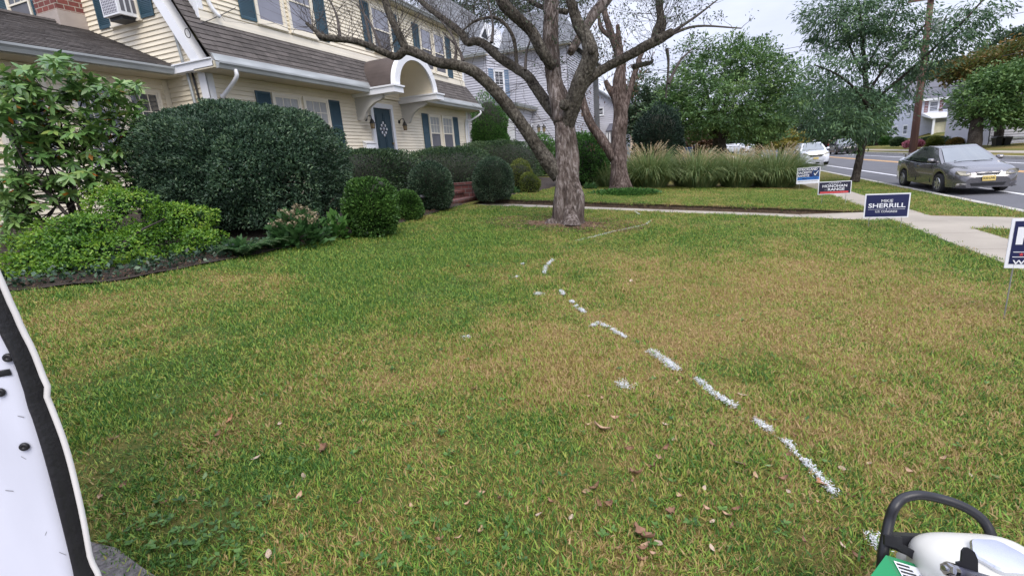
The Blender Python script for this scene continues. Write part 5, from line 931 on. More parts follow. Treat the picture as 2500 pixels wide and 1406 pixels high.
# ================================================================ neighbouring buildings
M_WSID = mat('white_siding', (.50, .50, .555), .55, var=.05, vs=.7, tint=.05); M_BLUESH = mat('blue_grey_shutter', (.16, .24, .36), .6, var=.1); M_DARKWIN = glassmat('dark_window', (.02, .025, .03), .08, 1.6)
M_TAN = mat('tan_siding', (.50, .40, .32), .6, var=.08, tint=.06); M_GSID = mat('pale_grey_siding', (.60, .62, .72), .6, var=.05, tint=.05); M_RSH = mat('red_brown_shutter', (.23, .09, .08), .6, var=.12)
NH = thing('house', (-11, 29, -.7), 'white clapboard neighbour house with grey shingle roofs and a low side wing', 'house')
wa = Wall((0, 26, 0), (1, 0), (0, -1)); siding(wa, NH, -17, -10.93, -.9, 5.62, .13, M_WSID)
d_ = unit(np.array([.73, 1.4])); wb_ = Wall((-10.93, 26, 0), d_, (d_[1], -d_[0])); siding(wb_, NH, 0, 1.58, -.9, 5.75, .13, M_WSID)
wc_ = Wall((0, 27.4, 0), (1, 0), (0, -1)); siding(wc_, NH, -10.2, -6.9, -.9, 5.8, .13, M_WSID)
wd_ = Wall((-6.9, 0, 0), (0, 1), (1, 0)); siding(wd_, NH, 27.4, 34, -.9, 5.8, .13, M_WSID)
window(wb_, NH, .50, 1.12, 3.45, 4.85, 2, 2, M_GLASS, M_DARKWIN, M_WHITE); shutter(wb_, NH, .10, .42, 3.42, 4.95, M_BLUESH, True); shutter(wb_, NH, 1.2, 1.52, 3.42, 4.95, M_BLUESH, True)
C_ = onY(1180, 50, 29); D_ = onY(1050, -30, 29)
shingles(NH, (-17.5, 25.6, 5.66), (-10.7, 25.6, 5.62), C_, D_, 20, .6, M_GREYROOF); gutter(NH, (-17.5, 25.62, 5.68), (-10.75, 25.62, 5.66), (0, -1))
E_ = onY(1210, 46, 31); F_ = onY(1364, 18, 31)
shingles(NH, (-10.75, 27.0, 5.9), (-6.6, 27.0, 5.85), F_, (-11.2, 31, E_[2]), 22, .6, M_GREYROOF); gutter(NH, (-10.7, 27.02, 5.9), (-6.6, 27.02, 5.86), (0, -1))
mb = MB(); mb.box(-17.4, -10.75, 25.63, 26, 5.56, 5.6); mb.box(-10.7, -6.62, 27.03, 27.4, 5.74, 5.78); mb.build('soffit', M_SOFFIT, NH)
mb = MB(); mb.poly([(-17, 26.1, -.9), (-17, 36, -.9), (-17, 36, 5.6), (-17, 26.1, 5.6)]); mb.poly([(-17, 36, -.9), (-6.9, 36, -.9), (-6.9, 36, 5.8), (-17, 36, 5.8)]); mb.poly([D_, C_, (-10.6, 36, 5.7), (-17.5, 36, 5.7)]); mb.poly([(-11.2, 31, E_[2]), F_, (-6.6, 36, 5.85), (-11.2, 36, 5.85)]); mb.poly([(-6.6, 27, 5.85), (-6.6, 36, 5.85), F_]); mb.build('rear_roof', M_GREYROOF, NH)
g0, g1, g2 = onY(1168, 93, 26.2), onY(1184, 55, 26.2), onY(1200, 110, 26.2); back = np.array([0, 2.2, .0]); mb = MB(); mb.poly([g0, g2, g1]); mb.poly([g0, g1, g1+back, g0+back]); mb.poly([g1, g2, g2+back, g1+back]); dm = mb.build('dormer', M_WHITE, NH)
mid = (g0+g1+g2)/3+np.array([0, -.03, 0]); mb = MB(); mb.poly([mid+(g-mid)*.55 for g in (g0, g2, g1)]); mb.build('window', M_DARKWIN, dm)
ws_ = Wall((0, 24.5, 0), (1, 0), (0, -1)); we_ = Wall((-9.0, 0, 0), (0, 1), (1, 0)); siding(ws_, NH, -13, -9.0, -.9, 2.72, .13, M_WSID); siding(we_, NH, 24.5, 33.5, -.9, 2.72, .13, M_WSID)
mb = MB(); mb.box(-13, -8.72, 24.2, 33.8, 2.68, 2.71); mb.build('soffit', M_SOFFIT, NH); gutter(NH, (-8.74, 24.2, 2.83), (-8.74, 33.5, 2.83), (1, 0)); gutter(NH, (-13, 24.22, 2.83), (-8.62, 24.22, 2.83), (0, -1))
shingles(NH, (-8.68, 24.2, 2.85), (-8.68, 33.8, 2.85), (-10.6, 33.8, 3.35), (-10.6, 25.9, 3.35), 9, .6, M_GREYROOF, name='wing_roof'); shingles(NH, (-13, 24.2, 2.85), (-8.68, 24.2, 2.85), (-10.6, 25.9, 3.35), (-13, 25.9, 3.35), 9, .6, M_GREYROOF, name='wing_roof')
window(ws_, NH, -9.86, -9.42, .9, 2.1, 0, 0, M_DARKWIN, M_DARKWIN, M_WHITE); mb = MB(); ws_.box(mb, -9.34, -9.02, .018, .04, .9, 2.15); mb.build('side_panel', M_WHITE, NH)
for a, b in ((1284, 1291), (1297, 1305), (1313, 1321)): window(we_, NH, onX(a, 320, -9)[1], onX(b, 320, -9)[1], .2, 1.95, 0, 0, M_DARKWIN, M_DARKWIN, M_WHITE)
for i, (px, lb) in enumerate(((1315, 'black post lantern left of its pair in front of the white neighbour house'), (1328, 'black post lantern nearest the big tree trunk, before the white house'))):
    q = onX(px, 313, -7.8); t = thing('post_lantern', (q[0], q[1], float(G(q[0]))), lb, 'lantern', 'post lanterns before the white house'); z0_ = q[2]; mb = MB(); mb.tube([(q[0], q[1], float(G(q[0]))), (q[0], q[1], z0_-.2)], [.03, .03], 8); mb.build('post', M_IRON, t)
    MB().lathe((q[0], q[1], z0_-.2), [(.03, 0), (.07, .03), (.09, .24), (0, .24)], 6).build('glass', MATS['lantern_glass'], t); MB().lathe((q[0], q[1], z0_+.04), [(.13, 0), (.06, .08), (.015, .14), (0, .16)], 8).build('cap', M_IRON, t)
# white gabled building behind the dying tree
Yw = 45.0; pk = onY(1428, 203, Yw); er = onY(1506, 252, Yw); xl = 2*pk[0]-er[0]; WB = thing('house', (pk[0], Yw+3, -1), 'white gabled house seen between the trunks of the two old trees', 'house'); ww2 = Wall((0, Yw, 0), (1, 0), (0, -1)); ez_ = er[2]
siding(ww2, WB, xl, er[0], -1.2, pk[2], .16, M_WSID, u0f=lambda z: xl+max(0, (z-ez_)/(pk[2]-ez_))*(pk[0]-xl), u1f=lambda z: er[0]-max(0, (z-ez_)/(pk[2]-ez_))*(er[0]-pk[0]))
mb = MB(); o_ = np.array([0, -.4, 0]); b_ = np.array([0, 8., 0]); up_ = np.array([0, 0, .12]); pr, pl = er+np.array([.3, 0, -.2]), np.array([xl-.3, Yw, ez_-.2])
mb.hexa([pk+o_, pr+o_, pr+b_, pk+b_], [pk+o_+up_, pr+o_+up_, pr+b_+up_, pk+b_+up_]); mb.hexa([pl+o_, pk+o_, pk+b_, pl+b_], [pl+o_+up_, pk+o_+up_, pk+b_+up_, pl+b_+up_]); mb.build('roof', M_GREYROOF, WB)
mb = MB(); mb.box(xl, er[0], Yw+.12, Yw+8, -1.2, ez_-.05); mb.build('wall', M_WSID, WB)
q0, q1 = onY(1451, 266, Yw), onY(1473, 280, Yw); window(ww2, WB, q0[0], q1[0], q1[2], q0[2], 0, 0, M_DARKWIN, M_DARKWIN, M_WHITE); q0, q1 = onY(1430, 225, Yw), onY(1441, 275, Yw); window(ww2, WB, q0[0], q1[0], q1[2], q0[2], 0, 0, M_GLASS, M_GLASS, M_WHITE)
q0, q1 = onY(1478, 303, Yw-2), onY(1504, 321, Yw-2); mb = MB(); mb.hexa([(q0[0], Yw-2, q1[2]), (q1[0], Yw-2, q1[2]), (q1[0], Yw, q0[2]), (q0[0], Yw, q0[2])], [(q0[0], Yw-2, q1[2]+.12), (q1[0], Yw-2, q1[2]+.12), (q1[0], Yw, q0[2]+.12), (q0[0], Yw, q0[2]+.12)])
pr_ = mb.build('porch_roof', mat('dark_roof', (.09, .09, .11), .9), WB); mb = MB()
for x in np.linspace(q0[0]+.1, q1[0]-.1, 4): mb.box(x-.05, x+.05, Yw-1.95, Yw-1.85, -1.2, q1[2])
mb.build('posts', M_WHITE, pr_)
q0, q1 = onY(1392, 255, 40), onY(1427, 320, 40); TB = thing('house', ((q0[0]+q1[0])/2-1.5, 42, -1), 'tan sided low building between the two old trees', 'house'); wt = Wall((0, 40, 0), (1, 0), (0, -1)); siding(wt, TB, q0[0]-3, q1[0], -1.1, q0[2], .16, M_TAN)
mb = MB(); mb.box(q0[0]-3, q1[0], 40.12, 43, -1.1, q0[2]); mb.hexa([(q0[0]-3.2, 39.8, q0[2]), (q1[0]+.2, 39.8, q0[2]), (q1[0]+.2, 43.2, q0[2]), (q0[0]-3.2, 43.2, q0[2])], [(q0[0]-3.2, 39.8, q0[2]+.12), (q1[0]+.2, 39.8, q0[2]+.12), (q1[0]+.2, 43.2, q0[2]+.7), (q0[0]-3.2, 43.2, q0[2]+.7)], 1); mb.build('body', [M_TAN, M_GREYROOF], TB)
def gable_house(name, label, px0, px1, ybase, yeave, yridge, Yd, wall, roof, deep=8):
    a, b = onY(px0, ybase, Yd), onY(px1, ybase, Yd); ze = onY((px0+px1)/2, yeave, Yd)[2]; zr = onY((px0+px1)/2, yridge, Yd+deep/2)[2]; zb = min(a[2], b[2])-1.5; t = thing(name, ((a[0]+b[0])/2, Yd+deep/2, zb+1), label, 'house'); w = Wall((0, Yd, 0), (1, 0), (0, -1)); siding(w, t, a[0], b[0], zb, ze, .2, wall)
    mb = MB(); mb.hexa([(a[0], Yd+.12, zb), (b[0], Yd+.12, zb), (b[0], Yd+deep, zb), (a[0], Yd+deep, zb)], [(a[0], Yd+.12, ze), (b[0], Yd+.12, ze), (b[0], Yd+deep, ze), (a[0], Yd+deep, ze)]); mb.hexa([(a[0], Yd+deep/2-.01, ze-.1), (b[0], Yd+deep/2-.01, ze-.1), (b[0], Yd+deep/2+.01, ze-.1), (a[0], Yd+deep/2+.01, ze-.1)], [(a[0], Yd+deep/2-.01, zr-.05), (b[0], Yd+deep/2-.01, zr-.05), (b[0], Yd+deep/2+.01, zr-.05), (a[0], Yd+deep/2+.01, zr-.05)]); mb.build('body', wall, t)
    mb = MB(); e = .35
    for y0, y1 in ((Yd-e, Yd+deep/2), (Yd+deep+e, Yd+deep/2)): mb.hexa([(a[0]-e, y0, ze-.08), (b[0]+e, y0, ze-.08), (b[0]+e, y1, zr), (a[0]-e, y1, zr)], [(a[0]-e, y0, ze+.08), (b[0]+e, y0, ze+.08), (b[0]+e, y1, zr+.15), (a[0]-e, y1, zr+.15)])
    mb.build('roof', roof, t); return t, w, a, b, ze
gable_house('house', 'low grey roofed house far behind the dying tree', 1528, 1585, 330, 264, 240, 62, M_TAN, M_GREYROOF)
t, w, a, b, ze = gable_house('house', 'cream house far down the street above the parked dark sedan', 1975, 2055, 352, 322, 300, 140, M_SIDING, M_GREYROOF, 12)
for x0, x1 in ((1990, 1997), (2022, 2030)): window(w, t, onY(x0, 340, 140)[0], onY(x1, 340, 140)[0], onY(2000, 345, 140)[2], onY(2000, 330, 140)[2], 0, 0, M_DARKWIN, M_DARKWIN, M_WHITE, cs=.12)
# house across the street
Yr = 85.0; c0 = onY(2236, 300, Yr); Xr = c0[0]; zb = onY(2236, 333, Yr)[2]-.8; ze = onY(2295, 240, Yr)[2]; ridg = onY(2330, 193, Yr+5)
RH = thing('house', (Xr+6, Yr+5, zb+.8), 'pale grey white house with red brown shutters across the street behind the utility pole', 'house'); wr1 = Wall((0, Yr, 0), (1, 0), (0, -1)); wr2 = Wall((Xr, 0, 0), (0, 1), (-1, 0))
siding(wr1, RH, Xr, Xr+13, zb, ze, .2, M_GSID); siding(wr2, RH, Yr, Yr+10, zb, ridg[2]-.2, .2, M_GSID, u0f=lambda z: Yr+max(0, z-ze)/(ridg[2]-ze)*5, u1f=lambda z: Yr+10-max(0, z-ze)/(ridg[2]-ze)*5)
mb = MB(); e = .5
for y0, y1 in ((Yr-e, Yr+5), (Yr+10+e, Yr+5)): mb.hexa([(Xr-e, y0, ze-.1), (Xr+13.4, y0, ze-.1), (Xr+13.4, y1, ridg[2]), (Xr-e, y1, ridg[2])], [(Xr-e, y0, ze+.1), (Xr+13.4, y0, ze+.1), (Xr+13.4, y1, ridg[2]+.2), (Xr-e, y1, ridg[2]+.2)])
mb.build('roof', mat('slate_grey_roof', (.13, .13, .15), .9, var=.15, vs=3), RH); mb = MB(); mb.box(Xr-.5, Xr+13.4, Yr-.56, Yr-.5, ze-.22, ze+.06); mb.build('fascia', M_WHITE, RH)
q0, q1 = onY(2271, 249, Yr), onY(2288, 271, Yr); window(wr1, RH, q0[0], q1[0], q1[2], q0[2], 0, 0, M_GLASS, M_GLASS, M_WHITE, cs=.14); wd = (q1[0]-q0[0])*.42
shutter(wr1, RH, q0[0]-.2-wd, q0[0]-.18, q1[2]-.1, q0[2]+.1, M_RSH, False); shutter(wr1, RH, q1[0]+.18, q1[0]+.2+wd, q1[2]-.1, q0[2]+.1, M_RSH, False)
for p0, p1, y0, y1 in ((2180, 2190, 311, 330), (2205, 2214, 308, 328), (2187, 2197, 262, 282), (2216, 2224, 258, 278)):
    b0, b1 = onX(p0, y1, Xr), onX(p1, y1, Xr); u0, u1 = min(b0[1], b1[1]), max(b0[1], b1[1]); window(wr2, RH, u0, u1, b0[2], onX(p0, y0, Xr)[2], 0, 0, M_DARKWIN, M_DARKWIN, M_WHITE, cs=.15)
q0, q1 = onY(2278, 290, Yr-3), onY(2400, 328, Yr-3); mb = MB(); mb.hexa([(q0[0]-.3, Yr-3.3, q0[2]), (q1[0], Yr-3.3, q0[2]), (q1[0], Yr, q0[2]+.5), (q0[0]-.3, Yr, q0[2]+.5)], [(q0[0]-.3, Yr-3.3, q0[2]+.18), (q1[0], Yr-3.3, q0[2]+.18), (q1[0], Yr, q0[2]+.9), (q0[0]-.3, Yr, q0[2]+.9)]); pc = mb.build('porch_roof', M_WHITE, RH)
for x in np.linspace(q0[0], q1[0]-.3, 4): mb = MB(); mb.box(x, x+.22, Yr-3.1, Yr-2.9, zb, q0[2]); mb.build('post', M_WHITE, pc)
mb = MB(); mb.box(q0[0], q1[0], Yr-3.1, Yr, zb, q1[2]); mb.build('porch_base', M_WHITE, RH); mb = MB(); mb.box(q0[0]+.3, q0[0]+2.6, Yr-2.6, Yr-2.5, q1[2], q1[2]+1.9); mb.build('porch_screen', mat('cream_board', (.62, .58, .42), .7), RH)
Y2 = 50.0; a0 = onY(2412, 358, Y2); zt = 1.7; G2 = thing('house', (a0[0]+4, Y2+3, a0[2]), 'white sided house wing with a garage base at the right edge behind the black bins', 'house'); wq = Wall((0, Y2, 0), (1, 0), (0, -1)); siding(wq, G2, a0[0], a0[0]+12, -2.2, zt, .2, M_WSID)
mb = MB(); mb.box(a0[0], a0[0]+12, Y2+.12, Y2+8, -2.2, zt); mb.hexa([(a0[0]-.4, Y2-.4, zt), (a0[0]+12.4, Y2-.4, zt), (a0[0]+12.4, Y2+8.4, zt), (a0[0]-.4, Y2+8.4, zt)], [(a0[0]-.4, Y2+3.9, zt+2.6), (a0[0]+12.4, Y2+3.9, zt+2.6), (a0[0]+12.4, Y2+4.1, zt+2.6), (a0[0]-.4, Y2+4.1, zt+2.6)], 1); mb.build('body', [M_WSID, M_GREYROOF], G2)
q0, q1 = onY(2433, 298, Y2), onY(2449, 308, Y2); window(wq, G2, q0[0], q1[0], q1[2], q0[2]+.6, 0, 0, M_DARKWIN, M_DARKWIN, M_WHITE, cs=.1); q0 = onY(2450, 337, Y2); mb = MB(); wq.box(mb, a0[0], a0[0]+12, .02, .12, q0[2]-.1, q0[2]); mb.build('band_trim', M_GUTTER, G2)
# white shed behind the grasses
q = onY(1632, 388, 34); sx_ = q[0]; zs = float(G(sx_)); SH = thing('garden_shed', (sx_, 34.4, zs), 'narrow white shed with one dark window behind the ornamental grasses', 'shed'); ztop = onY(1632, 340, 34)[2]; wsd = Wall((0, 34, 0), (1, 0), (0, -1)); hw_ = .42
mb = MB(); mb.box(sx_-hw_, sx_+hw_, 34.01, 34.9, zs-.1, ztop); mb.build('walls', M_WHITE, SH); mb = MB(); mb.hexa([(sx_-.55, 33.9, ztop), (sx_+.55, 33.9, ztop), (sx_+.55, 35, ztop), (sx_-.55, 35, ztop)], [(sx_-.1, 34.4, ztop+.3), (sx_+.1, 34.4, ztop+.3), (sx_+.1, 34.5, ztop+.3), (sx_-.1, 34.5, ztop+.3)]); mb.build('roof', M_WHITE, SH); window(wsd, SH, sx_-.2, sx_+.22, ztop-.62, ztop-.14, 0, 0, M_DARKWIN, M_DARKWIN, M_WHITE)
# hedges and shrubs across the street
def yshrub(name, label, cat, px0, px1, ytop, ybase, Yd, m, n, L, p=2.4, dr=.6, tone=.5, lump=.1, core=.86):
    a, b = onY(px0, ybase, Yd), onY(px1, ybase, Yd); h = onY((px0+px1)/2, ytop, Yd)[2]-a[2]; c = (a+b)/2; c[2] = min(a[2], b[2]); hw = (b[0]-a[0])/2; return shrub(name, label, cat, c, (hw, max(hw*dr, .5), h*.55), h*.48, m, n, L, L*.5, p=p, lump=lump, ls=1.5, core=core, tone=tone)
yshrub('clipped_hedge', 'flat topped dark hedge before the pale house across the street', 'hedge', 2300, 2412, 325, 354, 57, HEDG, 9000, .16, 5, .3, .6)
yshrub('clipped_hedge', 'lower dark hedge right of the utility pole, beside the taller flat hedge', 'hedge', 2240, 2310, 332, 352, 60, HEDG, 5000, .16, 4, .4, .5)
yshrub('rounded_shrub', 'dark rounded shrub left of the utility pole on the far lawn', 'shrub', 2172, 2212, 336, 355, 62, HEDG, 4000, .16, 2.4, .8, .6)
yshrub('rounded_shrub', 'grey green rounded shrub farthest left on the far lawn', 'shrub', 2146, 2178, 334, 353, 64, BUSH, 3500, .16, 2.4, .8, .4)
yshrub('tan_shrub', 'loose yellow green shrub before the lower dark hedge', 'shrub', 2262, 2300, 334, 356, 55, GOLD, 2500, .14, 2.2, .8, .6, .2, .7)
PINK = leafmat('red_flowers', [(.20, .03, .05), (.42, .08, .12), (.55, .30, .35)], .6, .2)
yshrub('red_flower_bush', 'low mound of red and pink flowers beside the foot of the utility pole', 'flowering shrub', 2206, 2254, 341, 359, 54, PINK, 2600, .12, 2.2, .7, .5, .15)
yshrub('red_leaved_shrub', 'low reddish shrub in front of the flat topped hedge', 'shrub', 2312, 2350, 336, 356, 54, TREEO, 2200, .12, 2.2, .7, .75, .2)
for x0, x1, lb in ((2428, 2449, 'black wheeled bin left of its twin by the white house wing'), (2449, 2471, 'black wheeled bin right of its twin by the white house wing')):
    p0, p1 = onY(x0, 359, 47), onY(x1, 359, 47); zt_ = onY(x0, 335, 47)[2]; zb_ = p0[2]; t = thing('wheeled_bin', ((p0[0]+p1[0])/2, 47.4, zb_), lb, 'bin', 'black wheeled bins'); s_ = .1
    mb = MB(); mb.hexa([(p0[0]+s_, 47.1, zb_+.06), (p1[0]-s_, 47.1, zb_+.06), (p1[0]-s_, 47.6, zb_+.06), (p0[0]+s_, 47.6, zb_+.06)], [(p0[0]+.03, 47, zt_-.06), (p1[0]-.03, 47, zt_-.06), (p1[0]-.03, 47.75, zt_-.06), (p0[0]+.03, 47.75, zt_-.06)]); mb.build('body', M_BLACK, t)
    mb = MB(); mb.hexa([(p0[0]+.01, 46.96, zt_-.06), (p1[0]-.01, 46.96, zt_-.06), (p1[0]-.01, 47.8, zt_-.04), (p0[0]+.01, 47.8, zt_-.04)], [(p0[0]+.04, 47, zt_), (p1[0]-.04, 47, zt_), (p1[0]-.04, 47.75, zt_+.04), (p0[0]+.04, 47.75, zt_+.04)]); mb.build('lid', M_BLACK, t)
    for x in (p0[0]+.12, p1[0]-.12): MB().lathe((x-.03, 47.62, zb_+.1), [(0, 0), (.1, 0), (.1, .06), (0, .06)], 12, axis='x').build('wheel', M_BLACK, t)
q = onY(1677, 378, 40); t = thing('recycling_bin', (q[0], 40, float(G(q[0]))), 'blue bin standing behind the grasses, left of the round tree trunk', 'bin'); zt_ = onY(1677, 361, 40)[2]; zg = float(G(q[0])); mb = MB(); mb.hexa([(q[0]-.3, 39.7, zg), (q[0]+.3, 39.7, zg), (q[0]+.3, 40.3, zg), (q[0]-.3, 40.3, zg)], [(q[0]-.38, 39.6, zt_-.05), (q[0]+.38, 39.6, zt_-.05), (q[0]+.38, 40.4, zt_-.05), (q[0]-.38, 40.4, zt_-.05)]); M_BLUEP = mat('blue_plastic', (.05, .09, .22), .5); mb.build('body', M_BLUEP, t); mb = MB(); mb.box(q[0]-.42, q[0]+.42, 39.55, 40.45, zt_-.05, zt_+.02); mb.build('lid', M_BLUEP, t)
# utility pole and cables
pb = onZ(2228, 374, -1.5); UPole = thing('utility_pole', pb, 'brown wooden utility pole across the street', 'utility pole'); ptop = np.array([pb[0], pb[1], 9.0]); MB().tube([pb-np.array([0, 0, .2]), (pb+ptop)/2, ptop], [.24, .21, .17], 12, rough=.03).build('pole', mat('creosoted_wood', (.12, .062, .05), .9, var=.3, vs=6, stretch=(1, 1, .1)), UPole, smooth=True)
mb = MB(); mb.box(pb[0]-1.3, pb[0]+1.3, pb[1]-.3, pb[1]-.18, 8.2, 8.34); mb.build('crossarm', MATS['creosoted_wood'], UPole); mb = MB().lathe((pb[0]+.45, pb[1]-.1, 6.2), [(0, 0), (.24, 0), (.26, .1), (.26, .8), (0, .9)], 14); mb.build('transformer', M_GUTTER, UPole)
M_CABLE = mat('cable_rubber', (.03, .03, .035), .6)
def cable(label, a, b, sag, r=.02):
    a, b = np.array(a, float), np.array(b, float); u = np.linspace(0, 1, 24); P = a+(b-a)*u[:, None]; P[:, 2] -= sag*4*u*(1-u); o = MB().tube(P, [r]*24, 5).build('cable', M_CABLE, smooth=True); tag(o, label, 'cable', 'overhead cables')
for (x0, y0, x1, y1, Yd, lb) in ((1560, 178, 2225, 62, 49, 'upper thin cable crossing the sky behind the round tree'), (1560, 186, 2225, 76, 49, 'lower thin cable just under the upper one behind the round tree'), (2240, 172, 2560, 112, 48, 'upper of the cables running right from the utility pole'), (2240, 192, 2560, 132, 48, 'cable below the upper one running right from the utility pole'), (2240, 214, 2560, 190, 46, 'lowest cable running right from the utility pole across the maple'), (2230, 70, 2560, 18, 50, 'topmost cable at the upper right, above the tall grey green tree')):
    cable(lb, onY(x0, y0, Yd), onY(x1, y1, Yd), .15, .018)
h0, h1 = np.array([-10.02, 9.55, 3.86+.35]), np.array([-9.75, 8.07, 3.0]); cable('thin black wire slung from the gable rake to the upper shutter of the cream house', onX(458, 70, -9.9), onX(575, 20, -9.93), .02, .008)
# ================================================================ vehicles (local: front towards -y, x across, z up, origin under the nose)
def carpaint(name, col, metal=.3, rough=.28):
    m = bpy.data.materials.new(name); m.use_nodes = True; b = bsdf(m); t = m.node_tree; n = t.nodes.new; l = t.links.new; tcn = n('ShaderNodeTexCoord'); nz = n('ShaderNodeTexNoise'); nz.inputs['Scale'].default_value = 3; nz.inputs['Detail'].default_value = 5; l(tcn.outputs['Object'], nz.inputs['Vector'])
    r = n('ShaderNodeValToRGB'); r.color_ramp.elements[0].color = (*[c*.88 for c in col], 1); r.color_ramp.elements[1].color = (*[min(1, c*1.12) for c in col], 1); l(nz.outputs['Fac'], r.inputs[0]); l(r.outputs[0], b.inputs['Base Color']); b.inputs['Metallic'].default_value = metal; b.inputs['Roughness'].default_value = rough; b.inputs['Coat Weight'].default_value = 1.0; b.inputs['Coat Roughness'].default_value = .06; return m
M_TYRE = mat('tyre_rubber', (.018, .018, .02), .85, var=.2); M_RIM = mat('alloy_rim', (.48, .48, .50), .32, metal=.8, var=.08); M_CHROME = mat('chrome', (.5, .5, .52), .15, metal=1, var=.03); M_LAMP = glassmat('headlamp_lens', (.15, .14, .105), .14, 1.45); M_CARGLASS = glassmat('car_glass', (.015, .02, .02), .03, 1.75); M_WSCREEN = glassmat('windscreen_glass', (.10, .12, .13), .03, 2.6); M_RED = glassmat('tail_lamp', (.35, .02, .02), .15, 1.5); M_DARKGRILLE = mat('dark_grille', (.02, .02, .024), .5)
def car(name, label, cat, loc, rz, sp, paint, tail=False):
    L, Wd, hr = sp['L'], sp['W'], sp['wr']; ys = np.arange(0, L+1e-6, L/90); t = thing(name, loc, label, cat, None, rz); hw = Wd/2
    I = lambda key, y: np.interp(y, *zip(*sp[key])); w = I('plan', ys)*hw; zt_ = I('top', ys); zb_ = np.full_like(ys, sp['sill']); zb_ = np.maximum(zb_, I('bot', ys))
    for yw in sp['axles']:
        d = np.abs(ys-yw); a = hr*1.17; k = d < a; zb_[k] = np.maximum(zb_[k], hr+np.sqrt(a*a-d[k]**2)*1.02)
    V = []; nr = 11
    for y, ww, a, b in zip(ys, w, zt_, zb_):
        b = min(b, a-.10); zc = b+(a-b)*.42; sh = a-.035
        for (fx, z) in ((.0, b+.02), (.90, b), (.975, b+.03), (1.0, zc), (.995, zc+(sh-zc)*.4), (.965, sh-.03), (.92, sh), (.80, a+.012), (.5, a+.028), (.25, a+.036), (0, a+.04)): V.append((fx*ww, y, z))
    n = len(ys); F = []; Vm = [(-x, y, z) for x, y, z in V]; off = len(V)
    for i in range(n-1):
        for j in range(nr-1):
            q = (i*nr+j, i*nr+j+1, (i+1)*nr+j+1, (i+1)*nr+j); F.append(q[::-1]); F.append(tuple(off+x for x in q))
    F += [tuple(range(nr-1, -1, -1)), tuple(range(off, off+nr)), tuple((n-1)*nr+j for j in range(nr)), tuple(off+(n-1)*nr+j for j in reversed(range(nr)))]
    make('body', V+Vm, F, paint, t, smooth=True, local=True, sharp=45)
    # greenhouse
    g = sp['cabin']; y0, y1, y2, y3 = g['wb'], g['wt'], g['bt'], g['bb']; zr, zb0, zb1 = g['zr'], I('top', y0)-.01, I('top', y3)-.01; wb_, wt_ = g['wbelt']*hw, g['wroof']*hw
    def rail(u, k):   # lower (k=0) / upper (k=1) outline half: front to back
        yb = y0+(y3-y0)*u; yt = y1+(y2-y1)*u; xb = wb_*(1-.06*(2*u-1)**4); xt = wt_*(1-.10*(2*u-1)**4)
        return (xb, yb, zb0+(zb1-zb0)*u) if k == 0 else (xt, yt, zr-.05*(2*u-1)**2)
    us = np.linspace(0, 1, 13); V = []; F = []
    for sg in (1, -1):
        for u in us:
            a, b = np.array(rail(u, 0)), np.array(rail(u, 1)); m_ = (a+b)/2+np.array([.03, 0, 0])
            for p in (a, m_, b): V.append((p[0]*sg, p[1], p[2]))
    k = len(us)
    for s_ in (0, 1):
        o = s_*k*3
        for i in range(k-1):
            for j in (0, 1): q = (o+i*3+j, o+i*3+j+1, o+(i+1)*3+j+1, o+(i+1)*3+j); F.append(q if s_ else q[::-1])
    for i in range(k-1): F.append((i*3+2, (i+1)*3+2, k*3+(i+1)*3+2, k*3+i*3+2)[::-1])
    for i, rv in ((0, False), (k-1, True)):
        q0 = (i*3, i*3+1, k*3+i*3+1, k*3+i*3); q1 = (i*3+1, i*3+2, k*3+i*3+2, k*3+i*3+1); F += [q0[::-1], q1[::-1]] if rv else [q0, q1]
    make('roof', V, F, paint, t, smooth=True, local=True, sharp=38)
    def lerp(a, b, u): return a+(b-a)*u
    def ends(i, u, v, bulge, push):   # point on windscreen / back glass
        a, b = np.array(rail(i, 0)), np.array(rail(i, 1)); p = lerp(a, b, v); x = p[0]*u; return (x*.99, p[1]-(1 if i == 0 else -1)*(bulge*(1-u*u)*.5+push), p[2]+.004+.02*(1-u*u))
    for i, nm in ((0, 'windscreen'), (1, 'rear_window')):
        V = []; F = []; a_ = np.linspace(-.90, .90, 9); b_ = np.linspace(.07, .93, 6)
        for v in b_:
            for u in a_: V.append(ends(i, u, v, .16, .02))
        for r_ in range(5):
            for c in range(8): q = (r_*9+c, r_*9+c+1, (r_+1)*9+c+1, (r_+1)*9+c); F.append(q if i == 0 else q[::-1])
        make(nm, V, F, M_WSCREEN if i == 0 else M_CARGLASS, t, smooth=True, local=True)
    for sg in (1, -1):
        for (ua, ub, va, vb) in g['side']:
            V = []
            for (u, v) in ((ua, .06), (ub, .06), (vb, .90), (va, .90)):
                a, b = np.array(rail(u, 0)), np.array(rail(u, 1)); p = lerp(a, b, v)+np.array([.03*(1-abs(2*v-1))+.012, 0, 0]); V.append((p[0]*sg, p[1], p[2]))
            make('side_window', V, [(0, 1, 2, 3) if sg < 0 else (3, 2, 1, 0)], M_CARGLASS, t, local=True)
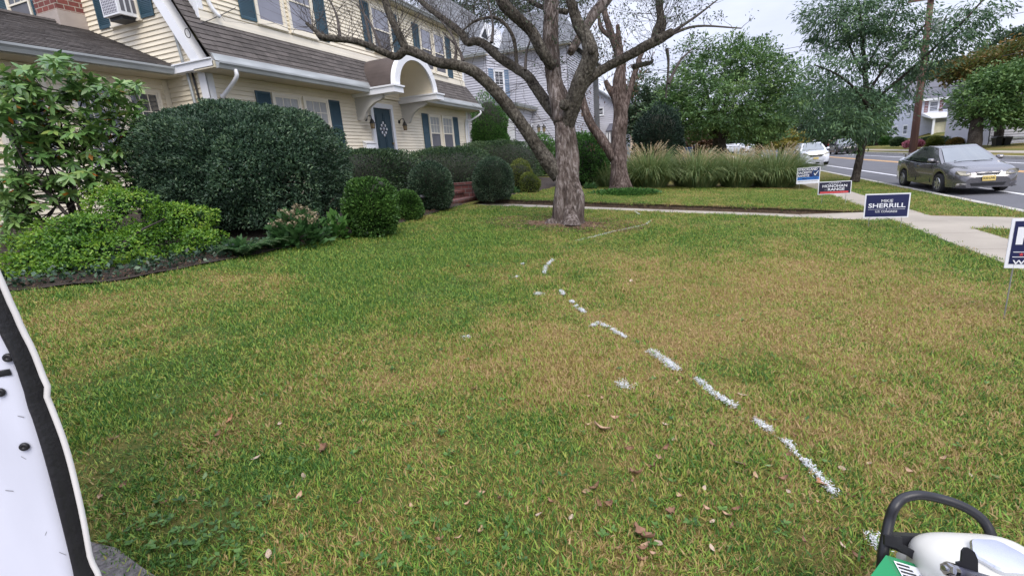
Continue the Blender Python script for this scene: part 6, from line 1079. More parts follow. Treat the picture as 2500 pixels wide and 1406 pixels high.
    # wheels
    for yw in sp['axles']:
        for sg in (1, -1):
            x = sg*(hw-.10); wv = MB().lathe((x-.10, yw, hr), [(hr*.62, 0), (hr*.93, 0), (hr, .03), (hr, .17), (hr*.93, .20), (hr*.62, .20)], 28, axis='x', caps=False); wo = wv.build('wheel', M_TYRE, t, smooth=True, local=True, sharp=40); mb = MB(); xo = x+sg*.085
            mb.lathe((xo-.01, yw, hr), [(hr*.60, -.02), (hr*.66, 0), (hr*.66, .02), (hr*.60, .022)], 24, axis='x', caps=False)
            for q in range(sp.get('spokes', 6)):
                a = 6.283*q/sp.get('spokes', 6)+.3; d = np.array([0, math.cos(a), math.sin(a)]); e = np.array([0, -math.sin(a), math.cos(a)]); c = np.array([xo, yw, hr]); s1, s2 = .055, .075
                P = [c+d*.03-e*s1/2, c+d*.03+e*s1/2, c+d*hr*.62+e*s2/2, c+d*hr*.62-e*s2/2]; mb.hexa(P if sg > 0 else P[::-1], [p+np.array([sg*.02, 0, 0]) for p in (P if sg > 0 else P[::-1])])
            mb.lathe((xo-.015, yw, hr), [(0, -.01), (.055, -.01), (.05, .03), (0, .034)], 12, axis='x'); mb.build('rim', M_RIM, wo, local=True); MB().lathe((x-.02, yw, hr), [(0, 0), (hr*.62, 0), (hr*.62, .04), (0, .04)], 20, axis='x').build('brake_disc', M_DARKGRILLE, wo, local=True)
    mb = MB(); mb.box(-hw*.8, hw*.8, .3, L-.3, sp['sill']+.06, sp['sill']+.25); mb.build('underbody', M_BLACK, t, local=True)
    def nose(x, z, off=.0): # y of the front skin at half width x and height z
        xs_ = I('plan', ys)*hw; yx = np.interp(abs(x), xs_[:len(xs_)//3], ys[:len(xs_)//3]); tz = I('top', ys); yz = np.interp(z, tz[:len(tz)//3]+.02, ys[:len(tz)//3]); return max(yx*.96, yz)-off
    def front(nm, pts, m, off=.006, thick=.02, smooth=False, parent=t):
        V = [(x, nose(x, z, off), z) for x, z in pts]+[(x, nose(x, z, off)+thick+.02, z) for x, z in pts]; k = len(pts); F = [tuple(range(k))]+[(i, (i+1) % k, k+(i+1) % k, k+i)[::-1] for i in range(k)]
        return make(nm, V, F, m, parent, local=True)
    for nm, pts, m, off in sp['front']:
        front(nm, pts, m, off)
        if nm in ('headlight', 'fog_lamp', 'bumper_vent'): front(nm, [(-x, z) for x, z in reversed(pts)], m, off)
    if tail:
        for sg in (1, -1):
            x0, x1 = sorted((sg*hw*.45, sg*hw*.90)); MB().hexa([(x0, L-.06, sp['tz']-.14), (x1, L-.14, sp['tz']-.14), (x1, L-.02, sp['tz']-.12), (x0, L+.015, sp['tz']-.12)], [(x0, L-.06, sp['tz']), (x1, L-.14, sp['tz']), (x1, L-.06, sp['tz']), (x0, L-.01, sp['tz'])]).build('tail_light', M_RED, t, local=True)
        MB().box(-.26, .26, L-.0, L+.02, sp['tz']-.38, sp['tz']-.22).build('plate', M_WHITE, t, local=True); MB().box(-hw*.85, hw*.85, L-.12, L+.02, .22, .42).build('rear_bumper', M_BLACK, t, local=True)
    # mirrors, door lines, handles, sill
    for sg in (1, -1):
        x, y, z = sg*(hw+.02), y0+.42, zb0+.10; mb = MB(); mb.lathe((x+sg*.06 if sg < 0 else x-.02, y, z), [(0, -.03), (.05, -.02), (.075, .03), (.075, .11), (.05, .15), (0, .16)], 10, axis='x'); xs_0, xs_1 = sorted((sg*wb_*.93, sg*(hw+.06))); mb.box(xs_0, xs_1, y-.02, y+.05, z-.02, z+.03); mb.build('mirror', paint, t, local=True)
        for yy in sp['doors']:
            z0_, z1_ = sp['sill']+.10, I('top', yy)-.05; mb = MB(); mb.hexa([(sg*(hw*.99), yy-.006, z0_), (sg*(hw*1.003), yy-.006, z0_), (sg*(hw*1.003), yy+.006, z0_), (sg*(hw*.99), yy+.006, z0_)], [(sg*(hw*.97), yy-.006, z1_), (sg*(hw*.985), yy-.006, z1_), (sg*(hw*.985), yy+.006, z1_), (sg*(hw*.97), yy+.006, z1_)]); mb.build('door_seam', M_BLACK, t, local=True)
        for yy in sp['handles']: mb = MB(); mb.box(min(sg*(hw*.985), sg*(hw*1.02)), max(sg*(hw*.985), sg*(hw*1.02)), yy, yy+.2, I('top', yy)-.17, I('top', yy)-.135); mb.build('handle', paint, t, local=True)
    return t, nose
sed = dict(L=4.53, W=1.71, wr=.305, sill=.20, axles=(.90, 3.50), doors=(1.42, 2.45, 3.28), handles=(2.18, 3.02), tz=.95, spokes=6,
  plan=[(0, .62), (.04, .74), (.10, .83), (.2, .905), (.4, .96), (.8, .99), (1.2, 1), (3.4, 1), (3.9, .97), (4.3, .90), (4.47, .80), (4.53, .66)],
  top=[(0, .50), (.03, .60), (.08, .66), (.2, .735), (.45, .82), (.8, .885), (1.12, .945), (1.4, .955), (2.4, .965), (3.4, 1.0), (3.8, 1.03), (4.3, 1.03), (4.45, .98), (4.53, .80)], bot=[(0, .21), (.2, .18), (4.3, .2), (4.53, .3)],
  cabin=dict(wb=1.02, wt=1.86, bt=3.08, bb=3.86, zr=1.455, wbelt=.93, wroof=.68, side=[(.19, .505, .05, .49), (.53, .80, .52, .90)]),
  front=[('headlight', [(.40, .60), (.52, .585), (.66, .60), (.745, .64), (.735, .72), (.66, .735), (.52, .72), (.42, .67)], M_LAMP, .015), ('grille_surround', [(-.34, .685), (-.27, .575), (.27, .575), (.34, .685), (.30, .70), (-.30, .70)], M_CHROME, .012), ('grille', [(-.305, .68), (-.25, .59), (.25, .59), (.305, .68)], M_DARKGRILLE, .02), ('lower_intake', [(-.42, .36), (-.38, .27), (.38, .27), (.42, .36)], M_BLACK, .012), ('fog_lamp', [(.50, .30), (.72, .31), (.72, .345), (.70, .365), (.52, .355)], M_CHROME, .012), ('bumper_line', [(-.78, .445), (.78, .445), (.78, .455), (-.78, .455)], M_BLACK, .004), ('bumper_lip', [(-.74, .215), (.74, .215), (.76, .245), (-.76, .245)], M_BLACK, .02)])
P_GREY = carpaint('grey_car_paint', (.14, .135, .145), .6, .24)
cz = -1.62; TC, nose = car('parked_car', 'grey four door sedan parked at the kerb facing the camera, with a yellow number plate', 'car', (6.35, 15.33, cz), 0.0, sed, P_GREY); TC.scale = (.80, .97, .80)
def textmesh(s, size, bold=0.0, shear=0.0, sx=1.0):
    cu = bpy.data.curves.new('lettering', 'FONT'); cu.body = s; cu.size = size; cu.align_x = 'CENTER'; cu.align_y = 'CENTER'; cu.offset = bold*size; cu.shear = shear; cu.resolution_u = 3; o = bpy.data.objects.new('lettering', cu); COL.objects.link(o); dg = bpy.context.evaluated_depsgraph_get(); me = bpy.data.meshes.new_from_object(o.evaluated_get(dg)); bpy.data.objects.remove(o)
    V = np.array([v.co[:] for v in me.vertices]); F = [tuple(p.vertices) for p in me.polygons]; bpy.data.meshes.remove(me); V[:, 0] *= sx; return V, F
def addtext(mb, s, cx, cz_, size, y, m, bold=0.0, shear=0.0, width=None, sx=1.0):
    V, F = textmesh(s, size, bold, shear); V[:, 0] *= sx
    if width: V[:, 0] *= width/(V[:, 0].max()-V[:, 0].min())
    V[:, 0] -= (V[:, 0].max()+V[:, 0].min())/2; V[:, 1] -= (V[:, 1].max()+V[:, 1].min())/2; b = len(mb.v); mb.v += [(cx+v[0], y, cz_+v[1]) for v in V]; mb.f += [tuple(b+i for i in f) for f in F]; mb.m += [m]*len(F); mb.t += [.5]*len(F)
M_PLATE = mat('yellow_plate', (.72, .55, .18), .5, var=.1); M_INK = mat('dark_ink', (.02, .02, .02), .6)
mb = MB(); mb.box(-.155, .155, -.035, -.02, .415, .565); addtext(mb, 'K33\u00b7UVR', 0, .492, .085, -.0365, 1, .03, width=.27); mb.build('number_plate', [M_PLATE, M_INK], TC, local=True)
mb = MB()
def ellipse_ring(mb, cx, cz_, a, b, y, r=.007, n=20): mb.tube([(cx+a*math.cos(2*math.pi*k/n), y, cz_+b*math.sin(2*math.pi*k/n)) for k in range(n+1)], [r]*(n+1), 5, cap=False)
ey = nose(0, .66)-.04; ellipse_ring(mb, 0, .645, .078, .048, ey); ellipse_ring(mb, 0, .66, .05, .02, ey, .006); ellipse_ring(mb, 0, .645, .018, .042, ey, .006); mb.build('emblem', M_CHROME, TC, local=True)
for z in (.615, .645): mb = MB(); mb.box(-.27, .27, nose(0, z)-.03, nose(0, z)-.018, z-.004, z+.004); mb.build('grille_bar', M_RIM, TC, local=True)
for x0, x1 in ((-.42, .05), (.08, .56)): MB().tube([(x0, 1.03, .985), ((x0+x1)/2, 1.10, 1.0), (x1, 1.06, .99)], [.011, .009, .007], 5).build('wiper', M_BLACK, TC, local=True)
mb = MB(); mb.box(-.58, .58, 4.25, 4.42, 1.17, 1.195)
for x in (-.5, .5): mb.box(x-.03, x+.03, 4.29, 4.38, 1.05, 1.17)
mb.build('spoiler', P_GREY, TC, local=True)
suv = dict(sed, L=4.58, W=1.85, wr=.345, sill=.27, axles=(.92, 3.58), tz=1.2, doors=(1.5, 2.5), handles=(2.2, 3.1), plan=[(0, .66), (.04, .78), (.10, .87), (.2, .93), (.5, .985), (1.2, 1), (3.8, 1), (4.35, .94), (4.58, .80)], top=[(0, .66), (.04, .80), (.10, .90), (.25, .98), (.6, 1.04), (1.05, 1.10), (1.4, 1.12), (2.5, 1.14), (3.6, 1.17), (4.3, 1.18), (4.50, 1.10), (4.58, .90)], bot=[(0, .28), (.2, .26), (4.58, .35)],
  cabin=dict(wb=1.0, wt=1.75, bt=3.95, bb=4.42, zr=1.66, wbelt=.94, wroof=.72, side=[(.16, .45, .06, .44), (.475, .70, .465, .71), (.73, .88, .73, .86)]),
  front=[('headlight', [(.46, .83), (.60, .80), (.78, .86), (.83, .93), (.76, .955), (.58, .91)], M_LAMP, .02), ('grille', [(-.50, .80), (-.34, .66), (.34, .66), (.50, .80), (.40, .835), (-.40, .835)], M_DARKGRILLE, .012), ('grille_bar', [(-.52, .865), (-.40, .825), (.40, .825), (.52, .865), (.40, .86), (-.40, .86)], M_CHROME, .025), ('lower_bumper', [(-.84, .50), (-.80, .31), (.80, .31), (.84, .50), (.55, .46), (-.55, .46)], M_BLACK, .014), ('skid_strip', [(-.5, .36), (.5, .36), (.5, .39), (-.5, .39)], M_CHROME, .022), ('number_plate', [(-.16, .50), (.16, .50), (.16, .61), (-.16, .61)], M_PLATE, .03), ('emblem', [(-.06, .80), (.06, .80), (.05, .88), (-.05, .88)], M_CHROME, .035)])
car('parked_car', 'white sport utility car parked facing the camera, half behind the rightmost grass clump', 'car', (6.28, 35.4, cz), 0.0, suv, carpaint('white_car_paint', (.70, .72, .78), .05, .25))[0].scale = (.86, .95, .85)
sed2 = dict(sed, front=[], tz=.98)
car('parked_car', 'dark sedan seen from behind with red tail lights, parked across the street', 'car', (12.35, 55.3, cz), 0.0, sed2, carpaint('dark_car_paint', (.04, .035, .045), .3), True)
car('parked_car', 'pale silver car just beyond the dark sedan, over the bonnet of the white car', 'car', (12.35, 66, cz), 0.0, sed2, carpaint('silver_car_paint', (.50, .53, .60), .4), True)
b0 = onY(1832, 368, 95); car('parked_van', 'small white car far off behind the round tree trunk and grass plumes', 'car', (b0[0], 95, -1.4), math.radians(60), suv, MATS.get('white_car_paint', carpaint('far_white_paint', (.65, .66, .7), .05)))
# ================================================================ yard signs
M_NAVY = mat('navy_print', (.010, .014, .075), .4, var=.08); M_NAVY2 = mat('dark_navy_print', (.012, .012, .035), .4, var=.08); M_SW = mat('white_print', (.80, .81, .86), .4, var=.02); M_SBL = mat('blue_print', (.03, .20, .60), .4, var=.05); M_SRED = mat('red_print', (.62, .05, .06), .4, var=.05); M_SGR = mat('grey_print', (.30, .30, .33), .5); M_WIRE = mat('galvanised_wire', (.30, .30, .30), .5, metal=.5); M_PINKP = mat('pale_red_print', (.75, .22, .2), .4)
SM = [M_SW, M_NAVY, M_SBL, M_SRED, M_SGR, M_NAVY2, M_PINKP]
def rect(mb, x0, x1, z0, z1, y, m): mb.poly([(x0, y, z0), (x1, y, z0), (x1, y, z1), (x0, y, z1)], m)
def star(mb, cx, cz_, r, y, m):
    P = [(cx+(r if k % 2 == 0 else r*.42)*math.sin(math.pi*k/5), y, cz_+(r if k % 2 == 0 else r*.42)*math.cos(math.pi*k/5)) for k in range(10)]
    for k in range(0, 10, 2): mb.poly([P[k-1], P[k], P[k+1]][::-1], m)
    mb.poly([P[k] for k in range(1, 10, 2)][::-1], m)
def yard_sign(label, tl, tr, bl, gl, Yd, draw, rz=None):
    """sign board placed by its corners (pixels) at the distance Yd; local x across, z up, front towards -y"""
    A, B, Cc = onY(*tl, Yd), onY(*tr, Yd), onY(*bl, Yd); w = np.hypot(*(B-A)[:2]); h = A[2]-Cc[2]; rot = math.atan2(B[1]-A[1], B[0]-A[0]); mid = (A+B)/2; g = float(G(mid[0])); zb_ = Cc[2]-g; tilt = math.asin(np.clip((B[2]-A[2])/w, -.2, .2)); t = thing('yard_sign', (mid[0], mid[1], g), label, 'sign', 'campaign yard signs', rot); mb = MB(); mb.box(-w/2, w/2, 0, .008, zb_, zb_+h, 0); draw(mb, w, h, zb_); mb.v = [(x, y, z+x*math.tan(tilt)) for x, y, z in mb.v]; mb.build('panel', SM, t, local=True)
    for x in (-w*.36, w*.36): MB().tube([(x, .004, -.12), (x, .004, zb_+h*.6)], [.0045, .0045], 6).build('stake', M_WIRE, t, local=True)
    return t
def d_sher(mb, w, h, z):
    e = .018; rect(mb, -w/2+e, w/2-e, z+e, z+h-e, -.002, 1); Y_ = -.004; addtext(mb, 'MIKIE', 0, z+h*.70, h*.17, Y_, 0, .004, width=w*.26); addtext(mb, 'SHERRILL', 0, z+h*.51, h*.25, Y_, 0, .02, width=w*.82); rect(mb, -w*.41, -w*.04, z+h*.345, z+h*.355, Y_, 0); rect(mb, w*.04, w*.41, z+h*.345, z+h*.355, Y_, 0); star(mb, 0, z+h*.355, h*.035, Y_, 0); addtext(mb, 'U.S. CONGRESS', 0, z+h*.26, h*.12, Y_, 0, .008, width=w*.48)
yard_sign('navy lawn sign with big white letters reading SHERRILL beside the pavement', (2113, 475), (2224.5, 471.5), (2110, 533), None, 9.6, d_sher)
def d_hon(mb, w, h, z):
    e = .014; rect(mb, -w/2+e, w/2-e, z+e, z+h-e, -.002, 5); Y_ = -.004; addtext(mb, 'RE-ELECT', 0, z+h*.86, h*.12, Y_, 0, .01, width=w*.26); star(mb, -w*.17, z+h*.86, h*.045, Y_, 0); star(mb, w*.17, z+h*.86, h*.045, Y_, 0); addtext(mb, 'HONOHAN', 0, z+h*.65, h*.29, Y_, 0, .018, width=w*.74); addtext(mb, 'and', -w*.27, z+h*.37, h*.16, Y_, 4, .005, .3, width=w*.08); addtext(mb, 'RANGE', w*.05, z+h*.385, h*.29, Y_, 0, .018, width=w*.50); rect(mb, -w/2+.04, w/2-.05, z+h*.07, z+h*.22, -.003, 3); addtext(mb, 'MADISON BOROUGH COUNCIL', 0, z+h*.145, h*.11, Y_, 6, .008, width=w*.80)
yard_sign('dark navy lawn sign reading HONOHAN and RANGE with a red band', (1998.5, 445), (2080, 441), (1994, 476), None, 12.9, d_hon)
def d_str(mb, w, h, z):
    rect(mb, -w*.47, w*.47, z+h*.40, z+h*.97, -.002, 1); rect(mb, -w*.47, w*.47, z+h*.23, z+h*.40, -.002, 2); Y_ = -.004
    for s_, zz, ww in (('STRICKLAND', .88, .82), ('SACKETT', .69, .60), ('RAVITZ', .50, .50)): addtext(mb, s_, -w*.45+ww*w/2, z+h*zz, h*.18, Y_, 0, .03, width=w*ww)
    addtext(mb, 'COMMISSIONER', 0, z+h*.315, h*.15, Y_, 1, .01, width=w*.86); bx = w*.31; rect(mb, bx-w*.115, bx+w*.115, z+h*.46, z+h*.76, Y_, 2); rect(mb, bx-w*.105, bx+w*.105, z+h*.475, z+h*.745, Y_-.001, 1)
    mb.poly([(bx-.085*w, Y_-.002, z+h*.60), (bx-.03*w, Y_-.002, z+h*.49), (bx-.02*w, Y_-.002, z+h*.56), (bx-.065*w, Y_-.002, z+h*.645)], 0); mb.poly([(bx-.03*w, Y_-.002, z+h*.49), (bx-.01*w, Y_-.002, z+h*.49), (bx+.14*w, Y_-.002, z+h*.80), (bx+.10*w, Y_-.002, z+h*.77), (bx-.02*w, Y_-.002, z+h*.56)], 0)
    for k in range(14): rect(mb, -w*.44+k*w*.062, -w*.44+k*w*.062+w*.045, z+h*.13, z+h*.165, Y_, 4)
yard_sign('white bordered lawn sign with three names and a white tick in a blue box', (1946.5, 411), (2003.5, 407), (1943, 450), None, 17.5, d_str)
def d_h(mb, w, h, z):
    e = .02; rect(mb, -w/2+e, w/2-e, z+e*1.6, z+h-e*.9, -.002, 1); Y_ = -.004; x0 = -w/2; addtext(mb, 'H', x0+.115, z+h*.66, h*.46, Y_, 0, .04, width=.15); rect(mb, x0+.035, w/2-.035, z+h*.325, z+h*.338, Y_, 0); rect(mb, x0+.035, w/2-.035, z+h*.225, z+h*.238, Y_, 0)
    for k in range(int((w-.14)/.062)): star(mb, x0+.085+.062*k, z+h*.282, .016, Y_, 3)
    addtext(mb, 'WE A', x0+.125, z+h*.125, h*.12, Y_, 0, .02, width=.17)
yard_sign('navy lawn sign cut by the right edge with big white H over red stars', (2472, 535), (2640, 532), (2450, 655), None, 4.7, d_h)
# ================================================================ open van door at the left edge
DP = atd(130, 960, .95); dn = np.array([math.sin(math.radians(38)), -math.cos(math.radians(38)), 0.0]); dl = np.array([-dn[1], dn[0], 0.0]); dl = dl if dl@RT < 0 else -dl
van = thing('van', (DP[0]-.6, DP[1]-2.4, float(G(DP[0]-.6))), 'white van with an open door edge and black rubber seal at the left edge', 'van')
def dpl(x, y, off=0.0): return onP(x, y, DP, dn)+dn*off
EDG = [(0, 655), (20, 700), (40, 748), (52, 764), (57, 788), (90, 852), (117, 924), (127, 944), (121, 956), (133, 988), (171, 1092), (206, 1236), (226, 1345), (229, 1362), (243, 1386), (251, 1408)]
SEA = [(0, 786), (36, 848), (71, 952), (111, 1082), (151, 1232), (186, 1372), (192, 1406)]
edge = [dpl(*p) for p in EDG]; top = edge[0]+np.array([0, 0, 1.0])+dl*.10; bot = edge[-1]+np.array([0, 0, -.22]); edge = [top, edge[0]*.5+top*.5+dl*(-.015)]+edge+[bot]
edge, _ = smooth_path(edge, [1]*len(edge), 3); sea = [dpl(*p) for p in SEA]; sea = [sea[0]+np.array([0, 0, .9])+dl*.11]+sea+[sea[-1]+np.array([0, 0, -.22])]; sea, _ = smooth_path(sea, [1]*len(sea), 4)
def resample(P, n): d = np.r_[0, np.cumsum(np.linalg.norm(np.diff(P, axis=0), axis=1))]; u = np.linspace(0, d[-1], n); return np.stack([np.interp(u, d, P[:, k]) for k in range(3)], 1)
def byz(P, zs): o = np.argsort(P[:, 2]); return np.stack([np.interp(zs, P[o, 2], P[o, k]) for k in (0, 1)]+[zs], 1)
zs = np.linspace(edge[-1][2]+.005, edge[0][2]-.005, 110); Eg = byz(edge, zs); Se = byz(sea, zs)
M_DOORW = mat('white_van_paint', (.66, .68, .78), .38, var=.11, vs=5, stretch=(1, 1, .35)); M_SEAL = mat('rubber_seal', (.012, .012, .014), .6, var=.3, vs=20, bump=.15, bs=90)
def band(nm, A, B, offA, offB, m, mid=None, parent=None):
    rows = [A+dn*offA] + ([(A*.5+B*.5)+dn*mid] if mid is not None else []) + [B+dn*offB]; V = np.vstack(rows); n = len(A); F = []
    for r_ in range(len(rows)-1):
        for i in range(n-1): F.append((r_*n+i, r_*n+i+1, (r_+1)*n+i+1, (r_+1)*n+i))
    return make(nm, V, F, m, parent, smooth=True)
dsk = band('door', Eg+dl*.035, Eg+dl*.9, -.03, -.03, M_DOORW, None, van)
rim = MB().tube(resample(Eg[::1], 90)+dl*.004+dn*.004, [.0052]*90, 8); rim.build('door_rim', mat('rim_paint', (.72, .70, .68), .4), dsk, smooth=True)
Er = Eg+dl*.012
V = []; cols_ = np.linspace(0, 1, 9); prof = [-.004, .001, .003, .016, .020, .021, .019, .014, .0]
rows = [Er*(1-u)+(Se+dl*.004)*u+dn*h for u, h in zip(cols_, prof)]; V = np.vstack(rows); n_ = len(Er); F = [(r_*n_+i, r_*n_+i+1, (r_+1)*n_+i+1, (r_+1)*n_+i) for r_ in range(8) for i in range(n_-1)]; make('seal', V, F, M_SEAL, dsk, smooth=True)
MB().tube(resample(Er+dl*.018+dn*.012, 80), [.004]*80, 8).build('seal_lip', M_SEAL, dsk, smooth=True)
rows = [Se+dl*a+dn*h for a, h in ((0, -.004), (.01, .006), (.03, .008), (.16, .006), (.18, -.002), (.24, -.004), (.27, .006), (.55, .004), (.88, -.03))]; V = np.vstack(rows); F = [(r_*n_+i, r_*n_+i+1, (r_+1)*n_+i+1, (r_+1)*n_+i) for r_ in range(len(rows)-1) for i in range(n_-1)]; make('inner_panel', V, F, M_DOORW, dsk, smooth=True)
for x, y in ((29, 868), (10, 952), (68, 1083), (-60, 1040)):
    c = dpl(x, y, .010); mb = MB(); mb.lathe((0, 0, 0), [(.0085, 0), (.008, .003), (.006, .005), (.003, .0045), (0, .002)], 14); R_ = Vector(dn).to_track_quat('Z', 'Y').to_matrix(); mb.v = [tuple(np.array(R_ @ Vector(v))+c) for v in mb.v]; mb.build('trim_plug', M_BLACK, dsk, smooth=True)
c0_, c1_ = dpl(-40, 915, .0095), dpl(34, 903, .0095); mb = MB(); mb.tube([c0_, c1_], [.0065, .0065], 10); mb.v = [tuple(np.array(v)-dn*(((np.array(v)-c0_)@dn)*.85)) for v in mb.v]; mb.build('latch_slot', M_BLACK, dsk, smooth=True)
mb = MB()
for x, y, l_, a in ((50, 1010, 16, .2), (58, 1108, 14, .5), (86, 1260, 12, 1.2), (150, 1340, 18, .4), (40, 890, 14, 1.0), (20, 1190, 20, .1), (120, 1290, 10, 2.0)):
    p0, p1 = dpl(x, y, .0085), dpl(x+l_*math.cos(a), y+l_*math.sin(a), .0085); w_ = np.array([0, 0, .0009]); mb.poly([p0-w_, p1-w_, p1+w_, p0+w_])
tag(mb.build('scuff_marks', mat('scuff_grey', (.22, .22, .24), .8), dsk), kind='stuff')
hb = Eg[0]+dl*.9; gz = float(G(hb[0])); bx, by = hb[0]-.05, hb[1]-.05   # the rest of the van, out of the picture
mb = MB(); x0, x1 = bx-1.9, bx-.02; prof = [(by-5.0, .45), (by-5.05, .9), (by-4.6, 1.15), (by-3.9, 2.0), (by-3.4, 2.15), (by, 2.15), (by, .42)]
mb.hexa([(x0, y, gz+z) for y, z in prof][::-1], [(x1, y, gz+z) for y, z in prof][::-1]); mb.build('body', M_DOORW, van)
for y in (by-.9, by-4.1):
    for x in (x0+.02, x1-.24): MB().lathe((x, y, gz+.33), [(.2, 0), (.33, .01), (.34, .05), (.34, .18), (.33, .22), (.2, .22)], 22, axis='x').build('wheel', M_TYRE, van, smooth=True)
# ================================================================ petrol engine machine at the lower right corner
MF = 1.14; gm = atd(2330, 1440, MF); mz = float(G(gm[0])); MC = thing('garden_machine', (gm[0], gm[1]-.1, mz), 'petrol engine machine with black loop handle, white fuel tank and green cover', 'machine')
M_HANDLE = mat('black_powder_coat', (.012, .012, .015), .38, var=.2, vs=12); M_TANK = mat('white_tank_plastic', (.56, .55, .50), .3, var=.04, vs=5); M_GREEN = mat('green_paint', (.0, .21, .065), .35, var=.08, vs=6); M_LABEL = mat('label_white', (.78, .78, .80), .4, var=.03); M_ORANGE = mat('label_orange', (.80, .22, .02), .4); M_CAP = mat('silver_cap', (.62, .64, .70), .25, metal=.85, var=.06)
hp = [(2138, 1470, 0), (2151, 1395, 0), (2156, 1350, 0), (2163, 1310, .01), (2172, 1268, .02), (2184, 1237, .02), (2205, 1216, .03), (2240, 1208, .03), (2280, 1213, .03), (2330, 1227, .02), (2372, 1247, .01), (2402, 1272, 0), (2418, 1302, -.01), (2421, 1330, -.01), (2413, 1362, -.01), (2404, 1420, 0)]
P, R = smooth_path([atd(x, y, MF+.10+d) for x, y, d in hp], [.0118]*len(hp), 6); P = np.vstack([np.array([P[0][0], P[0][1], mz+.25]), P, np.array([P[-1][0], P[-1][1], mz+.25])]); MB().tube(P, [.0118]*len(P), 16).build('handle', M_HANDLE, MC, smooth=True)
def plate(nm, pts, th, m, parent=MC, dirv=None):
    d = FW*th if dirv is None else np.array(dirv)*th; mb = MB(); mb.hexa(pts, [p+d for p in pts]); return mb.build(nm, m, parent)
A = lambda x, y, d=0.0: atd(x, y, MF+d)
plate('cross_plate', [A(2164, 1305, .10), A(2300, 1312, .14), A(2300, 1392, .14), A(2258, 1374, .12), A(2168, 1335, .10)], .02, M_HANDLE); plate('bracket_arm', [A(2160, 1306, .075), A(2203, 1311, .075), A(2203, 1327, .075), A(2300, 1382, .085), A(2296, 1412, .085), A(2190, 1338, .075), A(2160, 1330, .075)], .006, M_HANDLE)
# green cover: ridge, left slope and label slope
r0, r1 = A(2163, 1354, .02), A(2268, 1386, .10); l0, l1 = A(2105, 1432, -.06), A(2180, 1480, -.02); q0, q1 = A(2226, 1470, -.08), A(2330, 1462, .02)
mb = MB(); low = np.array([0, 0, -.16]); mb.poly([r0, q0, q0+low, l0+low, l0]); mb.poly([r0, r1, q1, q0][::-1]); mb.poly([r0, l0, l0+(r1-r0), r1][::-1]); mb.poly([r1, l0+(r1-r0), l0+(r1-r0)+low, q1+low, q1]); mb.poly([q0, q1, q1+low, q0+low]); gc = mb.build('cover', M_GREEN, MC)
nrm = np.cross(q0-r0, r1-r0); nrm /= np.linalg.norm(nrm); nrm = nrm if nrm@(-FW) > 0 else -nrm
def onlab(u, v, h=.0015): return r0+(r1-r0)*u+(q0-r0)*v+nrm*h
def labq(mb, u0, u1, v0, v1, m, h=.0015): mb.poly([onlab(u0, v0, h), onlab(u1, v0, h), onlab(u1, v1, h), onlab(u0, v1, h)], m)
mb = MB(); labq(mb, .10, .92, .10, .95, 0)
for k in range(9): labq(mb, .13, .42+.03*(k % 3), .14+.085*k, .185+.085*k, 1, .0022)
labq(mb, .76, .90, .12, .93, 2, .0022); 
for k in range(4): labq(mb, .56+.02*k, .70, .30+.12*k, .33+.12*k, 1, .0022)
mb.poly([onlab(.79, .3, .003), onlab(.87, .42, .003), onlab(.79, .54, .003)], 1); mb.build('label', [M_LABEL, M_INK, M_ORANGE], gc)
# tank: rounded box with flange
tc_ = A(2400, 1418, .03); ea = unit(A(2500, 1440, .03)-A(2290, 1385, .05)); ea[2] = 0; ea = unit(ea); eb = np.cross([0, 0, 1.0], ea); ec = np.array([0, 0, 1.0])
def rbox(nm, c, rx, ry, rz, p, m, parent=MC, zc0=-1.0, tilt=0.0):
    bm = bmesh.new(); bmesh.ops.create_icosphere(bm, subdivisions=5, radius=1); Q = unit(np.array([v.co[:] for v in bm.verts])); Fs = [[v.index for v in f.verts] for f in bm.faces]; bm.free(); r_ = super_r(Q, (rx, ry, rz), p); q = Q*r_[:, None]; V = c+q[:, :1]*ea+q[:, 1:2]*eb+q[:, 2:]*ec; return make(nm, V, Fs, m, parent, smooth=True)
tk = rbox('fuel_tank', tc_, .135, .105, .075, 3.6, M_TANK); rbox('tank_flange', tc_+ec*(-.018), .146, .116, .009, 5, M_TANK, tk)
cc = A(2437, 1368, .0); mb = MB(); n = 40; prof = [(.040, -.018), (.041, -.004), (.050, 0), (.052, .014), (.048, .019), (.030, .021), (0, .021)]
for (r_, h) in prof:
    for j in range(n): th = 6.283*j/n; rr = r_*(1+(.045*math.cos(6*th) if h > -.001 and r_ > .035 else 0)); mb.v.append(tuple(cc+ea*rr*math.cos(th)+eb*rr*math.sin(th)+ec*h))
for i in range(len(prof)-1):
    for j in range(n): mb.f.append((i*n+j, i*n+(j+1) % n, (i+1)*n+(j+1) % n, (i+1)*n+j)); mb.m.append(0); mb.t.append(.5)
mb.build('tank_cap', M_CAP, MC, smooth=True, sharp=35)
plate('throttle_bracket', [A(2336, 1372, -.06), A(2347, 1370, -.06), A(2349, 1345, -.06), A(2356, 1337, -.06), A(2366, 1337, -.06), A(2380, 1347, -.06), A(2388, 1366, -.06), A(2389, 1425, -.06), A(2360, 1425, -.06), A(2336, 1385, -.06)], .004, M_HANDLE)
MB().tube([A(2327, 1393, -.09), A(2345, 1398, -.08), A(2420, 1420, -.05)], [.0125, .0125, .0125], 14).build('control_tube', mat('dark_tube', (.05, .05, .075), .35, metal=.4), MC, smooth=True)
mb = MB(); mb.tube([A(2303, 1385, -.098), A(2308, 1386, -.097)], [.005, .006], 10); mb.tube([A(2308, 1386, -.097), A(2316, 1389, -.095)], [.012, .013], 6); mb.tube([A(2316, 1389, -.095), A(2326, 1392, -.092)], [.0155, .0155], 14); mb.build('bolt', M_CHROME, MC)
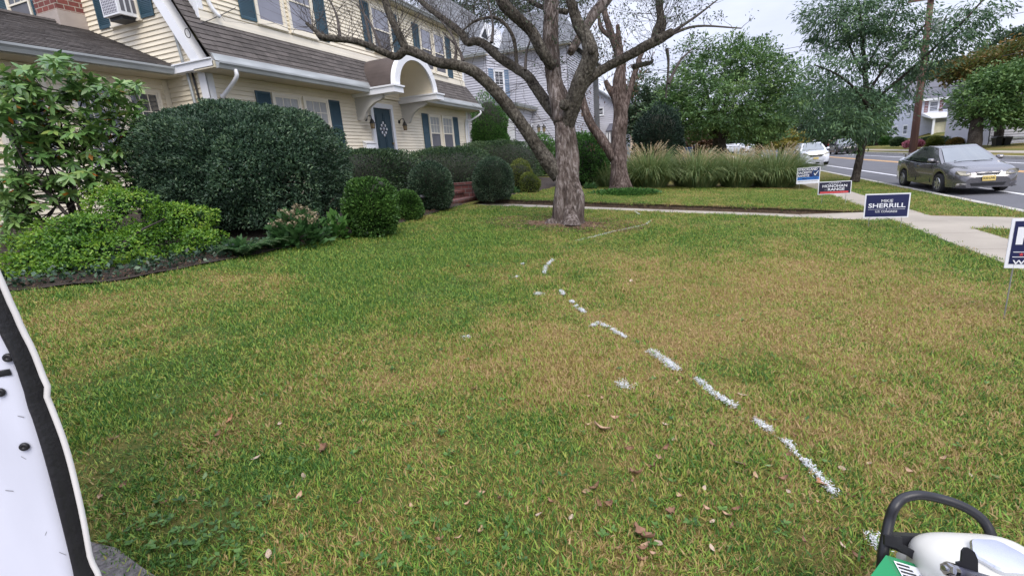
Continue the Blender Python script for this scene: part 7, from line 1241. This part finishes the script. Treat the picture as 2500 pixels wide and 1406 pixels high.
mb = MB(); fz0 = mz+.28; cx_, cy_ = gm[0]+.02, gm[1]; mb.box(cx_-.04, cx_+.24, cy_-.2, cy_+.04, mz+.22, tc_[2]-.07); mb.build('engine_block', M_HANDLE, MC); mb = MB(); mb.box(cx_-.06, cx_+.28, cy_-.3, cy_+.04, mz+.17, mz+.22); mb.build('frame', M_GREEN, MC)
for x in (cx_-.02, cx_+.30): MB().lathe((x, cy_-.16, mz+.17), [(.08, 0), (.165, .01), (.17, .03), (.17, .07), (.165, .09), (.08, .09)], 20, axis='x').build('wheel', M_TYRE, MC, smooth=True)
# ================================================================ white spray marks on the grass
M_SPRAY = mat('spray_paint', (.62, .64, .65), .7, var=.1, vs=30)
def sprayed(label, pts, width, dens=1.0, spot=0.0):
    P = np.array([ground(x, y) for x, y in pts]); 
    if spot: L = 1
    d = np.r_[0, np.cumsum(np.linalg.norm(np.diff(P, axis=0), axis=1))] if len(P) > 1 else np.array([0.]); area = (d[-1]+.05)*width*2.2 if not spot else 3.1*spot*spot; n = int(area*40000*dens); 
    if len(P) > 1: u = RS.rand(n)*d[-1]; C = np.stack([np.interp(u, d, P[:, k]) for k in range(3)], 1)+np.stack([RS.randn(n)*width*.25, RS.randn(n)*width*.25, 0*u], 1)
    else: C = P[0]+np.stack([RS.randn(n)*spot*.42, RS.randn(n)*spot*.42, np.zeros(n)], 1)
    gaps = vnoise(C, 22) > .33; C = C[gaps]; n = len(C); C[:, 2] = G(C[:, 0])+RS.uniform(.010, .022, n); D = rdir(n)*np.array([1, 1, .25])+np.array([0, 0, .06]); V, F = leaves(C, D, rdir(n)*.5+np.array([0, 0, 1.0]), RS.uniform(.006, .020, n), RS.uniform(.002, .0036, n), .05)
    o = make('paint_mark', V, F, M_SPRAY, None, tint=RS.rand(n)); tag(o, label, 'paint mark', 'white spray marks on the lawn')
for lb, pts, w, dn_ in (('long broken white spray line nearest the machine, fifth dash from the tree', [(1700, 928), (1740, 964), (1800, 1002), (1850, 1036), (1882, 1057)], .040, .9), ('white spray line ending beside the loop handle, the last dash before the machine', [(1908, 1072), (1960, 1126), (2000, 1172), (2042, 1217)], .036, .8), ('short thick bright white spray dash in the middle of the line', [(1590, 862), (1620, 883), (1652, 906)], .062, 1.4), ('thin white dash with a blot at its upper end', [(1446, 800), (1462, 792), (1490, 806), (1528, 828)], .036, 1.2), ('small slanting white dash above the dash with the blot', [(1394, 738), (1408, 752), (1427, 766)], .034, 1.3), ('tiny white tick at the top of the slanting dashes', [(1370, 712), (1376, 723)], .036, 1.2), ('short curved white spray mark in the middle of the lawn', [(1329, 670), (1333, 652), (1350, 637)], .04, 1.2), ('long faint white arc on the grass right of the tree foot', [(1410, 590), (1450, 580), (1500, 567), (1545, 558), (1578, 550), (1588, 541)], .042, .42), ('small faint white squiggle by the front walk right of the tree', [(1547, 517), (1553, 520), (1562, 525)], .05, .4), ('white spray blot beside the left leg of the loop handle', [(2128, 1310), (2150, 1350)], .045, .4)): sprayed(lb, pts, w, dn_)
for lb, p, r_ in (('round white spray spot left of the thick dash', (1526, 945), .055), ('white spray spot left of the tiny tick', (1316, 721), .05), ('faint white spray spot left of the curved mark', (1258, 678), .05), ('lone white spray spot far to the left of the line', (1141, 827), .038), ('very faint white spot above the faint spot near the curved mark', (1276, 647), .035)): sprayed(lb, [p], 0, 1.0, r_)
# ================================================================ fallen leaves
M_LEAF = [mat('dry_leaf_tan', (.40, .26, .17), .8, var=.2, vs=30), mat('dry_leaf_pale', (.42, .32, .24), .8, var=.15, vs=30), mat('dry_leaf_brown', (.22, .12, .075), .85, var=.25, vs=30), mat('dry_leaf_orange', (.36, .17, .085), .75, var=.2, vs=30), mat('green_leaf', (.16, .24, .09), .6, var=.2, vs=30)]
def leafmesh(L, W_, curl, lobes, m):
    n = 12; V = []; F = []
    for i in range(n+1):
        u = i/n; w = W_*math.sin(math.pi*min(1, u*.96+.02))**.8*(1+(.45*math.cos(u*math.pi*2*lobes) if lobes else 0))/2
        for j in (-1, -.5, 0, .5, 1): V.append((w*j, (u-.5)*L, .004+curl*L*((u-.5)**2*1.6+.55*abs(j)**1.5*.5)+.003*rnd.random()))
    for i in range(n):
        for j in range(4): F.append((i*5+j, i*5+j+1, (i+1)*5+j+1, (i+1)*5+j))
    me = bpy.data.meshes.new('fallen_leaf'); me.from_pydata(V, [], F); me.materials.append(m); me.polygons.foreach_set('use_smooth', np.ones(len(F), bool)); return me
LM = [leafmesh(.07, .034, .5, 0, M_LEAF[0]), leafmesh(.06, .034, .25, 0, M_LEAF[1]), leafmesh(.075, .03, .7, 0, M_LEAF[2]), leafmesh(.10, .062, .6, 3, M_LEAF[2]), leafmesh(.07, .045, .4, 2, M_LEAF[3]), leafmesh(.055, .03, .2, 0, M_LEAF[4])]
def leafobj(x, y, k, sc, label, group='fallen leaves on the lawn'):
    p = ground(x, y); o = bpy.data.objects.new('fallen_leaf', LM[k]); COL.objects.link(o); o.location = (p[0], p[1], p[2]+ZO+.014); o.rotation_euler = (rnd.gauss(0, .3), rnd.gauss(0, .3), rnd.random()*6.28); o.scale = (sc, sc, sc); tag(o, label, 'leaf', group)
for x, y, k, sc, lb in ((795, 1103, 3, .6, 'orange tan curled leaf alone on the left foreground grass'), (628, 1127, 1, .7, 'pale leaf left of the orange tan curled leaf'), (1568, 1320, 3, .8, 'largest lobed brown leaf at the bottom centre right'), (1552, 1166, 3, .6, 'curled lobed leaf above the largest brown leaf'), (1802, 1140, 1, .85, 'large pale oval leaf left of the last white line'), (2003, 1190, 4, .75, 'orange leaf touching the end of the last white line'), (1812, 972, 1, .8, 'pale leaf just right of the long white line'), (1466, 1056, 0, 1.1, 'tan upright leaf below the round white spot'), (567, 1030, 4, .7, 'small orange leaf in the left foreground grass'), (1143, 655, 4, 1.0, 'small orange leaf far up the lawn, left of the curved mark'), (1541, 691, 1, 1.0, 'pale leaf on the tan grass right of the curved mark')): leafobj(x, y, k, sc, lb)
KL = ['small tan dry leaf lying in the foreground grass', 'small pale dry leaf lying in the foreground grass', 'small dark brown dry leaf lying in the foreground grass', 'small lobed tan leaf lying in the foreground grass', 'small orange brown leaf lying in the foreground grass', 'small green fallen leaf lying in the foreground grass']
for i in range(85):
    while True:
        x, y = rnd.uniform(250, 2480), rnd.uniform(900, 1400)
        if rnd.random() < .12+.88*math.exp(-((x-1650)/520)**2)*min(1, (y-900)/300): break
    k = rnd.choices(range(6), (5, 3.5, 4, .6, .6, 1.0))[0]; leafobj(x, y, k, rnd.uniform(.32, .62)*(.7 if k == 3 else 1), KL[k])
# weeds and clover among the grass
WEED = leafmat('weed_leaves', [(.04, .10, .03), (.09, .19, .04), (.15, .27, .06)], .45, .3)
cs = []; ds = []; Ls = []
for x0, x1, y0, y1, n in ((260, 640, 1230, 1400, 60), (700, 1300, 1280, 1400, 26), (1350, 2450, 700, 1350, 60), (250, 1300, 850, 1250, 50)):
    for _ in range(n):
        p = ground(rnd.uniform(x0, x1), rnd.uniform(y0, y1)); k = rnd.randint(3, 7); 
        if p[1] < float(edge_driveway(p[0])): continue
        for j in range(k): a = 6.283*j/k+rnd.random(); cs.append(p+np.array([0, 0, .012+.01*rnd.random()])); ds.append((math.cos(a), math.sin(a), rnd.uniform(.1, .7))); Ls.append(rnd.uniform(.012, .03))
cs, ds, Ls = np.array(cs), np.array(ds), np.array(Ls); V, F = leaves(cs, ds, np.array([0, 0, 1.0])+.4*rdir(len(cs)), Ls, Ls*.55); tag(make('weeds', V, F, WEED, None, tint=RS.rand(len(cs))), 'small broad leaved weeds and clover scattered through the grass', 'weeds', kind='stuff')
n = 2600; a = RS.rand(n)*6.283; r_ = np.sqrt(RS.rand(n))*1.25; C = np.stack([-2.26+r_*np.cos(a)*1.15, 8.3+r_*np.sin(a)*.75, 0*a], 1); C[:, 2] = G(C[:, 0])+RS.uniform(.012, .04, n); V, F = leaves(C, rdir(n)*np.array([1, 1, .3]), rdir(n)+np.array([0, 0, 1.2]), RS.uniform(.02, .05, n), RS.uniform(.012, .022, n)); tag(make('leaf_litter', V, F, DEADL, None, tint=RS.rand(n)), 'brown leaf litter round the foot of the big tree', 'leaf litter', kind='stuff')
n = 1800; Yq = RS.uniform(2.3, 10.4, n); Xq = np.interp(Yq, bedp[:, 1], bedp[:, 0])-np.abs(RS.randn(n))*.35-.02; C = np.stack([Xq, Yq, G(Xq)+RS.uniform(.04, .075, n)], 1); V, F = leaves(C, rdir(n)*np.array([1, 1, .3]), rdir(n)+np.array([0, 0, 1.2]), RS.uniform(.02, .05, n), RS.uniform(.01, .02, n)); tag(make('leaf_litter', V, F, DEADL, None, tint=RS.rand(n)), 'brown leaf litter along the edge of the planting bed', 'leaf litter', kind='stuff')

t = thing('shade_cover_plants', (-6.0, 4.0, float(G(-6.0))), 'added low leaves coloured as the deep shade along the front of the planting bed', 'ground cover'); n = 1100; Yq = RS.uniform(1.6, 5.2, n); Xq = np.interp(Yq, bedp[:, 1], bedp[:, 0])-.06-np.abs(RS.randn(n))*.22; C = np.stack([Xq, Yq, G(Xq)+RS.uniform(.03, .16, n)], 1); V, F = leaves(C, rdir(n)+np.array([0, 0, .2]), rdir(n)+np.array([0, 0, 1.0]), RS.uniform(.04, .08, n), RS.uniform(.02, .045, n)); make('foliage', V, F, BOXD, t, tint=np.clip(.35+.25*RS.randn(n), 0, 1))  # added plants, their dark leaves stand in for shade under the azalea
